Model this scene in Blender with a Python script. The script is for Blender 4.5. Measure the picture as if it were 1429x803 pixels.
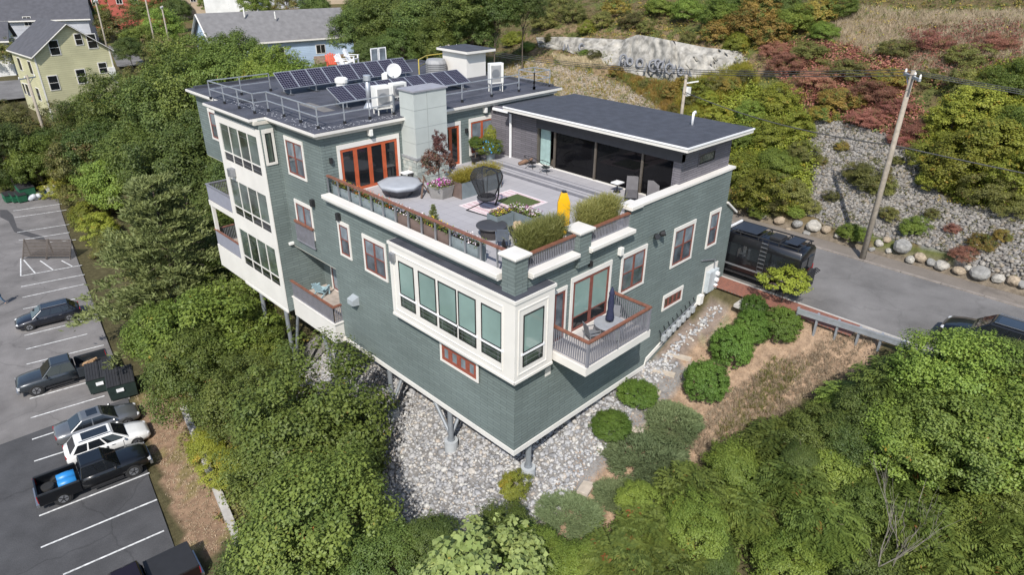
import bpy, bmesh, math, random
import numpy as np
from mathutils import Vector, Matrix, Euler
for o in list(bpy.data.objects): bpy.data.objects.remove(o, do_unlink=True)
scn = bpy.context.scene
COL = scn.collection
R_ = math.radians
random.seed(7); rng = np.random.default_rng(7)

# ------------------------------------------------------------------ camera
YAW, PITCH, ROLL, FPX = R_(44.7678591), R_(27.07643642), R_(0.6663552), 932.006
IW, IH = 1429.0, 803.0
fw = np.array([math.cos(YAW)*math.cos(PITCH), math.sin(YAW)*math.cos(PITCH), -math.sin(PITCH)])
rt = np.array([math.sin(YAW), -math.cos(YAW), 0.0]); up = np.cross(rt, fw)
RT = math.cos(ROLL)*rt + math.sin(ROLL)*up; UP = -math.sin(ROLL)*rt + math.cos(ROLL)*up
CAM = np.array([-16.64198963, -16.27522808, 20.37505698])
cd = bpy.data.cameras.new('camera'); cam = bpy.data.objects.new('camera', cd); COL.objects.link(cam)
cam.matrix_world = Matrix(((RT[0], UP[0], -fw[0], CAM[0]), (RT[1], UP[1], -fw[1], CAM[1]), (RT[2], UP[2], -fw[2], CAM[2]), (0, 0, 0, 1)))
cd.sensor_fit = 'HORIZONTAL'; cd.sensor_width = 36.0; cd.lens = FPX/IW*36.0
cd.clip_start = 0.1; cd.clip_end = 3000
scn.camera = cam

# ------------------------------------------------------------------ light
SUN = Vector((-2.86, -2.16, 3.73)).normalized()          # towards the sun (read off the balcony's shadow)
SUN_EL = math.asin(SUN.z); SUN_AZ = math.atan2(SUN.x, SUN.y)   # azimuth clockwise from +Y
w = bpy.data.worlds.new('World'); scn.world = w; w.use_nodes = True
nt = w.node_tree
sky = nt.nodes.new('ShaderNodeTexSky'); sky.sky_type = 'NISHITA'; sky.sun_disc = False
sky.sun_elevation = SUN_EL; sky.sun_rotation = SUN_AZ
sky.air_density = 1.0; sky.dust_density = 1.0; sky.ozone_density = 1.0
bg = nt.nodes['Background']; bg.inputs['Strength'].default_value = 0.145
nt.links.new(sky.outputs[0], bg.inputs['Color'])
sd = bpy.data.lights.new('sun', 'SUN'); sd.energy = 4.2; sd.angle = R_(0.53); sd.color = (1.0, 0.955, 0.89)
so = bpy.data.objects.new('sun', sd); COL.objects.link(so)
so.rotation_euler = SUN.to_track_quat('Z', 'Y').to_euler(); so.location = (-30, -20, 60)
scn.view_settings.view_transform = 'Standard'; scn.view_settings.look = 'None'
scn.view_settings.exposure = 0.30; scn.view_settings.gamma = 1.0
scn.view_settings.use_curve_mapping = False
scn.render.engine = 'CYCLES'
scn.cycles.max_bounces = 6; scn.cycles.transparent_max_bounces = 6

# ------------------------------------------------------------------ pixel -> place
def ray(px, py):
    return RT*((px-IW/2)/FPX) - UP*((py-IH/2)/FPX) + fw
def P(px, py, **k):
    (a, v), = k.items(); i = 'xyz'.index(a); d = ray(px, py)
    return CAM + d*((v-CAM[i])/d[i])
def depth(p): return float(np.dot(np.array(p)-CAM, fw))

# ------------------------------------------------------------------ materials
MATS = {}
def nodes(m):
    m.use_nodes = True; n = m.node_tree.nodes; l = m.node_tree.links
    return n, l, n['Principled BSDF']
def M(name, col, rough=0.7, metal=0.0, var=0.12, scale=3.0, bump=0.0, bscale=None, detail=4, spec=None, emit=None):
    """plain procedural material: base colour broken up by two noises, with fine relief"""
    if name in MATS: return MATS[name]
    m = bpy.data.materials.new(name); n, l, b = nodes(m)
    b.inputs['Roughness'].default_value = rough; b.inputs['Metallic'].default_value = metal
    if spec is not None: b.inputs['Specular IOR Level'].default_value = spec
    tc = n.new('ShaderNodeTexCoord')
    t1 = n.new('ShaderNodeTexNoise'); t1.inputs['Scale'].default_value = scale; t1.inputs['Detail'].default_value = detail
    l.new(tc.outputs['Object'], t1.inputs['Vector'])
    rp = n.new('ShaderNodeValToRGB'); c = np.array(col)
    rp.color_ramp.elements[0].position = .3; rp.color_ramp.elements[1].position = .7
    rp.color_ramp.elements[0].color = (*np.clip(c*(1-var), 0, 1), 1); rp.color_ramp.elements[1].color = (*np.clip(c*(1+var), 0, 1), 1)
    l.new(t1.outputs['Fac'], rp.inputs['Fac']); l.new(rp.outputs['Color'], b.inputs['Base Color'])
    if bump:
        t2 = n.new('ShaderNodeTexNoise'); t2.inputs['Scale'].default_value = bscale or scale*8; t2.inputs['Detail'].default_value = 3
        l.new(tc.outputs['Object'], t2.inputs['Vector'])
        bp = n.new('ShaderNodeBump'); bp.inputs['Strength'].default_value = bump; bp.inputs['Distance'].default_value = .03
        l.new(t2.outputs['Fac'], bp.inputs['Height']); l.new(bp.outputs['Normal'], b.inputs['Normal'])
    MATS[name] = m; return m
def world_uv(n, l):
    """(x+y, z): a running coordinate for walls of either direction, in metres"""
    g = n.new('ShaderNodeNewGeometry'); s = n.new('ShaderNodeSeparateXYZ'); l.new(g.outputs['Position'], s.inputs[0])
    a = n.new('ShaderNodeMath'); a.operation = 'ADD'; l.new(s.outputs[0], a.inputs[0]); l.new(s.outputs[1], a.inputs[1])
    c = n.new('ShaderNodeCombineXYZ'); l.new(a.outputs[0], c.inputs[0]); l.new(s.outputs[2], c.inputs[1])
    return c.outputs[0], g
def shingle(name, col, course=0.16, width=0.85, gap=.55, var=.13):
    if name in MATS: return MATS[name]
    m = bpy.data.materials.new(name); n, l, b = nodes(m); b.inputs['Roughness'].default_value = .75
    uv, g = world_uv(n, l); c = np.array(col)
    br = n.new('ShaderNodeTexBrick'); br.inputs['Scale'].default_value = 1.0
    br.inputs['Brick Width'].default_value = width; br.inputs['Row Height'].default_value = course
    br.inputs['Mortar Size'].default_value = .015; br.inputs['Mortar Smooth'].default_value = .15
    br.inputs['Color1'].default_value = (*c*(1-var), 1); br.inputs['Color2'].default_value = (*c*(1+var), 1)
    br.inputs['Mortar'].default_value = (*c*gap, 1); br.offset = .43
    l.new(uv, br.inputs['Vector'])
    t = n.new('ShaderNodeTexNoise'); t.inputs['Scale'].default_value = .35; t.inputs['Detail'].default_value = 6
    l.new(g.outputs['Position'], t.inputs['Vector'])
    mr = n.new('ShaderNodeMapRange'); mr.inputs[1].default_value = .3; mr.inputs[2].default_value = .7; mr.inputs[3].default_value = .86; mr.inputs[4].default_value = 1.13
    l.new(t.outputs['Fac'], mr.inputs[0])
    mx = n.new('ShaderNodeMix'); mx.data_type = 'RGBA'; mx.blend_type = 'MULTIPLY'; mx.inputs[0].default_value = 1
    l.new(br.outputs['Color'], mx.inputs[6]); l.new(mr.outputs[0], mx.inputs[7]); l.new(mx.outputs[2], b.inputs['Base Color'])
    # every course laps over the one below: a saw-tooth in height
    s = n.new('ShaderNodeSeparateXYZ'); l.new(uv, s.inputs[0])
    d = n.new('ShaderNodeMath'); d.operation = 'DIVIDE'; d.inputs[1].default_value = course; l.new(s.outputs[1], d.inputs[0])
    fr = n.new('ShaderNodeMath'); fr.operation = 'FRACT'; l.new(d.outputs[0], fr.inputs[0])
    iv = n.new('ShaderNodeMath'); iv.operation = 'SUBTRACT'; iv.inputs[0].default_value = 1; l.new(fr.outputs[0], iv.inputs[1])
    ad = n.new('ShaderNodeMath'); ad.operation = 'SUBTRACT'; l.new(iv.outputs[0], ad.inputs[0]); l.new(br.outputs['Fac'], ad.inputs[1])
    bp = n.new('ShaderNodeBump'); bp.inputs['Strength'].default_value = .45; bp.inputs['Distance'].default_value = .02
    l.new(ad.outputs[0], bp.inputs['Height']); l.new(bp.outputs['Normal'], b.inputs['Normal'])
    MATS[name] = m; return m
def glass(name, col, rough=.08, var=.25, scale=1.2):
    """window glass over whatever hangs behind it: dark or blind-coloured, mirror-like on top"""
    if name in MATS: return MATS[name]
    m = M(name, col, rough, 0, var, scale); b = m.node_tree.nodes['Principled BSDF']
    b.inputs['IOR'].default_value = 1.52; b.inputs['Coat Weight'].default_value = .6; b.inputs['Coat Roughness'].default_value = .02
    return m
def foliage(name, c1, c2, accent=None, acc=.0, rough=.55, transl=.28, pscale=.5):
    """leaf colour: differs from leaf to leaf, from clump to clump and from tree to tree"""
    if name in MATS: return MATS[name]
    m = bpy.data.materials.new(name); n, l, b = nodes(m)
    b.inputs['Roughness'].default_value = rough; b.inputs['Specular IOR Level'].default_value = .35
    g = n.new('ShaderNodeNewGeometry'); oi = n.new('ShaderNodeObjectInfo')
    t = n.new('ShaderNodeTexNoise'); t.inputs['Scale'].default_value = pscale; t.inputs['Detail'].default_value = 3
    l.new(g.outputs['Position'], t.inputs['Vector'])
    a1 = n.new('ShaderNodeMath'); a1.operation = 'MULTIPLY'; a1.inputs[1].default_value = .42; l.new(g.outputs['Random Per Island'], a1.inputs[0])
    a2 = n.new('ShaderNodeMath'); a2.operation = 'MULTIPLY_ADD'; a2.inputs[1].default_value = 1.25; l.new(t.outputs['Fac'], a2.inputs[0]); l.new(a1.outputs[0], a2.inputs[2])
    a3 = n.new('ShaderNodeMath'); a3.operation = 'MULTIPLY_ADD'; a3.inputs[1].default_value = .3; l.new(oi.outputs['Random'], a3.inputs[0]); l.new(a2.outputs[0], a3.inputs[2])
    a4 = n.new('ShaderNodeMapRange'); a4.inputs[1].default_value = .5; a4.inputs[2].default_value = 1.5; l.new(a3.outputs[0], a4.inputs[0])
    mx = n.new('ShaderNodeMix'); mx.data_type = 'RGBA'; mx.inputs[6].default_value = (*c1, 1); mx.inputs[7].default_value = (*c2, 1)
    l.new(a4.outputs[0], mx.inputs[0]); out = mx.outputs[2]
    if accent:
        t2 = n.new('ShaderNodeTexNoise'); t2.inputs['Scale'].default_value = 1.1; t2.inputs['Detail'].default_value = 4
        l.new(g.outputs['Position'], t2.inputs['Vector'])
        k = n.new('ShaderNodeMath'); k.operation = 'MULTIPLY_ADD'; k.inputs[1].default_value = .22
        l.new(g.outputs['Random Per Island'], k.inputs[0]); l.new(t2.outputs['Fac'], k.inputs[2])
        r = n.new('ShaderNodeMapRange'); r.inputs[1].default_value = .80-acc; r.inputs[2].default_value = .86-acc; l.new(k.outputs[0], r.inputs[0])
        m2 = n.new('ShaderNodeMix'); m2.data_type = 'RGBA'; m2.inputs[7].default_value = (*accent, 1)
        l.new(r.outputs[0], m2.inputs[0]); l.new(out, m2.inputs[6]); out = m2.outputs[2]
    hs = n.new('ShaderNodeHueSaturation')          # every tree has its own shade of its colour
    h_ = n.new('ShaderNodeMapRange'); h_.inputs[3].default_value = .484; h_.inputs[4].default_value = .514; l.new(oi.outputs['Random'], h_.inputs[0]); l.new(h_.outputs[0], hs.inputs['Hue'])
    f_ = n.new('ShaderNodeMath'); f_.operation = 'MULTIPLY'; f_.inputs[1].default_value = 7.13; l.new(oi.outputs['Random'], f_.inputs[0]); g_ = n.new('ShaderNodeMath'); g_.operation = 'FRACT'; l.new(f_.outputs[0], g_.inputs[0])
    v_ = n.new('ShaderNodeMapRange'); v_.inputs[3].default_value = .72; v_.inputs[4].default_value = 1.3; l.new(g_.outputs[0], v_.inputs[0]); l.new(v_.outputs[0], hs.inputs['Value'])
    l.new(out, hs.inputs['Color']); out = hs.outputs[0]
    l.new(out, b.inputs['Base Color'])
    tr = n.new('ShaderNodeBsdfTranslucent'); ms = n.new('ShaderNodeMixShader'); ms.inputs[0].default_value = transl
    l.new(out, tr.inputs['Color']); l.new(b.outputs[0], ms.inputs[1]); l.new(tr.outputs[0], ms.inputs[2])
    l.new(ms.outputs[0], n['Material Output'].inputs['Surface'])
    MATS[name] = m; return m

# ------------------------------------------------------------------ mesh collector
class MB:
    def __init__(s): s.v = []; s.f = []
    def add(s, v, f):
        o = len(s.v); s.v += [tuple(map(float, q)) for q in v]; s.f += [tuple(i+o for i in q) for q in f]; return s
    def box(s, x0, x1, y0, y1, z0, z1):
        if x0 > x1: x0, x1 = x1, x0
        if y0 > y1: y0, y1 = y1, y0
        if z0 > z1: z0, z1 = z1, z0
        return s.add([(x0, y0, z0), (x1, y0, z0), (x1, y1, z0), (x0, y1, z0), (x0, y0, z1), (x1, y0, z1), (x1, y1, z1), (x0, y1, z1)],
                     [(0, 3, 2, 1), (4, 5, 6, 7), (0, 1, 5, 4), (1, 2, 6, 5), (2, 3, 7, 6), (3, 0, 4, 7)])
    def fbox(s, pl, pos, u0, u1, v0, v1, n0, n1):
        """box on a facade: pl 'x' faces -X, 'y' faces -Y, 'X' faces +X; u along the wall, v up, n outwards"""
        if pl == 'x': return s.box(pos-n1, pos-n0, u0, u1, v0, v1)
        if pl == 'X': return s.box(pos+n0, pos+n1, u0, u1, v0, v1)
        if pl == 'Y': return s.box(u0, u1, pos+n0, pos+n1, v0, v1)
        return s.box(u0, u1, pos-n1, pos-n0, v0, v1)
    def bar(s, a, b, w, h=None, upv=(0, 0, 1)):
        a, b = Vector(a), Vector(b); d = (b-a); L = d.length
        if L < 1e-6: return s
        d /= L; u = Vector(upv)
        if abs(d.dot(u)) > .98: u = Vector((1, 0, 0))
        r = d.cross(u).normalized(); u = r.cross(d); h = h or w
        v = [a+r*sx*w/2+u*sz*h/2 for sx, sz in ((-1, -1), (1, -1), (1, 1), (-1, 1))]; v += [q+d*L for q in v]
        return s.add(v, [(0, 3, 2, 1), (4, 5, 6, 7), (0, 1, 5, 4), (1, 2, 6, 5), (2, 3, 7, 6), (3, 0, 4, 7)])
    def tube(s, pts, r, n=8, cap=True):
        pts = [Vector(p) for p in pts]; m = len(pts)
        rr = r if hasattr(r, '__len__') else [r]*m
        o = len(s.v); ref = None
        for i, p in enumerate(pts):
            d = (pts[min(i+1, m-1)]-pts[max(i-1, 0)]).normalized()
            if ref is None: ref = Vector((0, 0, 1)) if abs(d.z) < .9 else Vector((1, 0, 0))
            a = d.cross(ref).normalized(); b = a.cross(d).normalized(); ref = b
            for k in range(n):
                t = 2*math.pi*k/n; q = p+(a*math.cos(t)+b*math.sin(t))*rr[i]; s.v.append(tuple(q))
        for i in range(m-1):
            for k in range(n):
                k2 = (k+1) % n
                s.f.append((o+i*n+k, o+i*n+k2, o+(i+1)*n+k2, o+(i+1)*n+k))
        if cap:
            s.f.append(tuple(o+k for k in range(n-1, -1, -1))); s.f.append(tuple(o+(m-1)*n+k for k in range(n)))
        return s
    def cyl(s, c, r, z0, z1, n=16, r1=None):
        return s.tube([(c[0], c[1], z0), (c[0], c[1], z1)], [r, r if r1 is None else r1], n)
    def lathe(s, c, prof, n=20):
        o = len(s.v)
        for r, z in prof:
            for k in range(n):
                t = 2*math.pi*k/n; s.v.append((c[0]+r*math.cos(t), c[1]+r*math.sin(t), c[2]+z))
        for i in range(len(prof)-1):
            for k in range(n):
                k2 = (k+1) % n; s.f.append((o+i*n+k, o+i*n+k2, o+(i+1)*n+k2, o+(i+1)*n+k))
        s.f.append(tuple(o+k for k in range(n-1, -1, -1))); s.f.append(tuple(o+(len(prof)-1)*n+k for k in range(n)))
        return s
    def prism(s, poly, z0, z1):
        n = len(poly); v = [(x, y, z0) for x, y in poly]+[(x, y, z1) for x, y in poly]
        return s.add(v, [tuple(range(n-1, -1, -1)), tuple(range(n, 2*n))]+[(i, (i+1) % n, n+(i+1) % n, n+i) for i in range(n)])
    def ball(s, c, r, n=10, m=6, jit=0.0):
        o = len(s.v); rx, ry, rz = r if hasattr(r, '__len__') else (r, r, r)
        s.v.append((c[0], c[1], c[2]-rz))
        for i in range(1, m):
            ph = math.pi*i/m-math.pi/2
            for k in range(n):
                t = 2*math.pi*k/n; j = 1+random.uniform(-jit, jit)
                s.v.append((c[0]+rx*j*math.cos(ph)*math.cos(t), c[1]+ry*j*math.cos(ph)*math.sin(t), c[2]+rz*j*math.sin(ph)))
        s.v.append((c[0], c[1], c[2]+rz)); e = len(s.v)-1
        for k in range(n):
            k2 = (k+1) % n; s.f.append((o, o+1+k2, o+1+k)); s.f.append((e, o+1+(m-2)*n+k, o+1+(m-2)*n+k2))
            for i in range(m-2): s.f.append((o+1+i*n+k, o+1+i*n+k2, o+1+(i+1)*n+k2, o+1+(i+1)*n+k))
        return s
    def mesh(s, name, mat, smooth=False):
        me = bpy.data.meshes.new(name); me.from_pydata(s.v, [], s.f); me.update()
        if mat: me.materials.append(mat)
        if smooth: me.polygons.foreach_set('use_smooth', [True]*len(me.polygons))
        return me
    def build(s, name, mat, parent=None, smooth=False, bevel=0.0):
        return link(name, s.mesh(name, mat, smooth), parent, bevel)
KIDS = {}
def link(name, me, parent=None, bevel=0.0):
    o = bpy.data.objects.new(name, me); COL.objects.link(o)
    if parent is not None: o.parent = parent; KIDS.setdefault(parent.name, []).append(o)
    if bevel:
        b = o.modifiers.new('bevel', 'BEVEL'); b.width = bevel; b.segments = 2; b.limit_method = 'ANGLE'; b.angle_limit = R_(35)
    return o
def tag(o, label=None, cat=None, group=None, kind=None):
    for k, v in (('label', label), ('category', cat), ('group', group), ('kind', kind)):
        if v: o[k] = v
    return o
def empty(name, loc=(0, 0, 0), rz=0.0, label=None, cat=None, group=None):
    o = bpy.data.objects.new(name, None); COL.objects.link(o); o.empty_display_size = .3
    o.location = tuple(map(float, loc)); o.rotation_euler = (0, 0, rz)
    return tag(o, label, cat, group)
def copy_tree(o, parent=None):
    c = o.copy(); COL.objects.link(c)
    if parent is not None: c.parent = parent; KIDS.setdefault(parent.name, []).append(c)
    for ch in list(KIDS.get(o.name, [])): copy_tree(ch, c)
    return c

# ------------------------------------------------------------------ terrain
CP = np.array([
 # under and beside the house
 (1,0,-2.45),(.5,5,-3.1),(0,9,-3.9),(0,14,-4.8),(0,20,-6),(0,28,-7.2),(5,0,-1.0),(9.9,0,-.12),(13,0,1.25),(15.3,0,2.2),(17,0,2.9),
 (5,8,-1.6),(10,8,.4),(16,8,2.8),(9,20,-2.5),(16,20,2.6),(8,30,-5),(16,32,1.5),
 # towards the parking lot
 (-3,0,-3.6),(-4,5,-4.9),(-6,10,-6.6),(-5,15,-6.7),(-5,20,-7.3),(-3.5,28,-7.8),(-8.5,14,-7.9),(-9,5,-7.0),(-12,0,-7.9),(-12,10,-8),
 (-3,40,-7.9),(-1,60,-8),(4,80,-7.7),(-12,30,-8),(-20,60,-8),(-30,20,-8),(-30,-20,-8.5),(-10,90,-8),(4,45,-7),(9,60,-6.5),
 # bank in front of the right-hand wall
 (0,-3,-2.9),(5,-3,-1.7),(10,-3,-.5),(14,-3,1.0),(16.2,-3,2.5),(0,-8,-4),(6,-8,-2.8),(12,-8,-.7),(16,-8,2.2),(0,-14,-6),(10,-14,-2.8),(15.6,-14,1.2),
 (-6,-6,-5.4),(-10,-14,-8),(12,-30,-3),(16,-30,1.5),(0,-40,-9),
 # street and the slope above it
 (18,-10,2.95),(18,10,2.95),(18,30,2.9),(26,-30,3),(26,0,3),(26,30,3),(18,50,2),(26,50,2.6),
 (28,-20,3.3),(28,-5,3.3),(28,10,3.4),(28,30,3.4),(36,-20,7.2),(36,-5,7.2),(36,10,7.1),(34,24,5.2),(38,30,7.4),(42,40,9.4),
 (45,-20,11.2),(45,-5,11.2),(44,8,11),(49,20,13),(49,30,12.6),(55,-20,15.2),(55,0,15.4),(56,15,15.6),(56,40,14.5),(68,-20,17.4),(68,10,17.6),(68,45,16.5),
 (90,0,18),(90,60,15),(40,55,5),(55,65,9),(30,70,0),
 # the town beyond
 (10,110,-4),(-20,115,-5),(40,100,-1),(60,110,1),(80,130,2),(0,150,-4),(60,170,0),(-60,150,-6),(100,200,2),(20,260,-4),(160,160,4),(160,0,18),(120,-60,17),(-100,50,-9),(-100,-80,-10),(60,-80,14),(250,250,2),(0,400,-4),(-200,300,-6),(400,100,10),(0,-200,-10),(400,-200,10),(400,500,0),(-300,-200,-10),
], float)
def _phi(r): return r
_d = np.hypot(CP[:, None, 0]-CP[None, :, 0], CP[:, None, 1]-CP[None, :, 1])
_W = np.linalg.solve(_phi(_d)+np.eye(len(CP))*-.35, CP[:, 2]-CP[:, 2].mean())
LOT_Z = -8.0; ROAD_Z = 3.0
def lot_edge(y): return -10.4+(y-20)*.163
def sstep(a, b, x): t = np.clip((x-a)/(b-a), 0, 1); return t*t*(3-2*t)
def fbm(x, y, f, seed=0, oct=4):
    r = np.random.default_rng(seed); out = 0; a = 1.0
    for i in range(oct):
        th = r.uniform(0, 6.28, 3); ph = r.uniform(0, 6.28, 3)
        out = out+a*sum(np.sin((x*np.cos(t)+y*np.sin(t))*f+p) for t, p in zip(th, ph))/3; f *= 2.1; a *= .55
    return out
def H(x, y):
    x = np.atleast_1d(np.asarray(x, float)); y = np.atleast_1d(np.asarray(y, float))
    z = CP[:, 2].mean()+_phi(np.hypot(x[:, None]-CP[None, :, 0], y[:, None]-CP[None, :, 1]))@_W
    z = z+fbm(x, y, .55, 3)*.10*(1+2.2*sstep(29, 36, x)*(1-sstep(80, 120, x)))
    m = (1-sstep(-.6, 1.2, x-lot_edge(y)))*sstep(-14, -6, y+8)*(1-sstep(86, 93, y)); z = z*(1-m)+(LOT_Z-.06)*m
    m = sstep(15.4, 16.4, x)*(1-sstep(27.6, 28.6, x))*(1-sstep(50, 75, y)); z = z*(1-m)+(ROAD_Z-.08)*m
    return z
def h1(x, y): return float(H(x, y)[0])
def hit(px, py, above=0.0, t0=14.0, t1=420.0):
    """where the line of sight through a pixel meets the ground (or a height above it)"""
    d = ray(px, py); ts = np.linspace(t0, t1, 1600); q = CAM[None]+d[None]*ts[:, None]
    g = q[:, 2]-above-H(q[:, 0], q[:, 1]); i = int(np.argmax(g < 0))
    if g[i] >= 0: return CAM+d*t1
    a = g[i-1]/(g[i-1]-g[i]+1e-9); return CAM+d*(ts[i-1]+(ts[i]-ts[i-1])*a)
# ================================================================== THE GROUND
def inpoly(x, y, poly):
    x = np.asarray(x); y = np.asarray(y); c = np.zeros(x.shape, bool); n = len(poly)
    for i in range(n):
        x0, y0 = poly[i][:2]; x1, y1 = poly[(i+1) % n][:2]
        if y0 == y1: continue
        c ^= ((y0 > y) != (y1 > y)) & (x < (x1-x0)*(y-y0)/(y1-y0)+x0)
    return c
def hp(*pts): return [tuple(hit(*p)[:2]) for p in pts]
Z_MULCH = hp((735,720),(800,640),(850,590),(905,545),(960,495),(1012,438),(1110,425),(1245,468),(1215,500),(1150,530),(1060,590),(980,640),(880,720),(800,760))
Z_STRIP = hp((188,548),(245,552),(300,600),(330,735),(300,775),(265,772),(215,640))
Z_PATH = hp((897,512),(990,418),(1025,425),(955,498),(905,530))
Z_ROCK = hp((1122,165),(1180,172),(1238,188),(1283,232),(1330,286),(1428,296),(1428,400),(1354,372),(1299,345),(1240,332),(1170,318),(1126,300),(1134,244))
Z_SCREE = hp((690,95),(740,85),(800,92),(850,112),(900,128),(935,150),(925,175),(860,160),(770,140),(700,120))
Z_DIRT = hp((700,60),(760,40),(860,20),(1000,40),(1060,75),(1250,20),(1350,30),(1240,130),(1100,130),(1000,110),(860,110),(760,100))
def axis(a0, a1, step, lo, hi):
    a = list(np.arange(a0, a1+step, step)); s = step
    while a[-1] < hi: s *= 1.17; a.append(a[-1]+s)
    s = step
    while a[0] > lo: s *= 1.17; a.insert(0, a[0]-s)
    return np.array(a)
gx = axis(-22, 62, .42, -700, 900); gy = axis(-20, 46, .42, -500, 1100)
GX, GY = np.meshgrid(gx, gy); fx, fy = GX.ravel(), GY.ravel(); fz = H(fx, fy)
nx, ny = len(gx), len(gy)
idx = np.arange(nx*ny).reshape(ny, nx)
quads = np.stack([idx[:-1, :-1], idx[:-1, 1:], idx[1:, 1:], idx[1:, :-1]], -1).reshape(-1, 4)
def fastmesh(name, V, Q, mat, smooth=False):
    me = bpy.data.meshes.new(name); k = Q.shape[1]
    me.vertices.add(len(V)); me.vertices.foreach_set('co', np.ascontiguousarray(V, np.float32).ravel())
    me.loops.add(Q.size); me.loops.foreach_set('vertex_index', np.ascontiguousarray(Q, np.int32).ravel())
    me.polygons.add(len(Q)); me.polygons.foreach_set('loop_start', np.arange(0, Q.size, k, dtype=np.int32))
    if smooth: me.polygons.foreach_set('use_smooth', np.ones(len(Q), bool))
    me.update(calc_edges=True); me.validate()
    if mat: me.materials.append(mat)
    return me
# what the ground is made of, by place
gc = np.tile(np.array([.085, .075, .038]), (len(fx), 1))
n1 = fbm(fx, fy, .9, 11)*.5+fbm(fx, fy, 3.1, 12)*.3
def paint(mask, col, soft=None):
    gc[mask] = np.array(col)
up_ = fx > 27.8
paint(up_, (.13, .10, .05)); g2 = up_ & (n1 > .15); paint(g2, (.10, .11, .035))
paint(inpoly(fx, fy, Z_DIRT) & (n1 < .2), (.20, .145, .085))
paint(inpoly(fx, fy, Z_SCREE), (.27, .22, .16)); paint(inpoly(fx, fy, Z_ROCK), (.20, .195, .19))
paint(inpoly(fx, fy, Z_MULCH), (.31, .22, .15)); paint(inpoly(fx, fy, Z_MULCH) & (n1 > .28), (.25, .22, .135))
paint(inpoly(fx, fy, Z_STRIP), (.24, .16, .105)); paint(inpoly(fx, fy, Z_STRIP) & (n1 > .25), (.20, .16, .075))
paint(inpoly(fx, fy, Z_PATH), (.22, .175, .145))
paint((fx > -4) & (fx < 12) & (fy > -2.2) & (fy < 24) & (fz < .3), (.22, .21, .20))
paint((fx > 25.9) & (fx < 28.2) & (fy < 60), (.17, .14, .105))
mg = bpy.data.materials.new('ground'); n, l, b = nodes(mg); b.inputs['Roughness'].default_value = .95; b.inputs['Specular IOR Level'].default_value = .1
vc = n.new('ShaderNodeVertexColor'); vc.layer_name = 'soil'
tn = n.new('ShaderNodeTexNoise'); tn.inputs['Scale'].default_value = 2.3; tn.inputs['Detail'].default_value = 9; tn.inputs['Roughness'].default_value = .7
gg = n.new('ShaderNodeNewGeometry'); l.new(gg.outputs['Position'], tn.inputs['Vector'])
mr = n.new('ShaderNodeMapRange'); mr.inputs[1].default_value = .3; mr.inputs[2].default_value = .7; mr.inputs[3].default_value = .55; mr.inputs[4].default_value = 1.4
l.new(tn.outputs['Fac'], mr.inputs[0])
mx = n.new('ShaderNodeMix'); mx.data_type = 'RGBA'; mx.blend_type = 'MULTIPLY'; mx.inputs[0].default_value = 1
l.new(vc.outputs['Color'], mx.inputs[6]); l.new(mr.outputs[0], mx.inputs[7]); l.new(mx.outputs[2], b.inputs['Base Color'])
t2 = n.new('ShaderNodeTexNoise'); t2.inputs['Scale'].default_value = 14; t2.inputs['Detail'].default_value = 6; l.new(gg.outputs['Position'], t2.inputs['Vector'])
bp = n.new('ShaderNodeBump'); bp.inputs['Strength'].default_value = .8; bp.inputs['Distance'].default_value = .06
l.new(t2.outputs['Fac'], bp.inputs['Height']); l.new(bp.outputs['Normal'], b.inputs['Normal'])
me = fastmesh('ground', np.stack([fx, fy, fz], -1), quads, mg, True)
ca = me.color_attributes.new('soil', 'FLOAT_COLOR', 'POINT'); ca.data.foreach_set('color', np.concatenate([gc, np.ones((len(gc), 1))], 1).astype(np.float32).ravel())
tag(link('ground', me), kind='structure')

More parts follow.
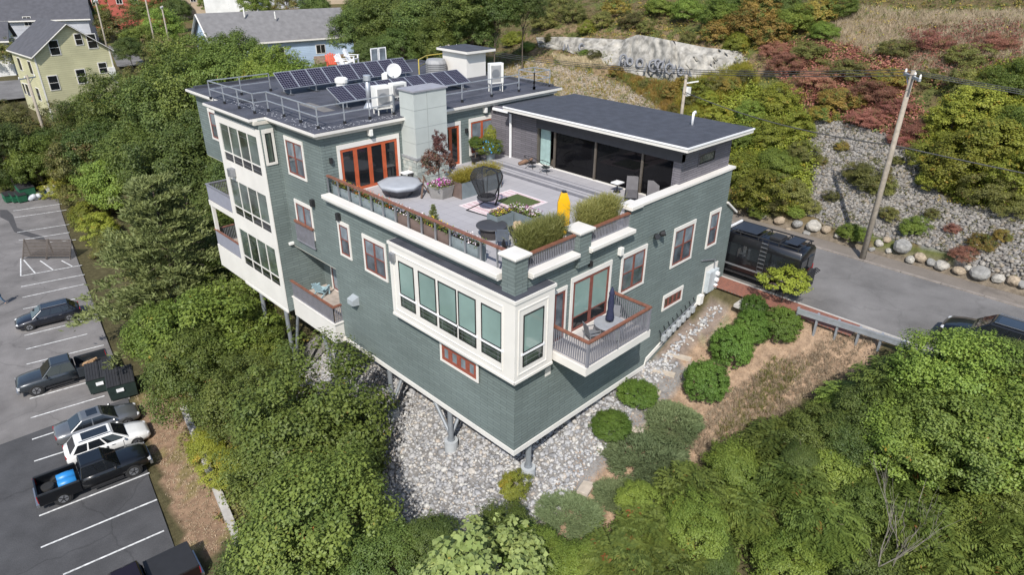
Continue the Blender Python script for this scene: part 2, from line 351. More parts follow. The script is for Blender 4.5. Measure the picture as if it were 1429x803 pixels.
# ------------------------------------------------------------------ paved surfaces
def asphalt(name, col, crack=.5, patch=.16):
    m = bpy.data.materials.new(name); n, l, b = nodes(m); b.inputs['Roughness'].default_value = .9; b.inputs['Specular IOR Level'].default_value = .2
    g = n.new('ShaderNodeNewGeometry'); c = np.array(col)
    t = n.new('ShaderNodeTexNoise'); t.inputs['Scale'].default_value = .32; t.inputs['Detail'].default_value = 8; t.inputs['Roughness'].default_value = .65; l.new(g.outputs['Position'], t.inputs['Vector'])
    rp = n.new('ShaderNodeValToRGB'); rp.color_ramp.elements[0].position = .32; rp.color_ramp.elements[1].position = .68
    rp.color_ramp.elements[0].color = (*c*(1-patch), 1); rp.color_ramp.elements[1].color = (*c*(1+patch), 1); l.new(t.outputs['Fac'], rp.inputs[0])
    v = n.new('ShaderNodeTexVoronoi'); v.feature = 'DISTANCE_TO_EDGE'; v.inputs['Scale'].default_value = .16
    tw = n.new('ShaderNodeTexNoise'); tw.inputs['Scale'].default_value = .8; tw.inputs['Detail'].default_value = 5; l.new(g.outputs['Position'], tw.inputs['Vector'])
    ad = n.new('ShaderNodeMix'); ad.data_type = 'RGBA'; ad.blend_type = 'ADD'; ad.inputs[0].default_value = 2.0
    l.new(g.outputs['Position'], ad.inputs[6]); l.new(tw.outputs['Color'], ad.inputs[7]); l.new(ad.outputs[2], v.inputs['Vector'])
    k = n.new('ShaderNodeMapRange'); k.inputs[1].default_value = 0; k.inputs[2].default_value = .012; k.inputs[3].default_value = 1-crack; k.inputs[4].default_value = 1; l.new(v.outputs['Distance'], k.inputs[0])
    f = n.new('ShaderNodeTexNoise'); f.inputs['Scale'].default_value = 22; f.inputs['Detail'].default_value = 3; l.new(g.outputs['Position'], f.inputs['Vector'])
    fr = n.new('ShaderNodeMapRange'); fr.inputs[1].default_value = .3; fr.inputs[2].default_value = .7; fr.inputs[3].default_value = .8; fr.inputs[4].default_value = 1.2; l.new(f.outputs['Fac'], fr.inputs[0])
    m1 = n.new('ShaderNodeMix'); m1.data_type = 'RGBA'; m1.blend_type = 'MULTIPLY'; m1.inputs[0].default_value = 1; l.new(rp.outputs[0], m1.inputs[6]); l.new(k.outputs[0], m1.inputs[7])
    m2 = n.new('ShaderNodeMix'); m2.data_type = 'RGBA'; m2.blend_type = 'MULTIPLY'; m2.inputs[0].default_value = 1; l.new(m1.outputs[2], m2.inputs[6]); l.new(fr.outputs[0], m2.inputs[7])
    l.new(m2.outputs[2], b.inputs['Base Color']); return m
A_OLD = asphalt('asphalt_old', (.175, .165, .16), .2, .26); A_NEW = asphalt('asphalt_new', (.072, .072, .075), .25, .26); A_ROAD = asphalt('asphalt_road', (.165, .158, .152), .12, .24)
def sheet(name, poly, z, mat, kind='structure', th=.05):
    return tag(MB().prism(poly, z-th, z).build(name, mat), kind=kind)
# parking lot: an older grey half and a newly sealed dark half
yb = 31.2
sheet('parking_lot', [(-60, yb), (lot_edge(29.6)+.35, 29.2), (lot_edge(40)+.2, 40), (lot_edge(60), 60), (lot_edge(75), 75), (-.4, 80), (-3, 88.5), (-12, 91), (-60, 95)], LOT_Z, A_OLD)
sheet('parking_lot_new', [(-60, -25), (-16, -25), (lot_edge(8)+.2, 8), (lot_edge(20), 20), (lot_edge(29.4)+.3, 29.4), (-60, yb+.25)], LOT_Z+.006, A_NEW)
paint_w = M('road_paint', (.56, .56, .55), .85, var=.38, scale=5, detail=8)
def lot_line(a, b, wd=.11, name='stall_line'):
    a = P(*a, z=LOT_Z); b = P(*b, z=LOT_Z); d = b-a; d /= np.linalg.norm(d); p = np.array([-d[1], d[0], 0])*wd/2
    tag(MB().prism([tuple((a-p)[:2]), tuple((b-p)[:2]), tuple((b+p)[:2]), tuple((a+p)[:2])], LOT_Z+.008, LOT_Z+.012).build(name, paint_w), kind='structure')
for a, b in [((54.7,720.8),(208.5,660.7)),((57,765),(219,698)),((88,803),(229,741.6)),((50.6,681),(195,631)),((47.7,644.5),(180,602)),((44.8,614),(170,573)),((42.7,584),(146,553)),
             ((41.5,557),(126.5,533)),((37,509),(145,482)),((36,488),(122,466.5)),((34.4,468.7),(123,446.9)),((32.3,431.6),(118,415)),((31.4,415.5),(117,397)),((29.3,400.5),(118,383.5)),((29,385.6),(114.5,370.3)),
             ((29,385.6),(29,361)),((33,363),(49,381.5)),((56,364),(75,377.5)),((86,364),(101,372)),((67,338.7),(106,334.8)),((26.3,335.7),(97,324.6)),((24,324.6),(97,313.2)),((20.3,303.7),(92.7,293.2)),((18.5,294.4),(86.7,284.5))]:
    lot_line(a, b)
# low concrete kerb wall above the planted strip
ka, kb = P(262, 585, z=-7.8), P(322, 733, z=-7.8)
conc = M('concrete', (.42, .40, .37), .9, var=.18, scale=1.5, bump=.3)
d_ = (kb-ka)/np.linalg.norm(kb-ka)
mb = MB(); mb.bar((ka[0]-d_[0], ka[1]-d_[1], -7.75), (kb[0]+d_[0]*5, kb[1]+d_[1]*5, -7.75), .42, .7); tag(mb.build('low_wall', conc), 'low concrete retaining wall above the strip of dry grass', 'wall')
# street, kerb, brick pavement, far shoulder
sheet('road', [(17.55, -90), (25.9, -90), (25.9, 60), (17.55, 60)], ROAD_Z, A_ROAD)
mb = MB()
for i in range(52): mb.box(25.9, 26.06, -60+i*2.2, -60+i*2.2+2.17, ROAD_Z-.1, ROAD_Z+.07)
tag(mb.build('far_kerb', M('kerb_stone', (.24, .21, .185), .9, var=.25, scale=2)), kind='structure')
A_SHO = asphalt('asphalt_shoulder', (.19, .165, .14), .2)
sheet('far_pavement', [(26.06, -90), (27.5, -90), (27.5, 60), (26.06, 60)], ROAD_Z+.05, A_SHO)
sheet('concrete_pavement', [(16.75, -60), (17.55, -60), (17.55, -3.3), (16.75, -3.3)], ROAD_Z+.03, M('pavement_concrete', (.30, .275, .25), .9, var=.15, scale=1))
brick = bpy.data.materials.new('brick_paving'); n, l, b = nodes(brick); b.inputs['Roughness'].default_value = .85
g = n.new('ShaderNodeNewGeometry'); br = n.new('ShaderNodeTexBrick'); br.inputs['Scale'].default_value = 1; br.inputs['Brick Width'].default_value = .2; br.inputs['Row Height'].default_value = .1; br.inputs['Mortar Size'].default_value = .008
br.inputs['Color1'].default_value = (.26, .095, .06, 1); br.inputs['Color2'].default_value = (.19, .07, .05, 1); br.inputs['Mortar'].default_value = (.2, .14, .11, 1)
l.new(g.outputs['Position'], br.inputs['Vector']); l.new(br.outputs[0], b.inputs['Base Color'])
sheet('brick_pavement', [(16.0, -8), (17.42, -8), (17.42, 24), (16.0, 24)], ROAD_Z+.045, brick)
tag(MB().box(17.42, 17.56, -60, 24, ROAD_Z-.1, ROAD_Z+.06).build('near_kerb', conc), kind='structure')

# ================================================================== THE HOUSE
SID = shingle('siding_green', (.140, .172, .164), var=.09, gap=.66); SIDB = shingle('siding_brown', (.145, .135, .15), .12)
WHT = M('white_trim', (.67, .645, .60), .55, var=.05, scale=.8); WH2 = M('white_metal', (.82, .82, .82), .35, var=.04)
RED = M('red_wood', (.185, .062, .048), .45, var=.2, scale=4); ORG = M('cedar_door', (.42, .09, .035), .4, var=.15, scale=4); RAIL = M('rail_wood', (.20, .085, .055), .5, var=.25, scale=5)
BLK = M('black_metal', (.02, .02, .022), .4, var=.2); GRY = M('grey_metal', (.30, .31, .33), .4, .6, var=.1); BAL = M('baluster_grey', (.19, .19, .215), .5, var=.1)
ROOF = M('roof_membrane', (.058, .060, .076), .85, var=.28, scale=1.1, bump=.5, bscale=40); ROOF2 = M('roof_shingle', (.05, .054, .068), .9, var=.2, scale=2, bump=.5, bscale=30)
SOF = M('soffit', (.55, .52, .45), .7)
G_DK = glass('glass_dark', (.012, .014, .016)); G_TL = glass('glass_teal', (.205, .295, .268), .07, .16, .6); G_BL = glass('glass_blue', (.17, .20, .225), .1, .45, 1.5); G_GR = glass('glass_green', (.045, .062, .05), .06, .7, .9)
G_CU = glass('glass_curtain', (.085, .11, .098), .08, .6, .8)
G_BM = glass('glass_mid', (.075, .09, .105), .08, .6, 1.6)
G_BK = glass('glass_black', (.008, .008, .010), .05)
house = empty('house', (0, 0, 0), 0, 'large green shingled house on stilts with roof terrace and white bays', 'house')
def hb(name, mat, *boxes, bevel=0, parent=None):
    mb = MB()
    for q in boxes: mb.box(*q)
    return mb.build(name, mat, parent or house, bevel=bevel)
TZ = 8.5                                                    # terrace level
hb('wall', SID, (0, 16.6, 0.24, 13.9, .28, TZ-.1)) if False else None
hb('wall', SID, (0, 16.55, 0, 13.88, .24, TZ))              # block under the terrace
hb('wall', SID, (1.75, 17.5, 13.88, 18.5, .24, 4.5))        # behind the recessed balcony
hb('wall', SID, (0, 17.5, 13.88, 18.5, 4.5, 11.95))         # upper floors
hb('wall', SID, (0, 17.5, 18.5, 24.15, .24, 11.95))
hb('wall', SID, (0, 17.5, 24.15, 29.15, 7.75, 11.95))       # end room over the side balconies
hb('wall', SID, (3.2, 17.5, 24.15, 28.2, .24, 7.75))
hb('wall', SID, (-.95, 0, 18.5, 24.1, .3, 11.95))           # tall bay
hb('soffit', SOF, (.02, 3.2, 24.17, 29.1, 7.70, 7.748))
# white skirting band round the bottom
hb('band', WHT, (-.05, 0, -.05, 14.0, 0, .26), (0, 9.95, -.05, 0, 0, .26))
mb = MB()
for (u0, a0), (u1, a1) in (((9.95, .12), (10.05, .5)), ((10.05, .5), (15.35, 2.45)),):
    mb.add([(u0, -.05, a0-.14), (u1, -.05, a1-.2), (u1, -.05, a1+.04), (u0, -.05, a0+.14), (u0, .01, a0-.14), (u1, .01, a1-.2), (u1, .01, a1+.04), (u0, .01, a0+.14)], [(0, 1, 2, 3), (7, 6, 5, 4), (0, 4, 5, 1), (3, 2, 6, 7), (0, 3, 7, 4), (1, 5, 6, 2)])
mb.build('band', WHT, house)
hb('floor_underside', M('underside', (.12, .11, .10), .9), (0.05, 11, .05, 13.9, -.06, .02), (.05, 11, 13.9, 24, -.06, .26))
# lean-to on the street side
mb = MB(); mb.add([(16.55, 0.02, 0), (17.55, .02, 0), (17.55, .02, 7.15), (16.55, .02, 7.85), (16.55, 13.8, 0), (17.55, 13.8, 0), (17.55, 13.8, 7.15), (16.55, 13.8, 7.85)], [(0, 1, 2, 3), (5, 4, 7, 6), (1, 5, 6, 2), (0, 4, 5, 1)])
mb.build('wall', SID, house)
mb = MB(); mb.add([(16.5, -.12, 7.87), (17.75, -.12, 7.0), (17.75, 13.85, 7.0), (16.5, 13.85, 7.87), (16.5, -.12, 7.99), (17.75, -.12, 7.12), (17.75, 13.85, 7.12), (16.5, 13.85, 7.99)], [(0, 3, 2, 1), (4, 5, 6, 7), (0, 1, 5, 4), (1, 2, 6, 5), (2, 3, 7, 6), (3, 0, 4, 7)]); mb.build('lean_to_roof', WHT, house)

# ---- main roof
roof = hb('roof', WHT, (-.5, 17.9, 13.5, 29.3, 11.93, 12.06), (-1.42, -.5, 18.6, 24.45, 11.93, 12.055))
mb = MB(); mb.box(-.43, 17.84, 13.57, 29.24, 12.055, 12.1).box(-1.35, -.43, 18.67, 24.38, 12.05, 12.098); mb.build('membrane', ROOF, roof)
for k_ in range(9): MB().box(-.42, 17.83, 15.2+k_*1.55, 15.32+k_*1.55, 12.1, 12.104).build('seam', M('roof_seam', (.082, .084, .10), .85, var=.25, scale=2), roof)
hb('cornice', SOF, (-.28, 17.6, 13.68, 29.2, 11.74, 11.93), (-1.2, -.28, 18.48, 24.2, 11.74, 11.925), parent=roof)
hb('kerb', ROOF2, (-.1, 17.6, 28.7, 28.9, 12.1, 12.26), (17.4, 17.6, 14, 28.7, 12.1, 12.25), parent=roof)

# ---- windows
def window(pl, pos, u0, u1, v0, v1, cols=2, rails=(.52,), fm=None, gm=None, trim=.13, cm=None, fw_=.085, parent=None, name='window', out=.0, head=None):
    """casing, sash and every pane; rails = heights of the horizontal bars as fractions"""
    fm = fm or RED; gm = gm or [G_BM, G_BL]; cm = cm or WHT; pos = pos-(out if pl in 'xy' else -out)
    mb = MB(); hd = head or trim*1.5
    mb.fbox(pl, pos, u0-trim, u1+trim, v1, v1+hd, 0, .06).fbox(pl, pos, u0-trim, u1+trim, v0-trim, v0, 0, .055)
    mb.fbox(pl, pos, u0-trim, u0, v0, v1, 0, .05).fbox(pl, pos, u1, u1+trim, v0, v1, 0, .05)
    w_ = mb.build(name, cm, parent or house)
    mb = MB(); fw2 = fw_
    mb.fbox(pl, pos, u0, u1, v1-fw2, v1, 0, .035).fbox(pl, pos, u0, u1, v0, v0+fw2, 0, .035)
    mb.fbox(pl, pos, u0, u0+fw2, v0+fw2, v1-fw2, 0, .034).fbox(pl, pos, u1-fw2, u1, v0+fw2, v1-fw2, 0, .034)
    cw = (u1-u0)/cols
    for c in range(1, cols): mb.fbox(pl, pos, u0+c*cw-fw2*.8, u0+c*cw+fw2*.8, v0+fw2, v1-fw2, 0, .036)
    for r in rails: mb.fbox(pl, pos, u0+fw2, u1-fw2, v0+(v1-v0)*r-.03, v0+(v1-v0)*r+.03, 0, .03)
    mb.build('sash', fm, w_)
    ys = [0]+list(rails)+[1]
    for c in range(cols):
        for r in range(len(ys)-1):
            g_ = gm[r % len(gm)] if isinstance(gm, (list, tuple)) else gm
            MB().fbox(pl, pos, u0+c*cw+fw2*.5, u0+(c+1)*cw-fw2*.5, v0+(v1-v0)*ys[r]+.02, v0+(v1-v0)*ys[r+1]-.02, 0, .012).build('pane', g_, w_)
    return w_
T = .13
window('x', 0, 15.86, 17.55, 9.16, 11.0)                     # left wall, top floor
window('x', 0, 15.8, 17.4, 5.75, 7.45, rails=(), gm=G_BL)    # below it, with its false balcony
window('x', 0, 12.12, 12.95, 5.76, 7.44, cols=1)
window('x', 0, 8.95, 10.68, 5.62, 7.35)
window('x', 0, 26.5, 27.4, 9.25, 10.9, cols=1, rails=(.5,))
window('y', 0, 7.08, 8.85, 5.68, 7.5); window('y', 0, 11.46, 13.22, 5.68, 7.6); window('y', 0, 14.92, 15.8, 5.75, 7.6, cols=1)
window('y', 0, 11.2, 12.85, 3.25, 3.85, cols=4, rails=(), gm=G_DK, fm=RED)
window('x', -0.0, 2.3, 4.7, 3.0, 3.85, cols=4, rails=(), gm=G_BL, fm=M('red_awning', (.26, .075, .05), .5, var=.2, scale=5), out=.08, fw_=.17)   # row of four under the front bay
# false balcony under the second window
mb = MB(); mb.fbox('x', 0, 15.6, 17.6, 6.28, 6.4, .08, .2).build('window_rail', RAIL, house)
mb = MB()
for i in range(20): mb.fbox('x', 0, 15.68+i*.1, 15.72+i*.1, 5.2, 6.28, .1, .14)
mb.fbox('x', 0, 15.62, 17.62, 5.12, 5.2, .08, .16); mb.build('window_balusters', BAL, house)['kind'] = 'stuff'

# ---- tall left bay: white casing with three window walls
bay = empty('bay', (0, 0, 0)); bay.parent = house
BX = -.95
mb = MB(); mb.fbox('x', BX, 18.48, 18.95, .3, 11.45, 0, .05).fbox('x', BX, 23.65, 24.12, .3, 11.45, 0, .05).fbox('x', BX, 18.95, 23.65, 11.0, 11.45, 0, .05)
mb.fbox('x', BX, 18.95, 23.65, 7.65, 8.78, 0, .05).fbox('x', BX, 18.95, 23.65, 4.35, 5.32, 0, .05).fbox('x', BX, 18.95, 23.65, .3, 1.85, 0, .05)
mb.fbox('x', BX, 18.46, 24.14, .26, .42, 0, .08)
bd = mb.build('bay_window', WHT, house)
KIDS.setdefault('bay', []); bpy.data.objects.remove(bay)
for v0, v1 in ((8.78, 11.0), (5.32, 7.65), (1.85, 4.35)):
    mb = MB(); cw = 4.7/4; vr = v0+(v1-v0)*.24
    for c in range(1, 4): mb.fbox('x', BX, 18.95+c*cw-.035, 18.95+c*cw+.035, v0, v1, 0, .035)
    mb.fbox('x', BX, 18.95, 23.65, vr-.035, vr+.035, 0, .034); mb.build('mullion', WHT, bd)
    for c in range(4):
        a, b_ = 18.95+c*cw+.03, 18.95+(c+1)*cw-.03
        MB().fbox('x', BX, a, b_, vr+.03, v1, 0, .008).build('pane', G_CU if (c+int(v0)) % 3 else G_GR, bd)
        MB().fbox('x', BX, a, b_, v0, vr-.03, 0, .008).build('pane', G_DK, bd)
        mb = MB(); mb.fbox('x', BX, a, b_, v0+.19, v0+.21, 0, .016).fbox('x', BX, a, b_, v1-.35, v1-.335, 0, .014).build('bar', GRY, bd)
window('y', 18.5, -.72, -.34, 9.62, 11.25, cols=1, rails=(), fm=BLK, gm=G_GR, trim=.14, fw_=.05)

# ---- recessed balcony with white skirt
bal = hb('balcony', WHT, (-.55, 0, 13.72, 18.5, -.05, 1.2), (0, 1.75, 13.9, 18.5, -.02, 1.1), (-.62, 0, 13.66, 18.5, 1.2, 1.28))
MB().box(-.5, 1.74, 13.95, 18.45, 1.1, 1.3).build('deck', M('deck_boards', (.36, .31, .27), .8, var=.2, scale=3), bal)
MB().box(-.58, -.44, 13.7, 18.48, 2.28, 2.36).box(-.44, 0, 13.7, 13.84, 2.28, 2.36).build('handrail', RAIL, bal)
def balusters(parent, segs, z0, z1, step=.11, w=.035, mat=None):
    mb = MB()
    for (x0, y0), (x1, y1) in segs:
        L = math.hypot(x1-x0, y1-y0); k = max(1, int(L/step))
        for i in range(k+1):
            t = i/k; x, y = x0+(x1-x0)*t, y0+(y1-y0)*t; mb.box(x-w/2, x+w/2, y-w/2, y+w/2, z0, z1)
        mb.bar((x0, y0, z0+.06), (x1, y1, z0+.06), .04, .05); mb.bar((x0, y0, z1-.03), (x1, y1, z1-.03), .04, .05)
    o = mb.build('balusters', mat or BAL, parent); o['kind'] = 'stuff'; return o
balusters(bal, [((-.51, 13.78), (-.51, 18.4)), ((-.51, 13.78), (-.02, 13.78))], 1.28, 2.28)
window('x', 1.75, 16.6, 17.5, 1.35, 3.6, cols=1, rails=(), name='door', gm=G_BL); window('x', 1.75, 14.5, 16.1, 2.2, 3.6, cols=2, rails=())
hb('soffit', SOF, (0.01, 1.74, 13.9, 18.48, 4.46, 4.498))

# ---- side balconies at the far end
for z0, dz in ((.3, 1.6), (4.75, .35)):
    bz = z0+dz
    b2 = hb('balcony', WHT, (-.95, 3.2, 24.12, 27.95, z0, bz))
    MB().box(-.9, 3.2, 24.15, 27.9, bz, bz+.02).build('deck', MATS['deck_boards'], b2)
    MB().box(-.97, -.85, 24.15, 27.95, bz+1.05, bz+1.12).box(-.85, 3.2, 27.85, 27.95, bz+1.05, bz+1.12).build('handrail', RAIL if dz > 1 else BAL, b2)
    balusters(b2, [((-.9, 24.2), (-.9, 27.85)), ((-.9, 27.9), (3.1, 27.9))], bz, bz+1.05)
    MB().box(-.93, -.895, 24.18, 27.85, bz+.06, bz+1.0).build('screen', M('screen_mesh', (.25, .255, .30), .6, var=.06), b2)
hb('post', WHT, (-.92, -.72, 27.65, 27.85, 1.9, 4.75)); hb('post', WHT, (-.9, -.7, 27.65, 27.85, 5.1, 5.15))

# ---- front corner bay
FB = .5
fbay = hb('bay_window', WHT, (-FB, 0, -.46, 7.85, 4.32, 8.18), (0, 1.8, -.46, 0, 4.32, 8.18))
MB().box(-FB-.05, 0, -.51, 7.9, 8.06, 8.2).box(0, 1.86, -.51, 0, 8.06, 8.2).build('cornice', WHT, fbay)
MB().box(-FB+.02, -.001, -.44, 7.82, 8.2, 8.23).box(-.001, 1.8, -.44, -.001, 8.2, 8.228).build('bay_roof', ROOF2, fbay)
MB().fbox('x', -FB, -.5, 7.88, 4.3, 4.42, 0, .03).fbox('y', -.46, -.53, 1.82, 4.3, 4.42, 0, .03).build('skirting', WHT, fbay)
def bay_light(pl, pos, u0, u1, v0, v1):
    vr = v0+(v1-v0)*.26
    f = MB(); t = .05
    for a0, a1 in ((v0, vr-.06), (vr+.04, v1)):
        f.fbox(pl, pos, u0, u1, a0, a0+t, 0, .03).fbox(pl, pos, u0, u1, a1-t, a1, 0, .03).fbox(pl, pos, u0, u0+t, a0+t, a1-t, 0, .03).fbox(pl, pos, u1-t, u1, a0+t, a1-t, 0, .03)
    sash = f.build('sash', BLK, fbay)
    MB().fbox(pl, pos, u0+t, u1-t, vr+.04+t, v1-t, 0, .01).build('pane', G_TL, fbay)
    MB().fbox(pl, pos, u0+t, u1-t, v0+t, vr-.06-t, 0, .01).build('pane', G_GR, fbay)
    f = MB(); f.fbox(pl, pos, u0+t, u1-t, v0+.2, v0+.215, .01, .02).fbox(pl, pos, u0+t, u1-t, vr-.22, vr-.205, .01, .02)
    f.fbox(pl, pos, u0+.2, u0+.215, v0+t, vr-.1, .01, .021).fbox(pl, pos, u1-.215, u1-.2, v0+t, vr-.1, .01, .021); f.build('bar', GRY, fbay)
    MB().fbox(pl, pos, u0-.08, u1+.08, vr-.06, vr+.04, 0, .04).build('rail', WH2, fbay)
    # raised picture-frame moulding round it
for px0, px1 in (((556, 366.5), (577, 377)), ((583.3, 377), (607.5, 389.5)), ((611, 391), (636.5, 403.5)), ((639, 405), (664, 419)), ((671.6, 421.5), (700.5, 436))):
    u1_ = P(*px0, x=-FB)[1]; u0_ = P(*px1, x=-FB)[1]
    bay_light('x', -FB, u0_, u1_, 5.05, 7.42)
ua = P(730.5, 438, y=-.46)[0]; ub = P(759.3, 424.5, y=-.46)[0]
bay_light('y', -.46, ua, ub, 4.98, 7.42)
for pl, pos, a, b_ in (('x', -FB, .28, 7.55), ('y', -.46, ua-.22, ub+.22)):
    mb = MB(); q0, q1 = 4.72, 7.7
    mb.fbox(pl, pos, a, b_, q1, q1+.05, 0, .03).fbox(pl, pos, a, b_, q0-.05, q0, 0, .03).fbox(pl, pos, a-.05, a, q0-.05, q1+.05, 0, .03).fbox(pl, pos, b_, b_+.05, q0-.05, q1+.05, 0, .03).build('moulding', WHT, fbay)

# ---- corner balcony on the right-hand wall
cb = hb('balcony', WHT, (1.95, 6.6, -2.2, 0, 4.4, 4.78))
MB().box(2.05, 6.5, -2.1, -.002, 4.78, 4.86).build('deck', M('balcony_deck', (.40, .38, .37), .8, var=.1, scale=2), cb)
MB().box(2.02, 6.5, -2.21, -2.07, 5.95, 6.03).box(2.02, 2.16, -2.07, -.02, 5.95, 6.03).box(6.36, 6.5, -2.07, -.02, 5.95, 6.03).build('handrail', RAIL, cb)
balusters(cb, [((2.09, -2.14), (6.43, -2.14)), ((2.09, -2.1), (2.09, -.05)), ((6.43, -2.1), (6.43, -.05))], 4.8, 5.95, .12)
for i, (x, y) in enumerate(((6.43, -2.14), (2.09, -2.14))): MB().box(x-.06, x+.06, y-.06, y+.06, 4.8, 5.95).build('post', BAL, cb)
window('y', 0, 2.3, 2.98, 4.95, 7.35, cols=1, rails=(), name='door', trim=.11, fw_=.11)
window('y', 0, 3.5, 6.05, 4.98, 7.5, cols=2, rails=(.27,), gm=[G_DK, G_TL], trim=.15, fw_=.13)
MB().fbox('y', 0, 3.35, 6.2, 4.86, 5.0, .06, .12).build('sill', WHT, house)
hb('vent', WHT, (1.9, 2.25, -.03, 0, 3.35, 3.75))

# ---- terrace edge: white ledges, pillars, rails
hb('ledge', WHT, (-.42, .1, .7, 13.72, 8.72, 8.92), bevel=.02); hb('ledge', WHT, (-.34, .08, .7, 13.68, 8.62, 8.72))
hb('parapet', SID, (0, .2, .55, 13.88, TZ, 8.72))
for a, b_ in ((.56, 3.42), (4.2, 7.35)):
    hb('ledge', WHT, (a, b_, -.4, .1, 8.82, 9.0), bevel=.02); hb('ledge', WHT, (a+.02, b_-.05, -.32, .08, 8.74, 8.82)); hb('parapet', SID, (a, b_, 0, .2, TZ, 8.74))
for x0, x1, y0, y1 in ((-.24, .46, -.17, .56), (3.55, 4.32, -.2, .55)):
    p_ = hb('pillar', SID, (x0, x1, y0, y1, 8.2 if x0 < 0 else TZ-.3, 9.72))
    MB().box(x0-.12, x1+.12, y0-.12, y1+.12, 9.78, 9.88).box(x0-.06, x1+.06, y0-.06, y1+.06, 9.7, 9.78).build('cap', WHT, p_, bevel=.015)
hb('wall', SID, (7.35, 16.55, 0.001, .35, TZ, 9.82)); hb('wall_cap', WHT, (8.1, 16.75, -.08, .45, 9.82, 9.94)); hb('wall_cap', WHT, (7.2, 8.1, -.16, .6, 9.82, 10.0), bevel=.015)
rl = hb('railing', RAIL, (.02, .16, .5, 13.75, 9.78, 9.86))
for i in range(14):
    y = 1.15+i*.97; MB().box(.05, .11, y-.035, y+.035, 8.9, 9.78).build('post', GRY, rl)
for a, b_ in ((.46, 3.55), (4.32, 7.4)):
    r2 = hb('railing', RAIL, (a, b_, .0, .15, 9.62, 9.7)); balusters(r2, [((a+.05, .07), (b_-.05, .07))], 8.98, 9.62, .105)
# terrace paving with joints, raised platform and two steps
pav = bpy.data.materials.new('terrace_pavers'); n, l, b = nodes(pav); b.inputs['Roughness'].default_value = .8
g = n.new('ShaderNodeNewGeometry'); br = n.new('ShaderNodeTexBrick'); br.offset = 0; br.inputs['Scale'].default_value = 1; br.inputs['Brick Width'].default_value = .61; br.inputs['Row Height'].default_value = .61; br.inputs['Mortar Size'].default_value = .006
br.inputs['Color1'].default_value = (.37, .36, .375, 1); br.inputs['Color2'].default_value = (.335, .325, .34, 1); br.inputs['Mortar'].default_value = (.2, .2, .21, 1)
l.new(g.outputs['Position'], br.inputs['Vector']); l.new(br.outputs[0], b.inputs['Base Color'])
hb('terrace_floor', pav, (.2, 11.7, .35, 13.88, TZ, TZ+.05))
RIS = M('step_edge_shade', (.16, .16, .18), .8)  # dark strips paint in the shading lines of the step edges
hb('riser', RIS, (9.735, 9.75, 2.0, 13.5, TZ+.05, TZ+.2)); hb('riser', RIS, (10.285, 10.3, .35, 13.5, TZ+.22, TZ+.385)); hb('tread_shade_strip', RIS, (9.98, 10.06, 2.0, 13.5, TZ+.22, TZ+.224)); hb('tread_shade_strip', RIS, (10.55, 10.62, .36, 13.5, TZ+.4, TZ+.404))
hb('step', pav, (9.75, 10.6, 2.0, 13.5, TZ+.05, TZ+.22)); hb('step', pav, (10.3, 11.72, .35, 13.5, TZ+.05, TZ+.4))

# ---- terrace wall of the upper floor
YW = 13.88
dr = window('y', YW, 1.02, 4.6, TZ+.1, 10.95, cols=4, rails=(), fm=ORG, gm=G_DK, trim=.16, fw_=.15, name='folding_door')
window('y', YW, 7.75, 9.1, TZ+.1, 10.95, cols=2, rails=(), fm=ORG, gm=G_DK, trim=.14, fw_=.14, name='door')
window('y', YW, 10.05, 11.85, TZ+.55, 10.95, cols=2, rails=(.45,), fm=ORG, gm=G_BL, trim=.14, fw_=.1)
# chimney: panelled stack on a stone base
CH = M('chimney_panel', (.42, .45, .43), .7, var=.07, scale=1); 
ch = hb('chimney', CH, (4.98, 7.2, 12.62, 13.88, 10.0, 13.5))
mb = MB()
for z in (10.75, 11.6, 12.55): mb.box(4.972, 7.208, 12.612, 13.87, z, z+.02)
mb.box(5.85, 5.87, 12.611, 12.63, 10.0, 13.5); mb.build('joint', M('joint_dark', (.29, .31, .30), .8), ch)
MB().box(4.9, 6.05, 12.55, 13.95, 13.5, 13.58).box(6.07, 7.28, 12.55, 13.95, 13.5, 13.58).build('cap', M('cap_stone', (.27, .27, .30), .8), ch)
MB().box(4.88, 7.3, 12.52, 13.88, 9.88, 10.0).build('shelf', M('shelf_stone', (.26, .27, .28), .8), ch)
STO = [M('stone_a', (.38, .41, .38), .85, bump=.4), M('stone_b', (.29, .32, .30), .85, bump=.4), M('stone_c', (.44, .44, .40), .85, bump=.4)]
MB().box(4.97, 7.21, 12.61, 13.88, TZ, 9.88).build('stone_core', M('mortar', (.25, .25, .24), .95), ch)
sr = random.Random(5)
for pl, pos, u0, u1 in (('y', 12.61, 4.97, 7.21), ('x', 4.97, 12.61, 13.88)):
    z = TZ+.06
    while z < 9.8:
        hgt = sr.uniform(.15, .28); hgt = min(hgt, 9.86-z); u = u0
        while u < u1-.05:
            wd = min(sr.uniform(.2, .5), u1-u)
            MB().fbox(pl, pos, u+.012, u+wd-.012, z+.01, z+hgt-.01, 0, sr.uniform(.02, .06)).build('stone', sr.choice(STO), ch); u += wd
        z += hgt

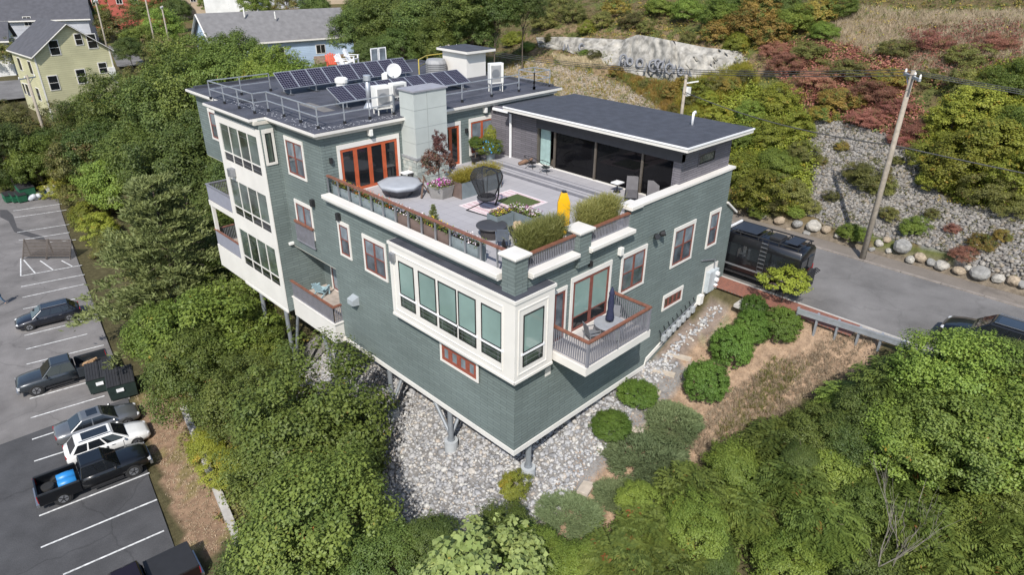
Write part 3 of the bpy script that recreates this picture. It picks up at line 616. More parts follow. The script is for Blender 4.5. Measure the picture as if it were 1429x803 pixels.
# ---- pavilion with the long glass front
PX = 11.72
hb('wall', SIDB, (PX, 16.55, .36, .75, TZ, 11.75)); 
mb = MB(); mb.add([(11.72, .3, 11.7), (16.55, .3, 11.6), (16.55, .3, 9.9), (11.72, .3, 9.9), (11.72, .36, 11.7), (16.55, .36, 11.6), (16.55, .36, 9.9), (11.72, .36, 9.9)], [(3, 2, 1, 0), (4, 5, 6, 7), (2, 6, 5, 1), (0, 4, 7, 3)]); mb.build('wall', SIDB, house)
hb('wall', SIDB, (16.2, 16.55, .75, 13.88, TZ, 11.5)); hb('wall', SIDB, (PX, PX+.3, 9.95, 13.88, TZ, 11.7))
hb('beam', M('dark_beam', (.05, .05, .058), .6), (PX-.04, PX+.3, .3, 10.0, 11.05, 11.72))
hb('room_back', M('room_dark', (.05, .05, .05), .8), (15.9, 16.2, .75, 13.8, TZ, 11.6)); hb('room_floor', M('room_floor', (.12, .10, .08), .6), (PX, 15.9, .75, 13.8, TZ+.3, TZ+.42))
window('y', .3, 13.35, 14.85, 10.62, 11.12, cols=1, rails=(), fm=BLK, gm=G_GR, cm=SIDB, trim=.05, fw_=.06)
# roof, tipped a little towards the street
zr0, zr1 = 12.02, 11.9
def pit(x, dz=0): return zr0+(zr1-zr0)*(x-10.85)/(17.1-10.85)+dz
x0, x1, y0, y1 = 10.85, 17.3, -.45, 11.9
def slab(x0, x1, y0, y1, d0, d1):
    return MB().add([(x0, y0, pit(x0, d0)), (x1, y0, pit(x1, d0)), (x1, y1, pit(x1, d0)), (x0, y1, pit(x0, d0)), (x0, y0, pit(x0, d1)), (x1, y0, pit(x1, d1)), (x1, y1, pit(x1, d1)), (x0, y1, pit(x0, d1))], [(0, 3, 2, 1), (4, 5, 6, 7), (0, 1, 5, 4), (1, 2, 6, 5), (2, 3, 7, 6), (3, 0, 4, 7)])
pr_ = slab(x0, x1, y0, y1, -.17, 0).build('pavilion_roof', WHT, house)
slab(x0-.04, x1+.04, y0-.04, y1+.0, .002, .075).build('gutter', WH2, pr_); slab(x0+.03, x1-.03, y0+.03, y1-.01, .078, .1).build('roof_cover', ROOF2, pr_)
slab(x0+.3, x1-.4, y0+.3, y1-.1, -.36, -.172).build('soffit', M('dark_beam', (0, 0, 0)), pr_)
# glazing: big dark sliding panes between slim posts, one standing open
G_PV = glass('glass_pavilion', (.006, .006, .007), .04, .3, .6)
bb = G_PV.node_tree.nodes['Principled BSDF']; bb.inputs['Coat Weight'].default_value = 0; bb.inputs['IOR'].default_value = 1.28
for a, b_, m_ in ((.75, 2.55, G_PV), (2.65, 5.6, G_PV), (5.7, 8.55, G_PV)):
    MB().box(PX+.1, PX+.13, a, b_, TZ+.45, 11.05).build('pane', m_, house)
for y in (.7, 2.6, 5.65, 8.6, 9.95): hb('post', M('post_brown', (.10, .085, .07), .5), (PX+.02, PX+.2, y-.06, y+.06, TZ+.4, 11.05))
hb('sliding_door', M('teal_panel', (.30, .42, .40), .4), (PX+.22, PX+.27, 9.1, 9.85, TZ+.42, 11.05))
hb('track', WHT, (PX-.02, PX+.2, .75, 9.95, TZ+.4, TZ+.44))
# the link between pavilion and house: brown closets with a double door
cl_ = hb('closet', SIDB, (12.6, 16.4, 11.9, 13.87, TZ, 11.55))
hb('closet_door', M('closet_door', (.13, .12, .13), .6), (12.56, 12.6, 12.05, 12.85, TZ+.1, 10.9), (12.56, 12.6, 12.9, 13.7, TZ+.1, 10.9))
hb('link_roof', ROOF2, (11.6, 17.2, 11.9, 13.6, 11.56, 11.66)); hb('gutter', WH2, (11.5, 11.62, 11.9, 13.5, 11.54, 11.68)); hb('downpipe', WH2, (11.5, 11.6, 11.92, 12.02, TZ+.4, 11.55))
hb('closet_post', BLK, (11.9, 11.98, 12.5, 12.58, TZ+.4, 11.5)); hb('closet_post', BLK, (11.9, 11.98, 11.4, 11.48, TZ+.4, 11.5))
# ---- rooftop stair head
st = hb('stair_head', WHT, (15.4, 17.2, 20.2, 22.8, 12.1, 13.75))
MB().box(15.1, 17.8, 19.8, 23.1, 13.75, 13.9).build('stair_head_roof', WHT, st); MB().box(15.15, 17.75, 19.85, 23.05, 13.9, 13.94).build('membrane', ROOF2, st)

# ---- steel piers
ST = M('pier_steel', (.26, .28, .30), .5, .3, var=.1); CO = M('pier_concrete', (.40, .42, .43), .85, var=.12, scale=2)
def pier(x, y, braces=(), r=.14):
    zg = h1(x, y); mb = MB(); mb.cyl((x, y), r, zg-.3, .1, 14)
    p_ = mb.build('pier', ST, house)
    MB().cyl((x, y), .36, zg-.6, zg+.62, 18).build('footing', CO, p_); MB().cyl((x, y), .2, zg+.62, zg+.72, 14).build('base_plate', ST, p_)
    for bx, by in braces: MB().tube([(x, y, zg+.9), (bx, by, .05)], .1, 10).build('brace', ST, p_)
pier(1.35, .35); pier(.55, 5.1, ((.55, 6.9), (2.4, 5.4))); pier(.5, 10.2, ((2.2, 10.3),)); pier(-.2, 14.6, ((-.2, 16.2), (1.5, 14.8))); pier(-.3, 20.3, ((-.2, 18.8),)); pier(-.4, 23.4); pier(5.5, 1.5); pier(5.2, 6.5); pier(4.8, 12)
# ================================================================== PLANTS: leaf-sized faces in clumps
def unit(v): return v/np.maximum(np.linalg.norm(v, axis=-1, keepdims=True), 1e-9)
def leaf_quads(C, N, L, W, r, fold=.25, along=None):
    """one rhombic leaf per centre: C centres, N facing, L length, W width (arrays or numbers)"""
    k = len(C); a = unit(np.cross(N, r.normal(size=(k, 3)))) if along is None else unit(along)
    N = unit(N); b = unit(np.cross(N, a)); L = np.broadcast_to(np.asarray(L, float), (k,))[:, None]; W = np.broadcast_to(np.asarray(W, float), (k,))[:, None]
    V = np.empty((k, 4, 3)); V[:, 0] = C-a*L/2; V[:, 1] = C+b*W/2+N*W*fold*.5; V[:, 2] = C+a*L/2-N*L*fold*.4; V[:, 3] = C-b*W/2+N*W*fold*.5
    return V.reshape(-1, 3)
def quads_mesh(name, V, mat):
    return fastmesh(name, V, np.arange(len(V)).reshape(-1, 4), mat)
def sph(k, r): return unit(r.normal(size=(k, 3)))
def crown_mesh(name, seed, mat, clumps=260, per=95, leaf=.055, cr=.17, lump=.22, low=-.55, fill=.25, flat=1.0, aspect=.62, spiky=False):
    """round-headed crown of unit radius about the origin: lumpy outline, gaps between clumps, leaves facing out and up"""
    r = np.random.default_rng(seed); d = sph(clumps*3, r); d = d[d[:, 2] > low][:clumps]
    ld = sph(9, r); la = r.uniform(-1, 1, 9)*lump
    rad = 1+sum(a*np.maximum(0, d@q)**3 for a, q in zip(la, ld))
    rad *= np.where(r.random(len(d)) < fill, r.uniform(.35, .8, len(d)), r.uniform(.8, 1.02, len(d)))
    sp = r.random(len(d)) < .13; rad = np.where(sp, rad*r.uniform(1.04, 1.2, len(d)), rad)
    cc = d*rad[:, None]; sz = cr*np.where(sp, .5, r.uniform(.6, 1.55, len(d)))
    idx = np.repeat(np.arange(len(d)), (per*np.clip((sz/cr)**2, .2, 2.2)).astype(int)); k = len(idx)
    od = sph(k, r); rr = r.random(k)**.45; off = od*rr[:, None]*sz[idx][:, None]; off[:, 2] *= .72
    C = cc[idx]+off
    N = unit(od*.55+d[idx]*.45+np.array([0, 0, .55])+r.normal(size=(k, 3))*.34)
    C[:, 2] *= flat
    L = leaf*r.uniform(.5, 1.45, k)
    return quads_mesh(name, leaf_quads(C, unit(np.cross(d[idx]+od*.6, r.normal(size=(k, 3)))+[0, 0, .4]) if spiky else N, L, L*aspect, r, .1 if spiky else .25, along=unit(d[idx]*.7+od*.5+r.normal(size=(k, 3))*.3+[0, 0, .2]) if spiky else None), mat)
def frond_mesh(name, seed, mat, fronds=400, leaf=.145, pairs=7, low=-.35):
    """sumac-like head of unit radius: arching fronds, each a rachis with paired drooping leaflets"""
    r = np.random.default_rng(seed); d = sph(fronds*3, r); d = d[d[:, 2] > low][:fronds]; k = len(d)
    rad = np.where(r.random(k) < .35, r.uniform(.3, .75, k), r.uniform(.75, 1.08, k)); b0 = d*rad[:, None]*.8
    out = unit(d*[1, 1, .35]+r.normal(size=(k, 3))*.45); out[:, 2] = np.abs(out[:, 2])*.4+.08; out = unit(out); L = r.uniform(.26, .5, k)
    side = unit(np.cross(out, [0, 0, 1.0])); Cs, Ns, As, Ls = [], [], [], []
    for j in range(pairs):
        t = (j+.6)/pairs; c = b0+out*(L*t)[:, None]-np.array([0, 0, 1.0])*(L*t*t*.55)[:, None]
        for s in (-1, 1):
            a = unit(side*s*.9+out*.45-np.array([0, 0, .35])+r.normal(size=(k, 3))*.15); ll = leaf*(1.1-.55*abs(t-.45))*r.uniform(.75, 1.2, k)
            Cs.append(c+a*ll[:, None]*.5); As.append(a); Ns.append(unit(np.cross(a, out)*s*np.sign(1)+np.array([0, 0, .9]))); Ls.append(ll)
    C, N, A, L_ = map(np.concatenate, (Cs, Ns, As, Ls))
    return quads_mesh(name, leaf_quads(C, N, L_, L_*.34, r, .2, along=A), mat)
def trunk_mesh(name, seed, mat, n=8, twist=.12, h=1.0, top=.75):
    """unit tree frame: foot at 0, crown centre at z=1 of the frame; limbs reach into the crown"""
    r = random.Random(seed); mb = MB(); pts = []; x = y = 0
    for i in range(6):
        t = i/5; pts.append((x, y, -.06+t*(1.12))); x += r.uniform(-twist, twist)*.18; y += r.uniform(-twist, twist)*.18
    mb.tube(pts, [.040*(1-.72*i/5)+(.016 if i == 0 else 0) for i in range(6)], 8)
    for k in range(n):
        z = r.uniform(.45, 1.0); a = r.uniform(0, 6.28); ln = r.uniform(.28, .55); t = (z+.06)/1.12*5; i = min(4, int(t)); q = Vector(pts[i]).lerp(Vector(pts[i+1]), t-i)
        e = q+Vector((math.cos(a)*ln, math.sin(a)*ln, ln*r.uniform(.3, .9))); m_ = q.lerp(e, .5)+Vector((0, 0, .05))
        mb.tube([q, m_, e], [.017, .012, .004], 6)
    return mb.mesh(name, mat, True)
BARK = M('bark', (.11, .085, .065), .95, var=.3, scale=8, bump=.6); BARKG = M('bark_grey', (.28, .26, .24), .9, var=.25, scale=8)
def pine_mesh(name, seed, mat, whorls=17, h=1.0):
    """white pine: tiers of near level boughs carrying brushes of needles; height 1, widest reach about .42"""
    r = np.random.default_rng(seed); Cs, Ns, As, Ls = [], [], [], []
    for i in range(whorls):
        t = i/(whorls-1); z = .19+.79*t; reach = (.44*(1-t)**.75+.03)*r.uniform(.85, 1.12); nb = int(5+4*(1-t))
        for k in range(nb):
            a = r.uniform(0, 6.28); ln = reach*r.uniform(.65, 1.1); dirv = np.array([math.cos(a), math.sin(a), .10+.45*t])
            nt_ = int(6+ln*30)
            for s in range(nt_):
                f = .25+.75*s/nt_; side = np.array([-dirv[1], dirv[0], 0])*r.normal()*.055*(1.2-f*.5)
                c = np.array([0, 0, z])+dirv*ln*f+side+np.array([0, 0, -.05*f*f*ln/.4])
                m_ = 26; od = sph(m_, r); od[:, 2] = np.abs(od[:, 2])*.7; tip = unit(od*.8+dirv*.55)
                Cs.append(c+tip*.013+r.normal(size=(m_, 3))*[.014, .014, .005]); As.append(tip); Ns.append(unit(np.cross(tip, r.normal(size=(m_, 3)))+[0, 0, .5])); Ls.append(r.uniform(.02, .036, m_))
    C, N, A, L = map(np.concatenate, (Cs, Ns, As, Ls))
    return quads_mesh(name, leaf_quads(C, N, L, L*.26, r, .05, along=A), mat)
def pine_trunk(name, seed, mat):
    r = random.Random(seed); mb = MB(); mb.tube([(0, 0, -.05), (.004, .003, .4), (0, 0, .97)], [.02, .014, .003], 8)
    for k in range(40):
        z = .12+.8*r.random(); a = r.uniform(0, 6.28); ln = .36*(1-z)**.75+.02; mb.tube([(0, 0, z), (math.cos(a)*ln, math.sin(a)*ln, z+.05*ln)], [.005, .0015], 5)
    return mb.mesh(name, mat, True)
F_MAP = foliage('leaf_maple', (0.069, 0.111, 0.026), (0.199, 0.243, 0.049), (0.328, 0.134, 0.037), -.06)
F_DRK = foliage('leaf_dark', (0.053, 0.093, 0.026), (0.150, 0.193, 0.042))
F_YEL = foliage('leaf_yellowgreen', (.14, .17, .026), (.34, .35, .05), (.42, .29, .04), .03)
F_BRI = foliage('leaf_bright', (0.091, 0.147, 0.028), (0.234, 0.288, 0.049), (0.354, 0.232, 0.037), -.05)
F_AIL = foliage('leaf_sumac_green', (0.063, 0.103, 0.023), (0.206, 0.251, 0.049), (0.293, 0.104, 0.032), -.03)
F_RED = foliage('leaf_sumac_red', (.20, .075, .058), (.37, .165, .12), (.19, .18, .06), .07)
F_ORG = foliage('leaf_rust', (0.202, 0.152, 0.037), (0.384, 0.264, 0.061), (0.122, 0.180, 0.040), .14)
F_OLV = foliage('leaf_olive', (0.091, 0.101, 0.032), (0.244, 0.236, 0.063), (0.228, 0.132, 0.060), .04)
F_PIN = foliage('needle_pine', (.092, .118, .040), (.250, .272, .095), None, rough=.6, transl=.18, pscale=.9)
F_BOX = foliage('leaf_box', (.048, .105, .018), (.165, .255, .045))
F_JUN = foliage('leaf_juniper', (.095, .140, .060), (.235, .285, .130), None, rough=.7, transl=.18)
F_YST = foliage('leaf_street', (.16, .19, .02), (.36, .38, .05))
F_TUL = foliage('leaf_tulip', (.18, .235, .06), (.38, .41, .15), (.5, .27, .03), -.04)
F_MPR = foliage('leaf_copper', (0.097, 0.046, 0.039), (0.229, 0.109, 0.079), (0.088, 0.097, 0.053), .02)
F_GRS = foliage('blade_grass', (0.165, 0.189, 0.045), (0.360, 0.348, 0.112), None, transl=.3)
F_YGR = foliage('blade_gold', (0.220, 0.209, 0.028), (0.396, 0.341, 0.055), None, transl=.3)
CR = {
 'maple': [crown_mesh('crown_maple', s, F_MAP, 260, 120, .047, .185, .28) for s in (1, 2)],
 'dark': [crown_mesh('crown_dark', s, F_DRK, 250, 115, .049, .185, .34) for s in (3, 4)],
 'bright': [crown_mesh('crown_bright', s, F_BRI, 230, 110, .051, .185, .34) for s in (5, 6)],
 'yellow': [crown_mesh('crown_yellow', s, F_YEL, 190, 85, .065, .19, .35) for s in (7, 8)],
 'sumac': [frond_mesh('crown_sumac', s, F_AIL) for s in (9, 10)],
 'red': [crown_mesh('crown_red', s, F_RED, 170, 90, .06, .2, .35, aspect=.45) for s in (11,)],
 'rust': [crown_mesh('crown_rust', s, F_ORG, 150, 80, .07, .2, .35) for s in (12,)],
 'olive': [crown_mesh('crown_olive', s, F_OLV, 150, 80, .065, .2, .35) for s in (13, 14)],
 'box': [crown_mesh('crown_box', s, F_BOX, 420, 75, .052, .13, .08, low=-.75, fill=.1) for s in (15,)],
 'juniper': [crown_mesh('crown_juniper', s, F_JUN, 330, 75, .12, .17, .35, low=-.1, flat=.42, aspect=.17, spiky=True) for s in (16, 17)],
 'tulip': [crown_mesh('crown_tulip', s, F_TUL, 190, 34, .095, .17, .3, aspect=.8) for s in (18,)],
 'street': [crown_mesh('crown_street', 20, F_YST, 60, 70, .085, .2, .35)],
 'copper': [crown_mesh('crown_copper', s, F_MPR, 80, 45, .11, .2, .3) for s in (19,)],
}
TR = [trunk_mesh('trunk', s, BARK) for s in (21, 22, 23)]; TRG = trunk_mesh('trunk', 24, BARKG, 12)
PN = [pine_mesh('pine_needles', 31, F_PIN)]; PT = pine_trunk('pine_trunk', 32, BARK)
tr_rng = random.Random(99)
def tree(px, py, rpx, hc, kind, label, group, flat=.95, name=None, cat='tree', rz=None):
    """crown centre seen at a pixel, standing hc above the ground; its foot is on the ground below"""
    c = hit(px, py, hc); rad = rpx*depth(c)/FPX; return tree_at(c[0], c[1], hc, rad, kind, label, group, flat, name, cat)
def tree_at(x, y, hc, rad, kind, label, group, flat=.95, name=None, cat='tree'):
    zg = h1(x, y); o = empty(name or ('tree' if cat == 'tree' else 'shrub'), (x, y, zg), tr_rng.uniform(0, 6.28), label, cat, group)
    me = tr_rng.choice(CR[kind]); c = link('crown', me, o); c.location = (0, 0, hc); c.scale = (rad, rad*tr_rng.uniform(.9, 1.1), rad*flat*tr_rng.uniform(.92, 1.08))
    t = link('trunk', tr_rng.choice(TR), o); t.scale = (max(.8, rad*.9), max(.8, rad*.9), hc)
    return o
def shrub(px, py, rpx, kind, label, group, flat=.8, hk=.55, name='shrub', cat='shrub'):
    c0 = hit(px, py); rad = rpx*depth(c0)/FPX; return tree(px, py, rpx, rad*hk, kind, label, group, flat, name, cat)
# ================================================================== ON THE ROOF
cell = bpy.data.materials.new('solar_cells'); n, l, b = nodes(cell); b.inputs['Roughness'].default_value = .35; b.inputs['Specular IOR Level'].default_value = .06
tc = n.new('ShaderNodeTexCoord'); br = n.new('ShaderNodeTexBrick'); br.offset = 0; br.inputs['Scale'].default_value = 1; br.inputs['Brick Width'].default_value = .165; br.inputs['Row Height'].default_value = .165; br.inputs['Mortar Size'].default_value = .007
br.inputs['Color1'].default_value = (.007, .007, .020, 1); br.inputs['Color2'].default_value = (.011, .010, .026, 1); br.inputs['Mortar'].default_value = (.28, .28, .34, 1)
l.new(tc.outputs['Object'], br.inputs['Vector']); l.new(br.outputs[0], b.inputs['Base Color'])
ALU = M('aluminium', (.62, .63, .65), .35, .7, var=.06); GALV = M('galvanised', (.40, .42, .45), .45, .5, var=.12); WP = M('white_plastic', (.72, .71, .67), .5, var=.08); DG = M('dark_grille', (.06, .06, .065), .6)
def solar_row(x0, x1, y0, z0, y1, z1, n_, label):
    root = empty('solar_array', (x0, y0, 12.1), 0, label, 'solar panels', 'solar arrays on the roof')
    w_ = (x1-x0)/n_; L = math.hypot(y1-y0, z1-z0); ang = math.atan2(z1-z0, y1-y0)
    pm = MB().box(.03, w_-.03, .025, L-.025, 0, .035).mesh('solar_panel', cell); fm = MB()
    fm.box(0, w_-.008, 0, .03, -.01, .045).box(0, w_-.008, L-.03, L, -.01, .045).box(0, .032, .03, L-.03, -.01, .045).box(w_-.04, w_-.008, .03, L-.03, -.01, .045); fm = fm.mesh('frame', ALU)
    for i in range(n_):
        p_ = link('solar_panel', pm, root); p_.location = (i*w_, 0, z0-12.1); p_.rotation_euler = (ang, 0, 0); link('frame', fm, p_)
    for i in range(6):
        x = .5+(x1-x0-1)*i/5
        MB().bar((x, .15, .02), (x, .15, z0-12.1+.05), .05).build('front_leg', ALU, root); MB().bar((x, y1-y0-.1, .02), (x, y1-y0-.1, z1-12.1-.1), .05).build('rear_leg', ALU, root)
        MB().box(x-.1, x+.1, -.1, y1-y0+.1, .002, .06).build('ballast', DG, root)
solar_row(2.95, 12.7, 22.85, 12.48, 23.95, 13.32, 9, 'row of tilted dark solar panels farther back on the flat roof')
solar_row(3.38, 13.1, 17.25, 12.48, 18.6, 13.1, 9, 'row of tilted dark solar panels just behind the chimney')
def condenser(x, y, w_, d, h, rz, label, z=12.1, stand=.3):
    o = empty('air_conditioner', (x, y, z), rz, label, 'air conditioner', 'outdoor units on the roof')
    MB().box(-w_/2, w_/2, -d/2, d/2, stand, stand+h).build('casing', WP, o, bevel=.03)
    MB().box(-w_/2+.06, w_/2-.2, -d/2-.015, -d/2, stand+.12, stand+h-.12).build('grille', M('grille_grey', (.30, .30, .30), .6), o)
    MB().tube([(-.1, -d/2-.03, stand+h/2), (-.1, -d/2-.015, stand+h/2)], min(w_, h)*.3, 16).build('fan_ring', GRY, o)
    for sx in (-1, 1):
        for sy in (-1, 1): MB().box(sx*w_*.42-.025, sx*w_*.42+.025, sy*d*.42-.025, sy*d*.42+.025, 0, stand).build('leg', WP, o)
condenser(4.6, 14.95, .95, .7, 1.2, -.15, 'white outdoor unit on a stand beside the chimney'); condenser(6.0, 15.4, 1.0, .4, .8, 0, 'white outdoor unit on the roof behind the chimney', stand=.65)
condenser(8.6, 20.2, .8, .35, .8, .7, 'small outdoor unit standing between the solar rows beside the dish', stand=.3); condenser(13.6, 15.4, .95, .4, 1.25, -.3, 'tall pale outdoor unit on white legs beside the rooftop guard rail', stand=.5)
def drum_ac(x, y, r, h, label):
    o = empty('roof_fan', (x, y, 12.1), 0, label, 'fan unit'); MB().lathe((0, 0, 0), [(r*.9, 0), (r*.9, .1), (r, .12), (r, h*.8), (r*.85, h), (r*.5, h)], 16).build('housing', M('fan_grey', (.28, .28, .28), .6), o)
    mb = MB()
    for k in range(5): mb = MB(); mb.lathe((0, 0, 0), [(r+.012, h*(.2+.12*k)), (r+.012, h*(.2+.12*k)+.04)], 16).build('louvre', DG, o)
drum_ac(14.6, 22.6, .75, 1.1, 'round grey cooling unit beside the rooftop stair head')
o = empty('roof_vent', (6.4, 21.9, 12.1), 0, 'squat round white roof vent between the solar rows', 'vent'); MB().lathe((0, 0, 0), [(.35, 0), (.35, .5), (.42, .55), (.42, .75), (.3, .85)], 16).build('hood', WP, o); MB().box(-.45, .45, -.45, .45, 0, .06).build('flashing', ROOF2, o)
# dish
o = empty('satellite_dish', (8.5, 19.1, 12.1), 0, 'round grey satellite dish on a short mast between the solar rows', 'satellite dish')
MB().tube([(0, 0, 0), (0, 0, 1.3)], .035, 8).build('mast', GALV, o); mb = MB(); mb.lathe((0, 0, 0), [(.01, 0), (.2, .02), (.36, .075), (.44, .13), (.45, .13), (.37, .05), (.2, -.01)], 22)
dsh = mb.build('reflector', M('dish_grey', (.5, .5, .5), .5), o, True); dsh.location = (-.08, -.08, 1.35); dsh.rotation_euler = (R_(62), 0, R_(-40)); MB().bar((-.1, -.1, 1.1), (-.5, -.45, 1.15), .03).build('arm', GALV, o)
o = empty('flue_pipe', (4.9, 16.7, 12.1), 0, 'shiny steel flue pipe in front of the nearer solar row', 'flue')
MB().cyl((0, 0), .14, 0, 1.75, 16).build('pipe', GALV, o, True); MB().lathe((0, 0, 0), [(.2, 1.5), (.22, 1.52), (.22, 1.78), (.2, 1.8)], 16).build('cap', GALV, o); MB().lathe((0, 0, 0), [(.34, 0), (.3, .08), (.16, .3)], 16).build('flashing', GALV, o)
# roof guard rails
def guard(pts, z=12.1, h=1.07, step=1.85, name='roof_railing', mat=None, base=True):
    mat = mat or GALV; top = MB()
    for a, b_ in zip(pts[:-1], pts[1:]): top.bar((*a, z+h), (*b_, z+h), .05); top.bar((*a, z+h*.55), (*b_, z+h*.55), .045)
    g_ = top.build(name, mat, house)
    for a, b_ in zip(pts[:-1], pts[1:]):
        L = math.dist(a, b_); k = max(1, round(L/step))
        for i in range(k+(b_ == pts[-1])):
            x, y = a[0]+(b_[0]-a[0])*i/k, a[1]+(b_[1]-a[1])*i/k
            MB().box(x-.025, x+.025, y-.025, y+.025, z, z+h).build('post', mat, g_)
            if base: MB().box(x-.06, x+.06, y-.06, y+.06, z, z+.16).build('foot', BLK, g_)
guard([(3.1, 24.9), (-.7, 24.9), (-.55, 19.6), (.25, 19.6), (.22, 14.3), (4.85, 14.3)]); guard([(7.4, 14.3), (14.6, 14.3)], step=2.4); guard([(15.9, 14.2), (17.4, 14.2), (17.4, 15.6), (15.9, 15.6), (15.9, 14.2)], step=1.4)
guard([(13.6, 23.3), (15.4, 24.6), (17.2, 24.6)], mat=M('yellow_steel', (.62, .48, .10), .5), base=False)
hb('roof_hatch', ROOF2, (.2, 1.0, 22.6, 23.2, 12.1, 12.25)); hb('roof_walkway', M('walkway_strip', (.16, .15, .14), .9), (2.4, 3.1, 17.4, 20.2, 12.1, 12.108))
# bird droppings and light scuffs along the roof edge: real flecks, too small to pick apart
V = []; k = 260; xx = np.concatenate([rng.uniform(-.3, .6, 160), rng.uniform(.3, 5, 100)]); yy = np.concatenate([rng.uniform(13.8, 24, 160), rng.uniform(13.7, 14.4, 100)])
V = leaf_quads(np.stack([xx, yy, np.full(k, 12.106)], -1), np.tile([0, 0, 1.0], (k, 1)), rng.uniform(.05, .16, k), rng.uniform(.03, .08, k), rng, 0); V[:, 2] = 12.106
fl = link('droppings', quads_mesh('droppings', V, M('droppings', (.6, .6, .62), .9)), house); fl['kind'] = 'stuff'
# rear deck with garden chairs
hb('rear_deck', MATS['deck_boards'], (8.5, 17.5, 29.3, 32.2, 11.6, 11.9))
def adirondack(x, y, z, rz, mat, label, group, s=1.0):
    o = empty('garden_chair', (x, y, z), rz, label, 'chair', group); o.scale = (s, s, s)
    MB().add([(-.3, -.3, .36), (.3, -.3, .36), (.3, .25, .26), (-.3, .25, .26), (-.3, -.3, .39), (.3, -.3, .39), (.3, .25, .29), (-.3, .25, .29)], [(0, 3, 2, 1), (4, 5, 6, 7), (0, 1, 5, 4), (1, 2, 6, 5), (2, 3, 7, 6), (3, 0, 4, 7)]).build('seat', mat, o)
    for i in range(5):
        u = (i-2)*.125; hh = 1.0-.05*abs(i-2); MB().bar((u, .22, .26), (u*1.15, .5, hh), .11, .025, (0, 1, 0)).build('back_slat', mat, o)
    for sx in (-1, 1):
        MB().box(sx*.36-.06, sx*.36+.06, -.34, .42, .56, .585).build('armrest', mat, o); MB().box(sx*.34-.04, sx*.34+.04, -.3, -.22, 0, .56).build('leg', mat, o); MB().bar((sx*.3, -.2, .3), (sx*.3, .55, .05), .03, .1).build('leg', mat, o)
WC = M('chair_white', (.78, .78, .78), .5); RC = M('chair_red', (.5, .07, .03), .5); LB = M('chair_blue', (.33, .47, .52), .5)
for i, (x, y, z, rz) in enumerate(((11.6, 29.9, 11.9, .4), (12.2, 30.4, 11.9, 1.2), (12.3, 29.8, 12.25, .6))): adirondack(x, y, z, rz, WC, 'white garden chair piled behind the far solar row', 'white garden chairs on the rear deck', 1.15)
adirondack(11.0, 30.6, 11.9, -.4, RC, 'red garden chair beside the piled white ones behind the solar panels', None, 1.15)
o = empty('leaning_window', (14.0, 29.8, 11.9), 0, 'white framed glazed panels standing behind the far solar row', 'window'); 
for i in range(2):
    mb = MB(); x = i*.75; mb.box(x, x+.06, 0, .06, 0, 1.35).box(x+.62, x+.68, 0, .06, 0, 1.35).box(x+.06, x+.62, 0, .06, 0, .07).box(x+.06, x+.62, 0, .06, 1.28, 1.35); f_ = mb.build('frame', WC, o); MB().box(x+.06, x+.62, .02, .035, .07, 1.28).build('pane', G_BL, f_)
adirondack(P(449, 412, z=1.3)[0]+.05, P(449, 412, z=1.3)[1], 1.32, 2.0, LB, 'pale blue garden chair on the recessed side balcony', None, 1.0)
adirondack(.2, 25.0, 5.1, 1.3, WC, 'white chair on the upper end balcony', None)
o = empty('roof_pipe', (15.0, 1.9, pit(15.0)+.1), 0, 'bent white vent pipe on the pavilion roof', 'pipe'); MB().tube([(0, 0, -.02), (0, 0, .55), (.02, 0, .68), (.14, 0, .72), (.2, 0, .62)], .07, 10).build('pipe', WH2, o, True); MB().lathe((0, 0, 0), [(.2, -.01), (.1, .06)], 14).build('flashing', ROOF2, o)
# ================================================================== ON THE WALLS
def fixture(pl, pos, u, v, w_, h, d, mat, name='wall_lamp'): return MB().fbox(pl, pos, u-w_/2, u+w_/2, v-h/2, v+h/2, 0, d).build(name, mat, house, bevel=.02)
def fx_(pxy, pl, pos, *a, **k):
    q = P(*pxy, x=pos) if pl in 'xX' else P(*pxy, y=pos); u = q[1] if pl in 'xX' else q[0]
    return fixture(pl, pos, u, q[2], *a, **k)
fx_((438, 283), 'x', 0, .25, .4, .2, BLK); fx_((474, 302), 'x', 0, .25, .4, .2, BLK); fx_((410, 339), 'x', 0, .16, .16, .3, WP, name='camera_dome')
fx_((327, 240), 'x', BX-.05, .4, .5, .35, GRY, name='camera_box'); fx_((549.5, 358), 'x', -FB, .32, .42, .2, GRY, name='camera_box')
fx_((823, 368), 'y', 0, .2, .25, .12, BLK); fx_((864, 350), 'y', 0, .25, .38, .2, WP); 
q = P(914, 328, y=0)
for dx in (-.18, .18):
    lm = MB().lathe((0, 0, 0), [(.05, 0), (.13, .1), (.15, .3), (.13, .32)], 12).build('floodlight', BLK, house); lm.location = (q[0]+dx, -.12, q[2]); lm.rotation_euler = (R_(70), 0, R_(40 if dx > 0 else -30))
fixture('y', 0, q[0], q[2], .16, .16, .12, BLK, 'lamp_base')
fx_((514, 184), 'y', YW, .2, .35, .3, WP, name='floodlight'); fx_((675, 153), 'y', YW, .2, .32, .25, WP, name='floodlight'); fx_((688, 150), 'y', YW, .2, .3, .25, WP, name='floodlight'); fx_((461, 224), 'y', YW, .16, .3, .14, BLK); fx_((650, 182), 'y', YW, .16, .28, .14, BLK)
q = P(497, 418, x=0)
mb = MB(); mb.add([(0, q[1]-.28, q[2]+.25), (0, q[1]+.28, q[2]+.25), (-.4, q[1]+.26, q[2]+.1), (-.4, q[1]-.26, q[2]+.1), (0, q[1]-.28, q[2]-.25), (0, q[1]+.28, q[2]-.25), (-.4, q[1]+.26, q[2]-.2), (-.4, q[1]-.26, q[2]-.2)], [(0, 1, 2, 3), (1, 5, 6, 2), (3, 2, 6, 7), (0, 3, 7, 4)]); mb.build('vent_hood', M('vent_grey', (.33, .36, .38), .5), house)
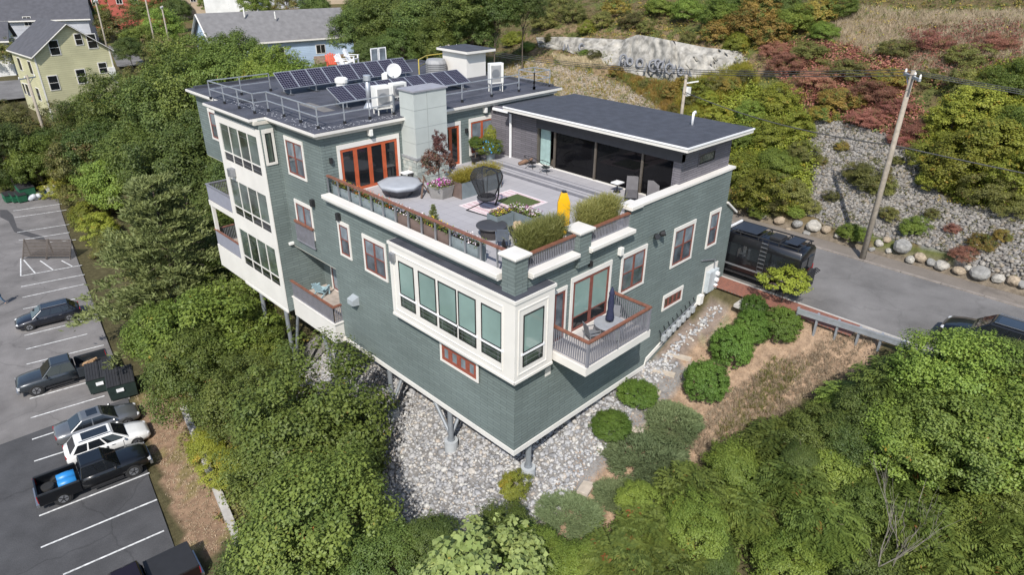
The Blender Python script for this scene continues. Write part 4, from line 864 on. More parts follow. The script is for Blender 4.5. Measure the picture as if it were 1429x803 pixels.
# electric meters and conduit at the street end of the right-hand wall
mt = hb('meter_board', WHT, (15.25, 16.6, -.03, 0, 2.3, 4.35)); MB().box(15.35, 16.4, -.28, -.03, 2.75, 4.05).build('meter_cabinet', M('meter_grey', (.42, .46, .48), .5), mt, bevel=.02)
for i in range(3): MB().tube([(16.15, -.28, 3.0+i*.4), (16.15, -.42, 3.0+i*.4)], .13, 14).build('meter', WH2, mt)
MB().tube([(16.1, -.1, 4.05), (16.1, -.06, 4.6), (14.6, -.05, 5.0)], .04, 8).build('conduit', GRY, mt); MB().box(14.75, 15.1, -.25, 0, 2.2, 2.75).build('junction_box', WP, mt)
# row of gas meters on a pipe frame
gm = MB(); gx0, gz0, gx1, gz1 = 11.1, 1.72, 14.3, 2.55
gm.tube([(gx0, -.18, gz0), (gx1, -.18, gz1)], .035, 8); gr = gm.build('gas_pipe', GRY, house); MB().tube([(gx0, -.18, gz0-.55), (gx1, -.18, gz1-.55)], .03, 8).build('lower_pipe', GRY, gr)
for i in range(7):
    t = (i+.5)/7; x = gx0+(gx1-gx0)*t; z = gz0+(gz1-gz0)*t
    MB().box(x-.14, x+.14, -.32, -.1, z-.5, z-.1).build('gas_meter', M('gas_meter', (.36, .38, .39), .5), gr, bevel=.04); MB().tube([(x, -.18, z), (x, -.18, z-.12)], .03, 6).build('riser', GRY, gr)
for i in range(9):
    t = i/8; x = gx0+(gx1-gx0)*t; z = gz0+(gz1-gz0)*t; MB().bar((x, -.02, z+.25), (x, -.18, z), .03).build('bracket', BLK, gr)
# ================================================================== ON THE TERRACE
FZ = TZ+.05
ZN = M('zinc', (.22, .26, .275), .5, .3, var=.12); TERB = M('planter_brown', (.14, .10, .085), .7)
def leafy(name, verts, mat, parent): return link(name, quads_mesh(name, verts, mat), parent)
def blades(cx, cy, z, lx, ly, n_, h, mat, name, label, cat, group=None, spread=.45):
    r = np.random.default_rng(abs(hash((round(cx, 2), round(cy, 2)))) % 9999); o = empty(name, (cx, cy, z), 0, label, cat, group)
    b0 = np.stack([r.uniform(-lx/2, lx/2, n_), r.uniform(-ly/2, ly/2, n_), np.zeros(n_)], -1); d = unit(np.stack([r.normal(size=n_)*spread, r.normal(size=n_)*spread, np.ones(n_)], -1)); L = h*r.uniform(.6, 1.1, n_)
    V1 = leaf_quads(b0+d*L[:, None]*.4, unit(np.cross(d, r.normal(size=(n_, 3)))), L*.95, .013, r, 0, along=d)
    d2 = unit(d+np.stack([r.normal(size=n_)*.7, r.normal(size=n_)*.7, np.full(n_, -.25)], -1)); V2 = leaf_quads(b0+d*L[:, None]*.8+d2*L[:, None]*.12, unit(np.cross(d2, r.normal(size=(n_, 3)))), L*.26, .016, r, 0, along=d2)
    leafy('blades', np.concatenate([V1, V2]), mat, o); return o
def trough(x0, x1, y0, y1, h, label, mat=None, z=FZ, group=None):
    mat = mat or ZN; o = empty('planter', ((x0+x1)/2, (y0+y1)/2, z), 0, label, 'planter', group); a, b_ = (x1-x0)/2, (y1-y0)/2; t = .03
    for q in ((-a, a, -b_, -b_+t), (-a, a, b_-t, b_), (-a, -a+t, -b_+t, b_-t), (a-t, a, -b_+t, b_-t)): MB().box(*q, 0, h).build('side', mat, o)
    MB().box(-a+t, a-t, -b_+t, b_-t, .02, h-.06).build('soil', M('potting_soil', (.05, .035, .025), .95), o); return o
def flowers(cx, cy, z, lx, ly, mats, label, n_=130, h=.22, green=None, group=None, cat='flowers', name='flowers'):
    r = np.random.default_rng(int(cx*100+cy*10) % 9999+3); o = empty(name, (cx, cy, z), 0, label, cat, group)
    k = n_*2; C = np.stack([r.uniform(-lx/2, lx/2, k), r.uniform(-ly/2, ly/2, k), r.uniform(0, h, k)], -1); leafy('leaves', leaf_quads(C, unit(r.normal(size=(k, 3))+[0, 0, .8]), r.uniform(.06, .13, k), .05, r), green or F_BRI, o)
    for m_ in mats:
        k = n_//len(mats); C = np.stack([r.uniform(-lx/2, lx/2, k), r.uniform(-ly/2, ly/2, k), r.uniform(h*.5, h*1.15, k)], -1); leafy('blooms', leaf_quads(C, unit(r.normal(size=(k, 3))*.5+[0, 0, 1]), r.uniform(.05, .1, k), .07, r), m_, o)['kind'] = 'stuff'
    return o
PKF = M('petal_magenta', (.55, .03, .42), .6, var=.3, scale=20); WHF = M('petal_white', (.75, .65, .68), .6); ORF = M('petal_orange', (.62, .13, .02), .6, var=.3, scale=20); YLF = M('petal_yellow', (.6, .42, .03), .6); BLF = M('petal_blue', (.05, .30, .62), .6); PRF = M('petal_purple', (.2, .06, .13), .6, var=.4, scale=20)
specs = [((12.05, 13.6), ZN, (YLF, ORF)), ((10.1, 11.9), ZN, (ORF, ORF)), ((8.2, 9.95), ZN, (ORF, WHF)), ((6.3, 8.05), TERB, (WHF,)), ((4.4, 6.15), TERB, (YLF,)), ((2.5, 4.25), ZN, (WHF,))]
tl = ['nearest the folding doors', 'second from the folding doors', 'third from the folding doors', 'brown one, nearer the doors', 'brown one, nearer the corner pillar', 'nearest the corner pillar']
for ((y0, y1), m_, fl_), nm in zip(specs, tl):
    trough(.24, .72, y0, y1, .78, f'long planter behind the wood-topped rail, {nm}', m_, group='planters along the rail')
    flowers(.48, (y0+y1)/2, FZ+.7, .6, y1-y0, fl_, f'flowers in the rail planter {nm}', 110, .3, group='flowers along the rail')
# covered round table with folded timber legs beside it
o = empty('covered_table', (3.15, 11.75, FZ), 0, 'round table under a grey fabric cover on the terrace', 'table')
mb = MB(); mb.lathe((0, 0, 0), [(1.14, .50), (1.2, .66), (1.18, .70), (.9, .72), (.5, .73), (.05, .735)], 8).build('cover', M('cover_grey', (.34, .36, .39), .8, var=.08, scale=2), o, True)
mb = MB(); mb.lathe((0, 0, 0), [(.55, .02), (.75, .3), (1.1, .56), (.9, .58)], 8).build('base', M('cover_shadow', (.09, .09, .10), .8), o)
o = empty('folding_trestle', (4.05, 10.75, FZ), 0, 'brown timber trestle leaning against the covered table', 'trestle')
for a, b_ in (((.35, .1, 0), (-.2, .3, .95)), ((.6, .35, 0), (.25, .5, .95)), ((-.5, -.25, .05), (.35, .55, .85))): MB().bar(a, b_, .09, .06).build('leg', M('trestle_wood', (.12, .075, .055), .7), o)
o = empty('side_table', (4.55, 13.05, FZ), 0, 'small white-topped side table by the folding doors', 'table'); MB().box(-.3, .3, -.22, .22, .62, .67).build('top', WC, o)
for sx in (-1, 1):
    for sy in (-1, 1): MB().box(sx*.25-.02, sx*.25+.02, sy*.17-.02, sy*.17+.02, 0, .62).build('leg', BLK, o)
# copper maple and petunias in a six-sided planter
o = empty('hexagonal_planter', (4.6, 10.2, FZ), 0, 'six-sided grey planter holding the copper-leaved maple', 'planter')
MB().lathe((0, 0, 0), [(.62, 0), (.78, .62), (.80, .66), (.70, .66), (.66, .55), (.02, .55)], 6).build('pot', M('planter_stone', (.24, .23, .22), .85, bump=.3), o)
o = empty('copper_maple', (4.75, 10.45, FZ+.5), 0, 'copper-leaved Japanese maple in the six-sided planter', 'tree'); a = link('crown', CR['copper'][0], o); a.location = (.1, .15, 1.15); a.scale = (.82, .82, .85); a = link('crown', CR['copper'][0], o); a.location = (.2, .25, 2.05); a.scale = (.4, .4, .75); a.rotation_euler = (0, 0, 2); t = link('trunk', TR[0], o); t.scale = (.9, .9, 1.5)
flowers(4.45, 9.95, FZ+.6, 1.15, .9, (PKF, PKF, WHF), 'magenta and white petunias spilling over the six-sided planter', 260, .3)
# long planter with golden grass
p_ = trough(5.05, 7.9, 9.0, 9.75, .85, 'long zinc planter with brown ends behind the swing chair')
for sx in (-1.44, 1.44): MB().box(sx-.015, sx+.015, -.385, .385, 0, .86).build('end_panel', TERB, p_)
blades(6.4, 9.4, FZ+.8, 2.7, .6, 4200, .72, F_YGR, 'golden_grass', 'bushy golden grass filling the long planter', 'grass plant', None, .75)
# rug, mat
o = empty('rug', (6.15, 7.0, FZ), 0, 'pale pink and white striped outdoor rug under the swing chair', 'rug'); RGM = M('rug_pink', (.56, .42, .44), .9, var=.18, scale=12); 
MB().box(-1.85, 1.85, -1.4, 1.4, .003, .012).build('weave', RGM, o)
for q in ((-1.85, 1.85, -1.4, -1.3), (-1.85, 1.85, 1.3, 1.4), (-1.85, -1.75, -1.3, 1.3), (1.75, 1.85, -1.3, 1.3)): MB().box(*q, .013, .017).build('border', M('rug_border', (.66, .60, .60), .9, var=.2, scale=30), o)
for k in range(9): MB().box(-1.6+k*.38, -1.5+k*.38, -1.28, 1.28, .013, .016).build('stripe', M('rug_border', (0, 0, 0)), o)
tag(MB().box(6.15, 7.7, 5.85, 7.55, FZ+.018, FZ+.045).build('turf_mat', M('turf', (.075, .105, .028), .95, var=.25, scale=14, bump=.8)), 'rectangle of green artificial turf lying on the pink rug', 'mat')
# hanging egg-shaped swing chair
o = empty('swing_chair', (4.95, 7.0, FZ), R_(8), 'black mesh swing chair with a hooded seat on a curved stand', 'swing chair')
MB().tube([(-.75, -.7, .03), (.7, -.75, .03), (.85, 0, .03), (.7, .75, .03), (-.75, .7, .03), (-.75, -.7, .03)], .03, 6).build('base_frame', BLK, o)
MB().tube([(.7, 0, .03), (.95, 0, .5), (1.0, 0, 1.1), (.8, 0, 1.75), (.35, 0, 2.05), (0, 0, 2.02)], .045, 8).build('spine', BLK, o); MB().tube([(0, 0, 2.02), (0, 0, 1.86)], .012, 6).build('chain', BLK, o)
mm = bpy.data.materials.new('chair_mesh'); n, l, b = nodes(mm); b.inputs['Base Color'].default_value = (.025, .025, .028, 1); b.inputs['Roughness'].default_value = .6; b.inputs['Alpha'].default_value = .62
mb = MB(); Rr = .62; rows = 9; cols_ = 6; a0 = R_(55); span = R_(250)
for i in range(rows+1):
    ph = -1.25+2.6*i/rows
    for k in range(cols_+1):
        th = a0+span*k/cols_-R_(0); rr_ = (.30+.50*min(1, max(0, (ph+1.25)/2.1)))*(1 if i < rows else .86)
        mb.v.append((rr_*math.cos(th), rr_*math.sin(th), .5+1.45*i/rows+(.1 if i == rows else 0)))
for i in range(rows):
    for k in range(cols_): q = i*(cols_+1)+k; mb.f.append((q, q+1, q+cols_+2, q+cols_+1))
mb.f.append(tuple(rows*(cols_+1)+k for k in range(cols_+1))); hood = mb.build('hood', mm, o)
edge = [mb.v[i*(cols_+1)] for i in range(rows+1)]; edge2 = [mb.v[i*(cols_+1)+cols_] for i in range(rows+1)]
MB().tube(edge+edge2[::-1]+[edge[0]], .035, 6).build('rim', BLK, o)
for k in (2, 3, 4): MB().tube([mb.v[i*(cols_+1)+k] for i in range(rows+1)], .018, 5).build('rib', BLK, o)
MB().lathe((0, 0, .55), [(.05, 0), (.45, .03), (.5, .12), (.42, .2), (.05, .22)], 16).build('cushion', M('cushion_dark', (.03, .03, .035), .9), o, True)
# zinc cubes with bedding plants
trough(3.15, 4.2, 4.35, 5.05, .8, 'zinc planter box of golden bedding plants in front of the rug'); flowers(3.68, 4.7, FZ+.72, .95, .6, (YLF, PRF), 'golden bedding plants in the zinc box', 160, .22)
trough(4.3, 5.05, 3.2, 5.0, .75, 'zinc planter box of purple flowers beside the golden one'); flowers(4.68, 4.1, FZ+.68, .7, 1.7, (PRF, WHF), 'purple and white flowers in the zinc box', 220, .25)
o = empty('round_table', (2.75, 4.3, FZ), 0, 'low round black table with wicker skirt beside the zinc planters', 'table'); MB().lathe((0, 0, 0), [(.5, 0), (.56, .35), (.58, .5)], 24).build('drum', M('wicker', (.05, .045, .045), .8, bump=.8), o); MB().lathe((0, 0, 0), [(.7, .5), (.72, .52), (.72, .56), (.68, .57), (.02, .575)], 28).build('top', M('table_black', (.05, .05, .055), .5), o, True)
def patio_chair(x, y, z, rz, mat, label, group=None, frame=None):
    o = empty('patio_chair', (x, y, z), rz, label, 'chair', group); frame = frame or mat
    MB().box(-.26, .26, -.26, .26, .40, .45).build('seat', mat, o, bevel=.015); MB().add([(-.26, .24, .45), (.26, .24, .45), (.25, .38, .98), (-.25, .38, .98), (-.26, .27, .45), (.26, .27, .45), (.25, .41, .98), (-.25, .41, .98)], [(0, 1, 2, 3), (7, 6, 5, 4), (0, 3, 7, 4), (1, 5, 6, 2), (3, 2, 6, 7), (0, 4, 5, 1)]).build('backrest', mat, o)
    for sx in (-1, 1):
        MB().box(sx*.28-.02, sx*.28+.02, -.24, .3, .62, .655).build('armrest', frame, o)
        for sy, yy_ in ((-1, -.24), (1, .26)): MB().box(sx*.27-.02, sx*.27+.02, yy_-.02, yy_+.02, 0, .62).build('leg', frame, o)
patio_chair(2.25, 3.1, FZ, 2.4, M('chair_slate', (.12, .14, .17), .6), 'slate grey patio chair beside the black round table')
patio_chair(1.35, 1.6, FZ, .6, M('chair_wire', (.03, .03, .033), .6), 'black patio chair inside the corner pillar')
o = empty('rock_planter', (3.6, 3.45, FZ), 0, 'tan rock set in a black bowl beside the zinc boxes', 'bowl'); MB().lathe((0, 0, 0), [(.25, 0), (.42, .25), (.46, .4), (.40, .4), (.35, .3), (.02, .3)], 18).build('bowl', BLK, o); MB().ball((0, .03, .48), (.3, .27, .26), 10, 7, .14).build('rock', M('tan_rock', (.42, .31, .20), .9, var=.3, scale=6, bump=.5), o)
o = empty('stone_urn', (3.35, 2.55, FZ), 0, 'squat stone urn with pale plant near the corner pillar', 'urn'); MB().lathe((0, 0, 0), [(.14, 0), (.2, .06), (.14, .14), (.25, .32), (.28, .42), (.2, .42)], 16).build('urn', M('urn_stone', (.33, .29, .25), .9), o, True); c_ = link('foliage', CR['olive'][0], o); c_.location = (0, 0, .5); c_.scale = (.2, .2, .16)
o = empty('glazed_pot', (2.6, 2.2, FZ), 0, 'bright blue glazed pot near the corner pillar', 'pot'); MB().lathe((0, 0, 0), [(.16, 0), (.32, .2), (.34, .34), (.24, .46), (.28, .5), (.2, .5)], 20).build('pot', M('blue_glaze', (.04, .14, .42), .15, var=.5, scale=9), o, True)
o = empty('blue_cushion_stool', (6.25, 1.6, FZ), 0, 'dark blue padded stool between the two clumps of tall grass', 'stool'); MB().lathe((0, 0, 0), [(.42, .12), (.5, .3), (.48, .45), (.3, .5), (.02, .5)], 16).build('cushion', M('navy_fabric', (.015, .035, .12), .8, var=.4, scale=6), o, True); MB().cyl((0, 0), .3, 0, .14, 12).build('base', BLK, o)
for x0, x1, nm in ((.85, 3.3, 'between the corner pillar and the middle pillar'), (4.6, 7.0, 'between the middle pillar and the white-capped wall')):
    trough(x0, x1, .4, .95, .55, f'low planter behind the right-hand rail {nm}', BLK, group='planters behind the right-hand rail'); blades((x0+x1)/2, .7, FZ+.5, x1-x0-.1, .5, 6500, 1.5, F_GRS, 'ornamental_grass', f'tall feathery green grass {nm}', 'grass plant', 'tall grasses behind the right-hand rail', .17)
# tall yellow board standing behind the grass
o = empty('yellow_board', (5.35, 2.3, FZ), R_(-38), 'tall bright yellow board standing upright behind the tall grass', 'board'); YB = M('board_yellow', (.72, .40, .01), .45, var=.06)
mb = MB(); prof = [(-.26, 0), (.26, 0), (.29, .6), (.29, 1.5), (.2, 1.8), (.12, 2.0), (-.12, 2.0), (-.2, 1.8), (-.29, 1.5), (-.29, .6)]; k = len(prof)
mb.add([(x, -.09-.05*math.sin(z*1.5), z) for x, z in prof]+[(x*.94, .13, z) for x, z in prof], [tuple(range(k)), tuple(range(2*k-1, k-1, -1))]+[(i, k+i, k+(i+1) % k, (i+1) % k) for i in range(k)]); mb.build('board', YB, o, bevel=.03); MB().box(-.1, .1, -.1, .14, 2.0, 2.05).build('end_cap', BLK, o); MB().box(-.3, .3, -.25, .3, 0, .05).build('foot', BLK, o)
# loungers, side table and wire chairs on the platform
PZ = TZ+.4
def lounger(x, y, rz, label):
    o = empty('sun_lounger', (x, y, PZ), rz, label, 'sun lounger', 'loungers on the platform'); m_ = M('lounger_mesh', (.105, .10, .105), .8)
    MB().bar((-.95, 0, .3), (.2, 0, .32), .6, .05).build('seat', m_, o); MB().bar((.2, 0, .32), (.85, 0, .85), .6, .05).build('backrest', m_, o)
    for sy in (-1, 1):
        MB().bar((-.95, sy*.32, .28), (.3, sy*.32, .28), .04).build('frame_rail', BLK, o)
        for x_ in (-.85, .25): MB().box(x_-.02, x_+.02, sy*.32-.02, sy*.32+.02, 0, .28).build('leg', BLK, o)
lounger(11.0, 2.55, R_(35), 'dark mesh sun lounger by the glass wall, next to the white side table'); lounger(11.15, 1.35, R_(35), 'dark mesh sun lounger by the glass wall, close to the white-capped wall')
o = empty('side_table', (11.1, 3.55, PZ), 0, 'small white-topped side table between glass wall and lounger', 'table'); MB().box(-.27, .27, -.24, .24, .5, .55).build('top', WC, o); MB().cyl((0, 0), .03, 0, .5, 8).build('stem', BLK, o); MB().cyl((0, 0), .2, 0, .03, 14).build('foot', BLK, o)
for x, y, nm in ((10.85, 9.55, 'closer to the closet doors'), (10.8, 8.4, 'closer to the steps')):
    o = empty('wire_chair', (x, y, PZ), R_(100), f'round black string chair on the platform, {nm}', 'chair', 'string chairs on the platform')
    pts = [(.42*math.cos(t), .38*math.sin(t), .55+.28*math.sin(t)) for t in np.linspace(0, 2*math.pi, 17)]; MB().tube(pts, .018, 6).build('hoop', BLK, o)
    for k in range(8): MB().tube([pts[k*2], (0, -.05, .3)], .008, 4).build('string', BLK, o)
    MB().lathe((0, -.05, .27), [(.02, 0), (.22, .02), (.26, .06), (.02, .05)], 12).build('seat', BLK, o)
    for a in (.6, 2.5, 4.7): MB().tube([(.05*math.cos(a), .05*math.sin(a), .3), (.34*math.cos(a), .34*math.sin(a), 0)], .014, 5).build('leg', BLK, o)
# potted topiary, hanging flowers, driftwood by the back wall
o = empty('potted_topiary', (9.9, 13.3, FZ), 0, 'round-headed topiary in a dark pot under the terrace window', 'potted plant'); MB().lathe((0, 0, 0), [(.22, 0), (.3, .42), (.33, .45), (.27, .45), (.02, .4)], 16).build('pot', BLK, o, True); MB().tube([(0, 0, .4), (0, 0, 1.1)], .03, 6).build('stem', BARK, o); c_ = link('ball', CR['box'][0], o); c_.location = (0, 0, 1.3); c_.scale = (.42, .42, .38)
o = empty('flower_stand', (10.5, 12.6, FZ), 0, 'tall stand of trailing plants with blue flowers beside the terrace window', 'potted plant'); MB().lathe((0, 0, 0), [(.25, 0), (.3, .8), (.42, .9), (.38, .9)], 16).build('stand', ZN, o); c_ = link('foliage', CR['bright'][0], o); c_.location = (0, 0, 1.05); c_.scale = (.72, .72, .62); c_ = link('foliage', CR['yellow'][0], o); c_.location = (.1, .1, 1.75); c_.scale = (.32, .32, .5)
r = np.random.default_rng(4); C_ = sph(60, r)*.7; C_[:, 2] = np.abs(C_[:, 2])*.8+.95; C_[:, 0] -= .1; leafy('blooms', leaf_quads(C_, C_-[0, 0, 1], .14, .12, r), BLF, o)['kind'] = 'stuff'
o = empty('driftwood', (11.25, 10.35, PZ), 0, 'gnarled brown driftwood lying on the platform', 'driftwood'); mb = MB().tube([(-.5, .1, .08), (-.1, 0, .18), (.3, .05, .12), (.55, -.1, .3)], [.1, .14, .1, .04], 8).build('log', M('driftwood', (.20, .12, .08), .9, var=.3, scale=9, bump=.6), o, True); MB().tube([(-.1, 0, .18), (-.3, .3, .1)], [.07, .03], 7).build('branch', MATS['driftwood'], o)
o = empty('dwarf_spruce', (1.25, 6.6, FZ), 0, 'small cone-shaped dwarf spruce behind the wood-topped rail', 'potted plant'); MB().lathe((0, 0, 0), [(.15, 0), (.2, .3), (.02, .27)], 14).build('pot', ZN, o); a = link('needles', PN[0], o); a.location = (0, 0, .25); a.scale = (.75, .75, 1.05)
# corner balcony furniture
o = empty('balcony_table', (4.55, -1.35, 4.86), 0, 'round grey table on the corner balcony', 'table'); MB().lathe((0, 0, 0), [(.68, .70), (.70, .72), (.70, .75), (.02, .76)], 28).build('top', M('table_grey', (.28, .29, .31), .6), o); MB().cyl((0, 0), .06, 0, .7, 10).build('stem', BLK, o); MB().lathe((0, 0, 0), [(.35, 0), (.35, .04), (.05, .08)], 14).build('foot', BLK, o)
o = empty('parasol', (4.6, -1.3, 4.9), 0, 'closed navy blue parasol standing through the balcony table', 'parasol'); NV = M('parasol_navy', (.018, .022, .055), .85, var=.2, scale=8); MB().tube([(0, 0, 0), (0, 0, 2.45)], .025, 8).build('pole', BLK, o); MB().lathe((0, 0, 0), [(.18, .85), (.2, .95), (.13, 1.35), (.15, 1.7), (.11, 2.05), (.13, 2.15), (.03, 2.45)], 14).build('canopy', NV, o, True)
CG = M('balcony_chair', (.16, .165, .18), .7)
for x, y, rz, nm in ((3.75, -1.05, 1.2, 'by the sliding door'), (4.1, -1.85, 2.3, 'by the front rail'), (5.35, -.95, -1.1, 'by the side rail')): patio_chair(x, y, 4.87, rz, CG, f'grey patio chair at the balcony table, {nm}', 'chairs at the balcony table')
# ================================================================== VEHICLES
TYRE = M('tyre', (.018, .018, .018), .85); RIM = M('rim', (.42, .43, .45), .3, .8); CARG = glass('car_glass', (.012, .014, .017), .03, .2); LAMP = M('lamp_clear', (.6, .6, .6), .15); TAIL = M('lamp_red', (.32, .012, .012), .25); TRIM_ = M('car_trim', (.02, .02, .022), .6)
def carpaint(name, col, metal=.3):
    m = M(name, col, .32, metal, .05, 2); b = m.node_tree.nodes['Principled BSDF']; b.inputs['Coat Weight'].default_value = .7; b.inputs['Coat Roughness'].default_value = .05; return m
def loft(sections):
    """sections: lists of equal length of (x,y,z) loops, closed round"""
    mb = MB(); k = len(sections[0])
    for s in sections: mb.v += [tuple(map(float, p)) for p in s]
    for i in range(len(sections)-1):
        for j in range(k): mb.f.append((i*k+j, i*k+(j+1) % k, (i+1)*k+(j+1) % k, (i+1)*k+j))
    mb.f.append(tuple(range(k-1, -1, -1))); mb.f.append(tuple((len(sections)-1)*k+j for j in range(k))); return mb
def sec(x, w, zb, zt, crown=.03):
    h = zt-zb
    half = [(w*.86, zb), (w*.98, zb+.12), (w, zb+h*.45), (w*.985, zb+h*.75), (w*.92, zt-.02), (w*.5, zt+crown)]
    return [(x, y, z) for y, z in half]+[(x, -y, z) for y, z in half[::-1]]
def quad_on(a, b, c, d, u0, u1, v0, v1, off=.012, th=.01):
    """a thin plate on the face a-b (bottom) c-d (top right, top left), inset by fractions"""
    a, b, c, d = map(Vector, (a, b, c, d)); f = lambda u, v: (a.lerp(b, u)).lerp(d.lerp(c, u), v); n_ = (b-a).cross(d-a).normalized()
    q = [f(u0, v0), f(u1, v0), f(u1, v1), f(u0, v1)]
    return MB().add([p+n_*(off-th) for p in q]+[p+n_*off for p in q], [(0, 3, 2, 1), (4, 5, 6, 7), (0, 1, 5, 4), (1, 2, 6, 5), (2, 3, 7, 6), (3, 0, 4, 7)])
def wheel(o, x, y, r, wd=.22):
    s = 1 if y > 0 else -1
    t = MB().tube([(x, y-s*wd, r), (x, y, r)], r, 22).build('wheel', TYRE, o, bevel=.03)
    MB().tube([(x, y-s*.02, r), (x, y+s*.012, r)], r*.62, 20).build('rim', RIM, t)
    for k in range(5): a = k*2*math.pi/5; MB().bar((x, y+s*.018, r), (x+math.cos(a)*r*.56, y+s*.018, r+math.sin(a)*r*.56), .05, .02, (0, 1, 0)).build('spoke', DG if k % 5 == 9 else TRIM_, t)
    MB().tube([(x, y-s*.12, r), (x, y-s*.035, r)], r*1.16, 24).build('wheel_arch', TRIM_, t)
def greenhouse(o, paint, L0, x_ws0, x_ws1, x_rw1, x_rw0, zb, zr, wb, wr, pillars=(.5,), roofmat=None, sunroof=False, rear=True):
    """cabin on the belt line: windscreen base/top, rear top/base"""
    B = {s: [(x_rw0, s*wb, zb), (x_ws0, s*wb, zb), (x_ws1, s*wr, zr-.06), (x_rw1, s*wr, zr-.06)] for s in (1, -1)}
    T_ = {s: [(x_ws1-.05, s*wr*.8, zr), (x_rw1+.05, s*wr*.8, zr)] for s in (1, -1)}
    mb = MB(); v = B[1]+B[-1]+T_[1]+T_[-1]      # 0-3, 4-7, 8-9, 10-11
    mb.add(v, [(3, 2, 1, 0), (4, 5, 6, 7), (1, 2, 6, 5), (0, 4, 7, 3), (2, 3, 9, 8), (7, 6, 10, 11), (8, 9, 11, 10), (2, 8, 10, 6), (3, 7, 11, 9)])
    cab = mb.build('cabin', paint, o, bevel=.03)
    quad_on(B[-1][1], B[1][1], B[1][2], B[-1][2], .06, .94, .06, .93, .022).build('windscreen', CARG, o)
    if rear: quad_on(B[1][0], B[-1][0], B[-1][3], B[1][3], .07, .93, .1, .9, .022).build('rear_window', CARG, o)
    ps = [.03]+list(pillars)+[.97]
    for s in (1, -1):
        q = B[s] if s == -1 else [B[1][1], B[1][0], B[1][3], B[1][2]]
        pp = ps if s == -1 else [1-p for p in ps[::-1]]
        for a, b_ in zip(pp[:-1], pp[1:]): quad_on(*q, a+.018, b_-.018, .08, .9, .022).build('side_window', CARG, o)
    if sunroof: MB().box(x_rw1+.35, x_ws1-.2, -wr*.62, wr*.62, zr-.002, zr+.008).build('sunroof', CARG, o)
    return cab
def car(px, py, ang, paint, kind, label, z=LOT_Z, at=None, name='parked_car', group='vehicles in the parking lot'):
    p = P(px, py, z=z) if at is None else at; o = empty(name, (p[0], p[1], z+.012), ang, label, 'car', group)
    L, w_, hh = {'sedan': (4.75, .91, 1.45), 'wagon': (4.6, .91, 1.5), 'suv': (4.8, .97, 1.75)}[kind]; h2 = L/2; zb = .2; zbelt = {'sedan': .93, 'wagon': .95, 'suv': 1.1}[kind]
    S = [sec(-h2, w_*.82, zb+.18, zbelt-.1), sec(-h2+.12, w_*.93, zb+.05, zbelt-.02), sec(-h2+.6, w_, zb, zbelt+(.03 if kind == 'sedan' else .02)), sec(-.3, w_, zb, zbelt), sec(h2-1.45, w_, zb, zbelt-.02), sec(h2-.7, w_*.98, zb, zbelt-.13), sec(h2-.2, w_*.9, zb+.03, zbelt-.24), sec(h2, w_*.74, zb+.12, zbelt-.38)]
    loft(S).build('body', paint, o, True)
    if kind == 'sedan': greenhouse(o, paint, L, h2-1.25, h2-2.05, -h2+1.55, -h2+.75, zbelt-.03, hh, w_*.9, w_*.66, (.48,), sunroof=True)
    else: greenhouse(o, paint, L, h2-1.2, h2-1.95, -h2+.7, -h2+.22, zbelt-.03, hh, w_*.91, w_*.70, (.30, .62), sunroof=True)
    for x in (h2-.88, -h2+.92):
        for s in (1, -1): wheel(o, x, s*w_*1.0, .335 if kind != 'suv' else .38)
    for s in (1, -1):
        MB().ball((h2-.2, s*w_*.66, zbelt-.33), (.18, .2, .07), 10, 6).build('headlight', LAMP, o); MB().box(-h2-.012, -h2+.2, s*w_*.62-.18, s*w_*.62+.18, zbelt-.22, zbelt-.08).build('taillight', TAIL, o)
        MB().ball((h2-1.5, s*(w_+.08), zbelt+.05), (.09, .1, .07), 8, 5).build('mirror', paint, o)
        for x in (.2, -.85): MB().box(x-.1, x+.1, s*(w_+.012)-.012, s*(w_+.012)+.012, zbelt-.17, zbelt-.14).build('door_handle', RIM, o)
        for x in (-.35, .75): MB().box(x-.008, x+.008, s*(w_+.002)-.006, s*(w_+.002)+.006, zb+.15, zbelt-.08).build('door_seam', TRIM_, o)
    MB().box(h2-.06, h2+.012, -.38, .38, zb+.1, zb+.3).build('grille', TRIM_, o); MB().box(-h2-.01, -h2+.04, -.7, .7, zb+.12, zb+.24).build('rear_bumper', TRIM_, o); MB().box(-h2-.02, -h2+.01, -.24, .24, zb+.32, zb+.45).build('number_plate', WC, o)
    if kind != 'sedan':
        for s in (1, -1): MB().box(-h2+.85, h2-2.05, s*w_*.6-.02, s*w_*.6+.02, hh+.015, hh+.05).build('roof_rail', RIM, o)
    return o
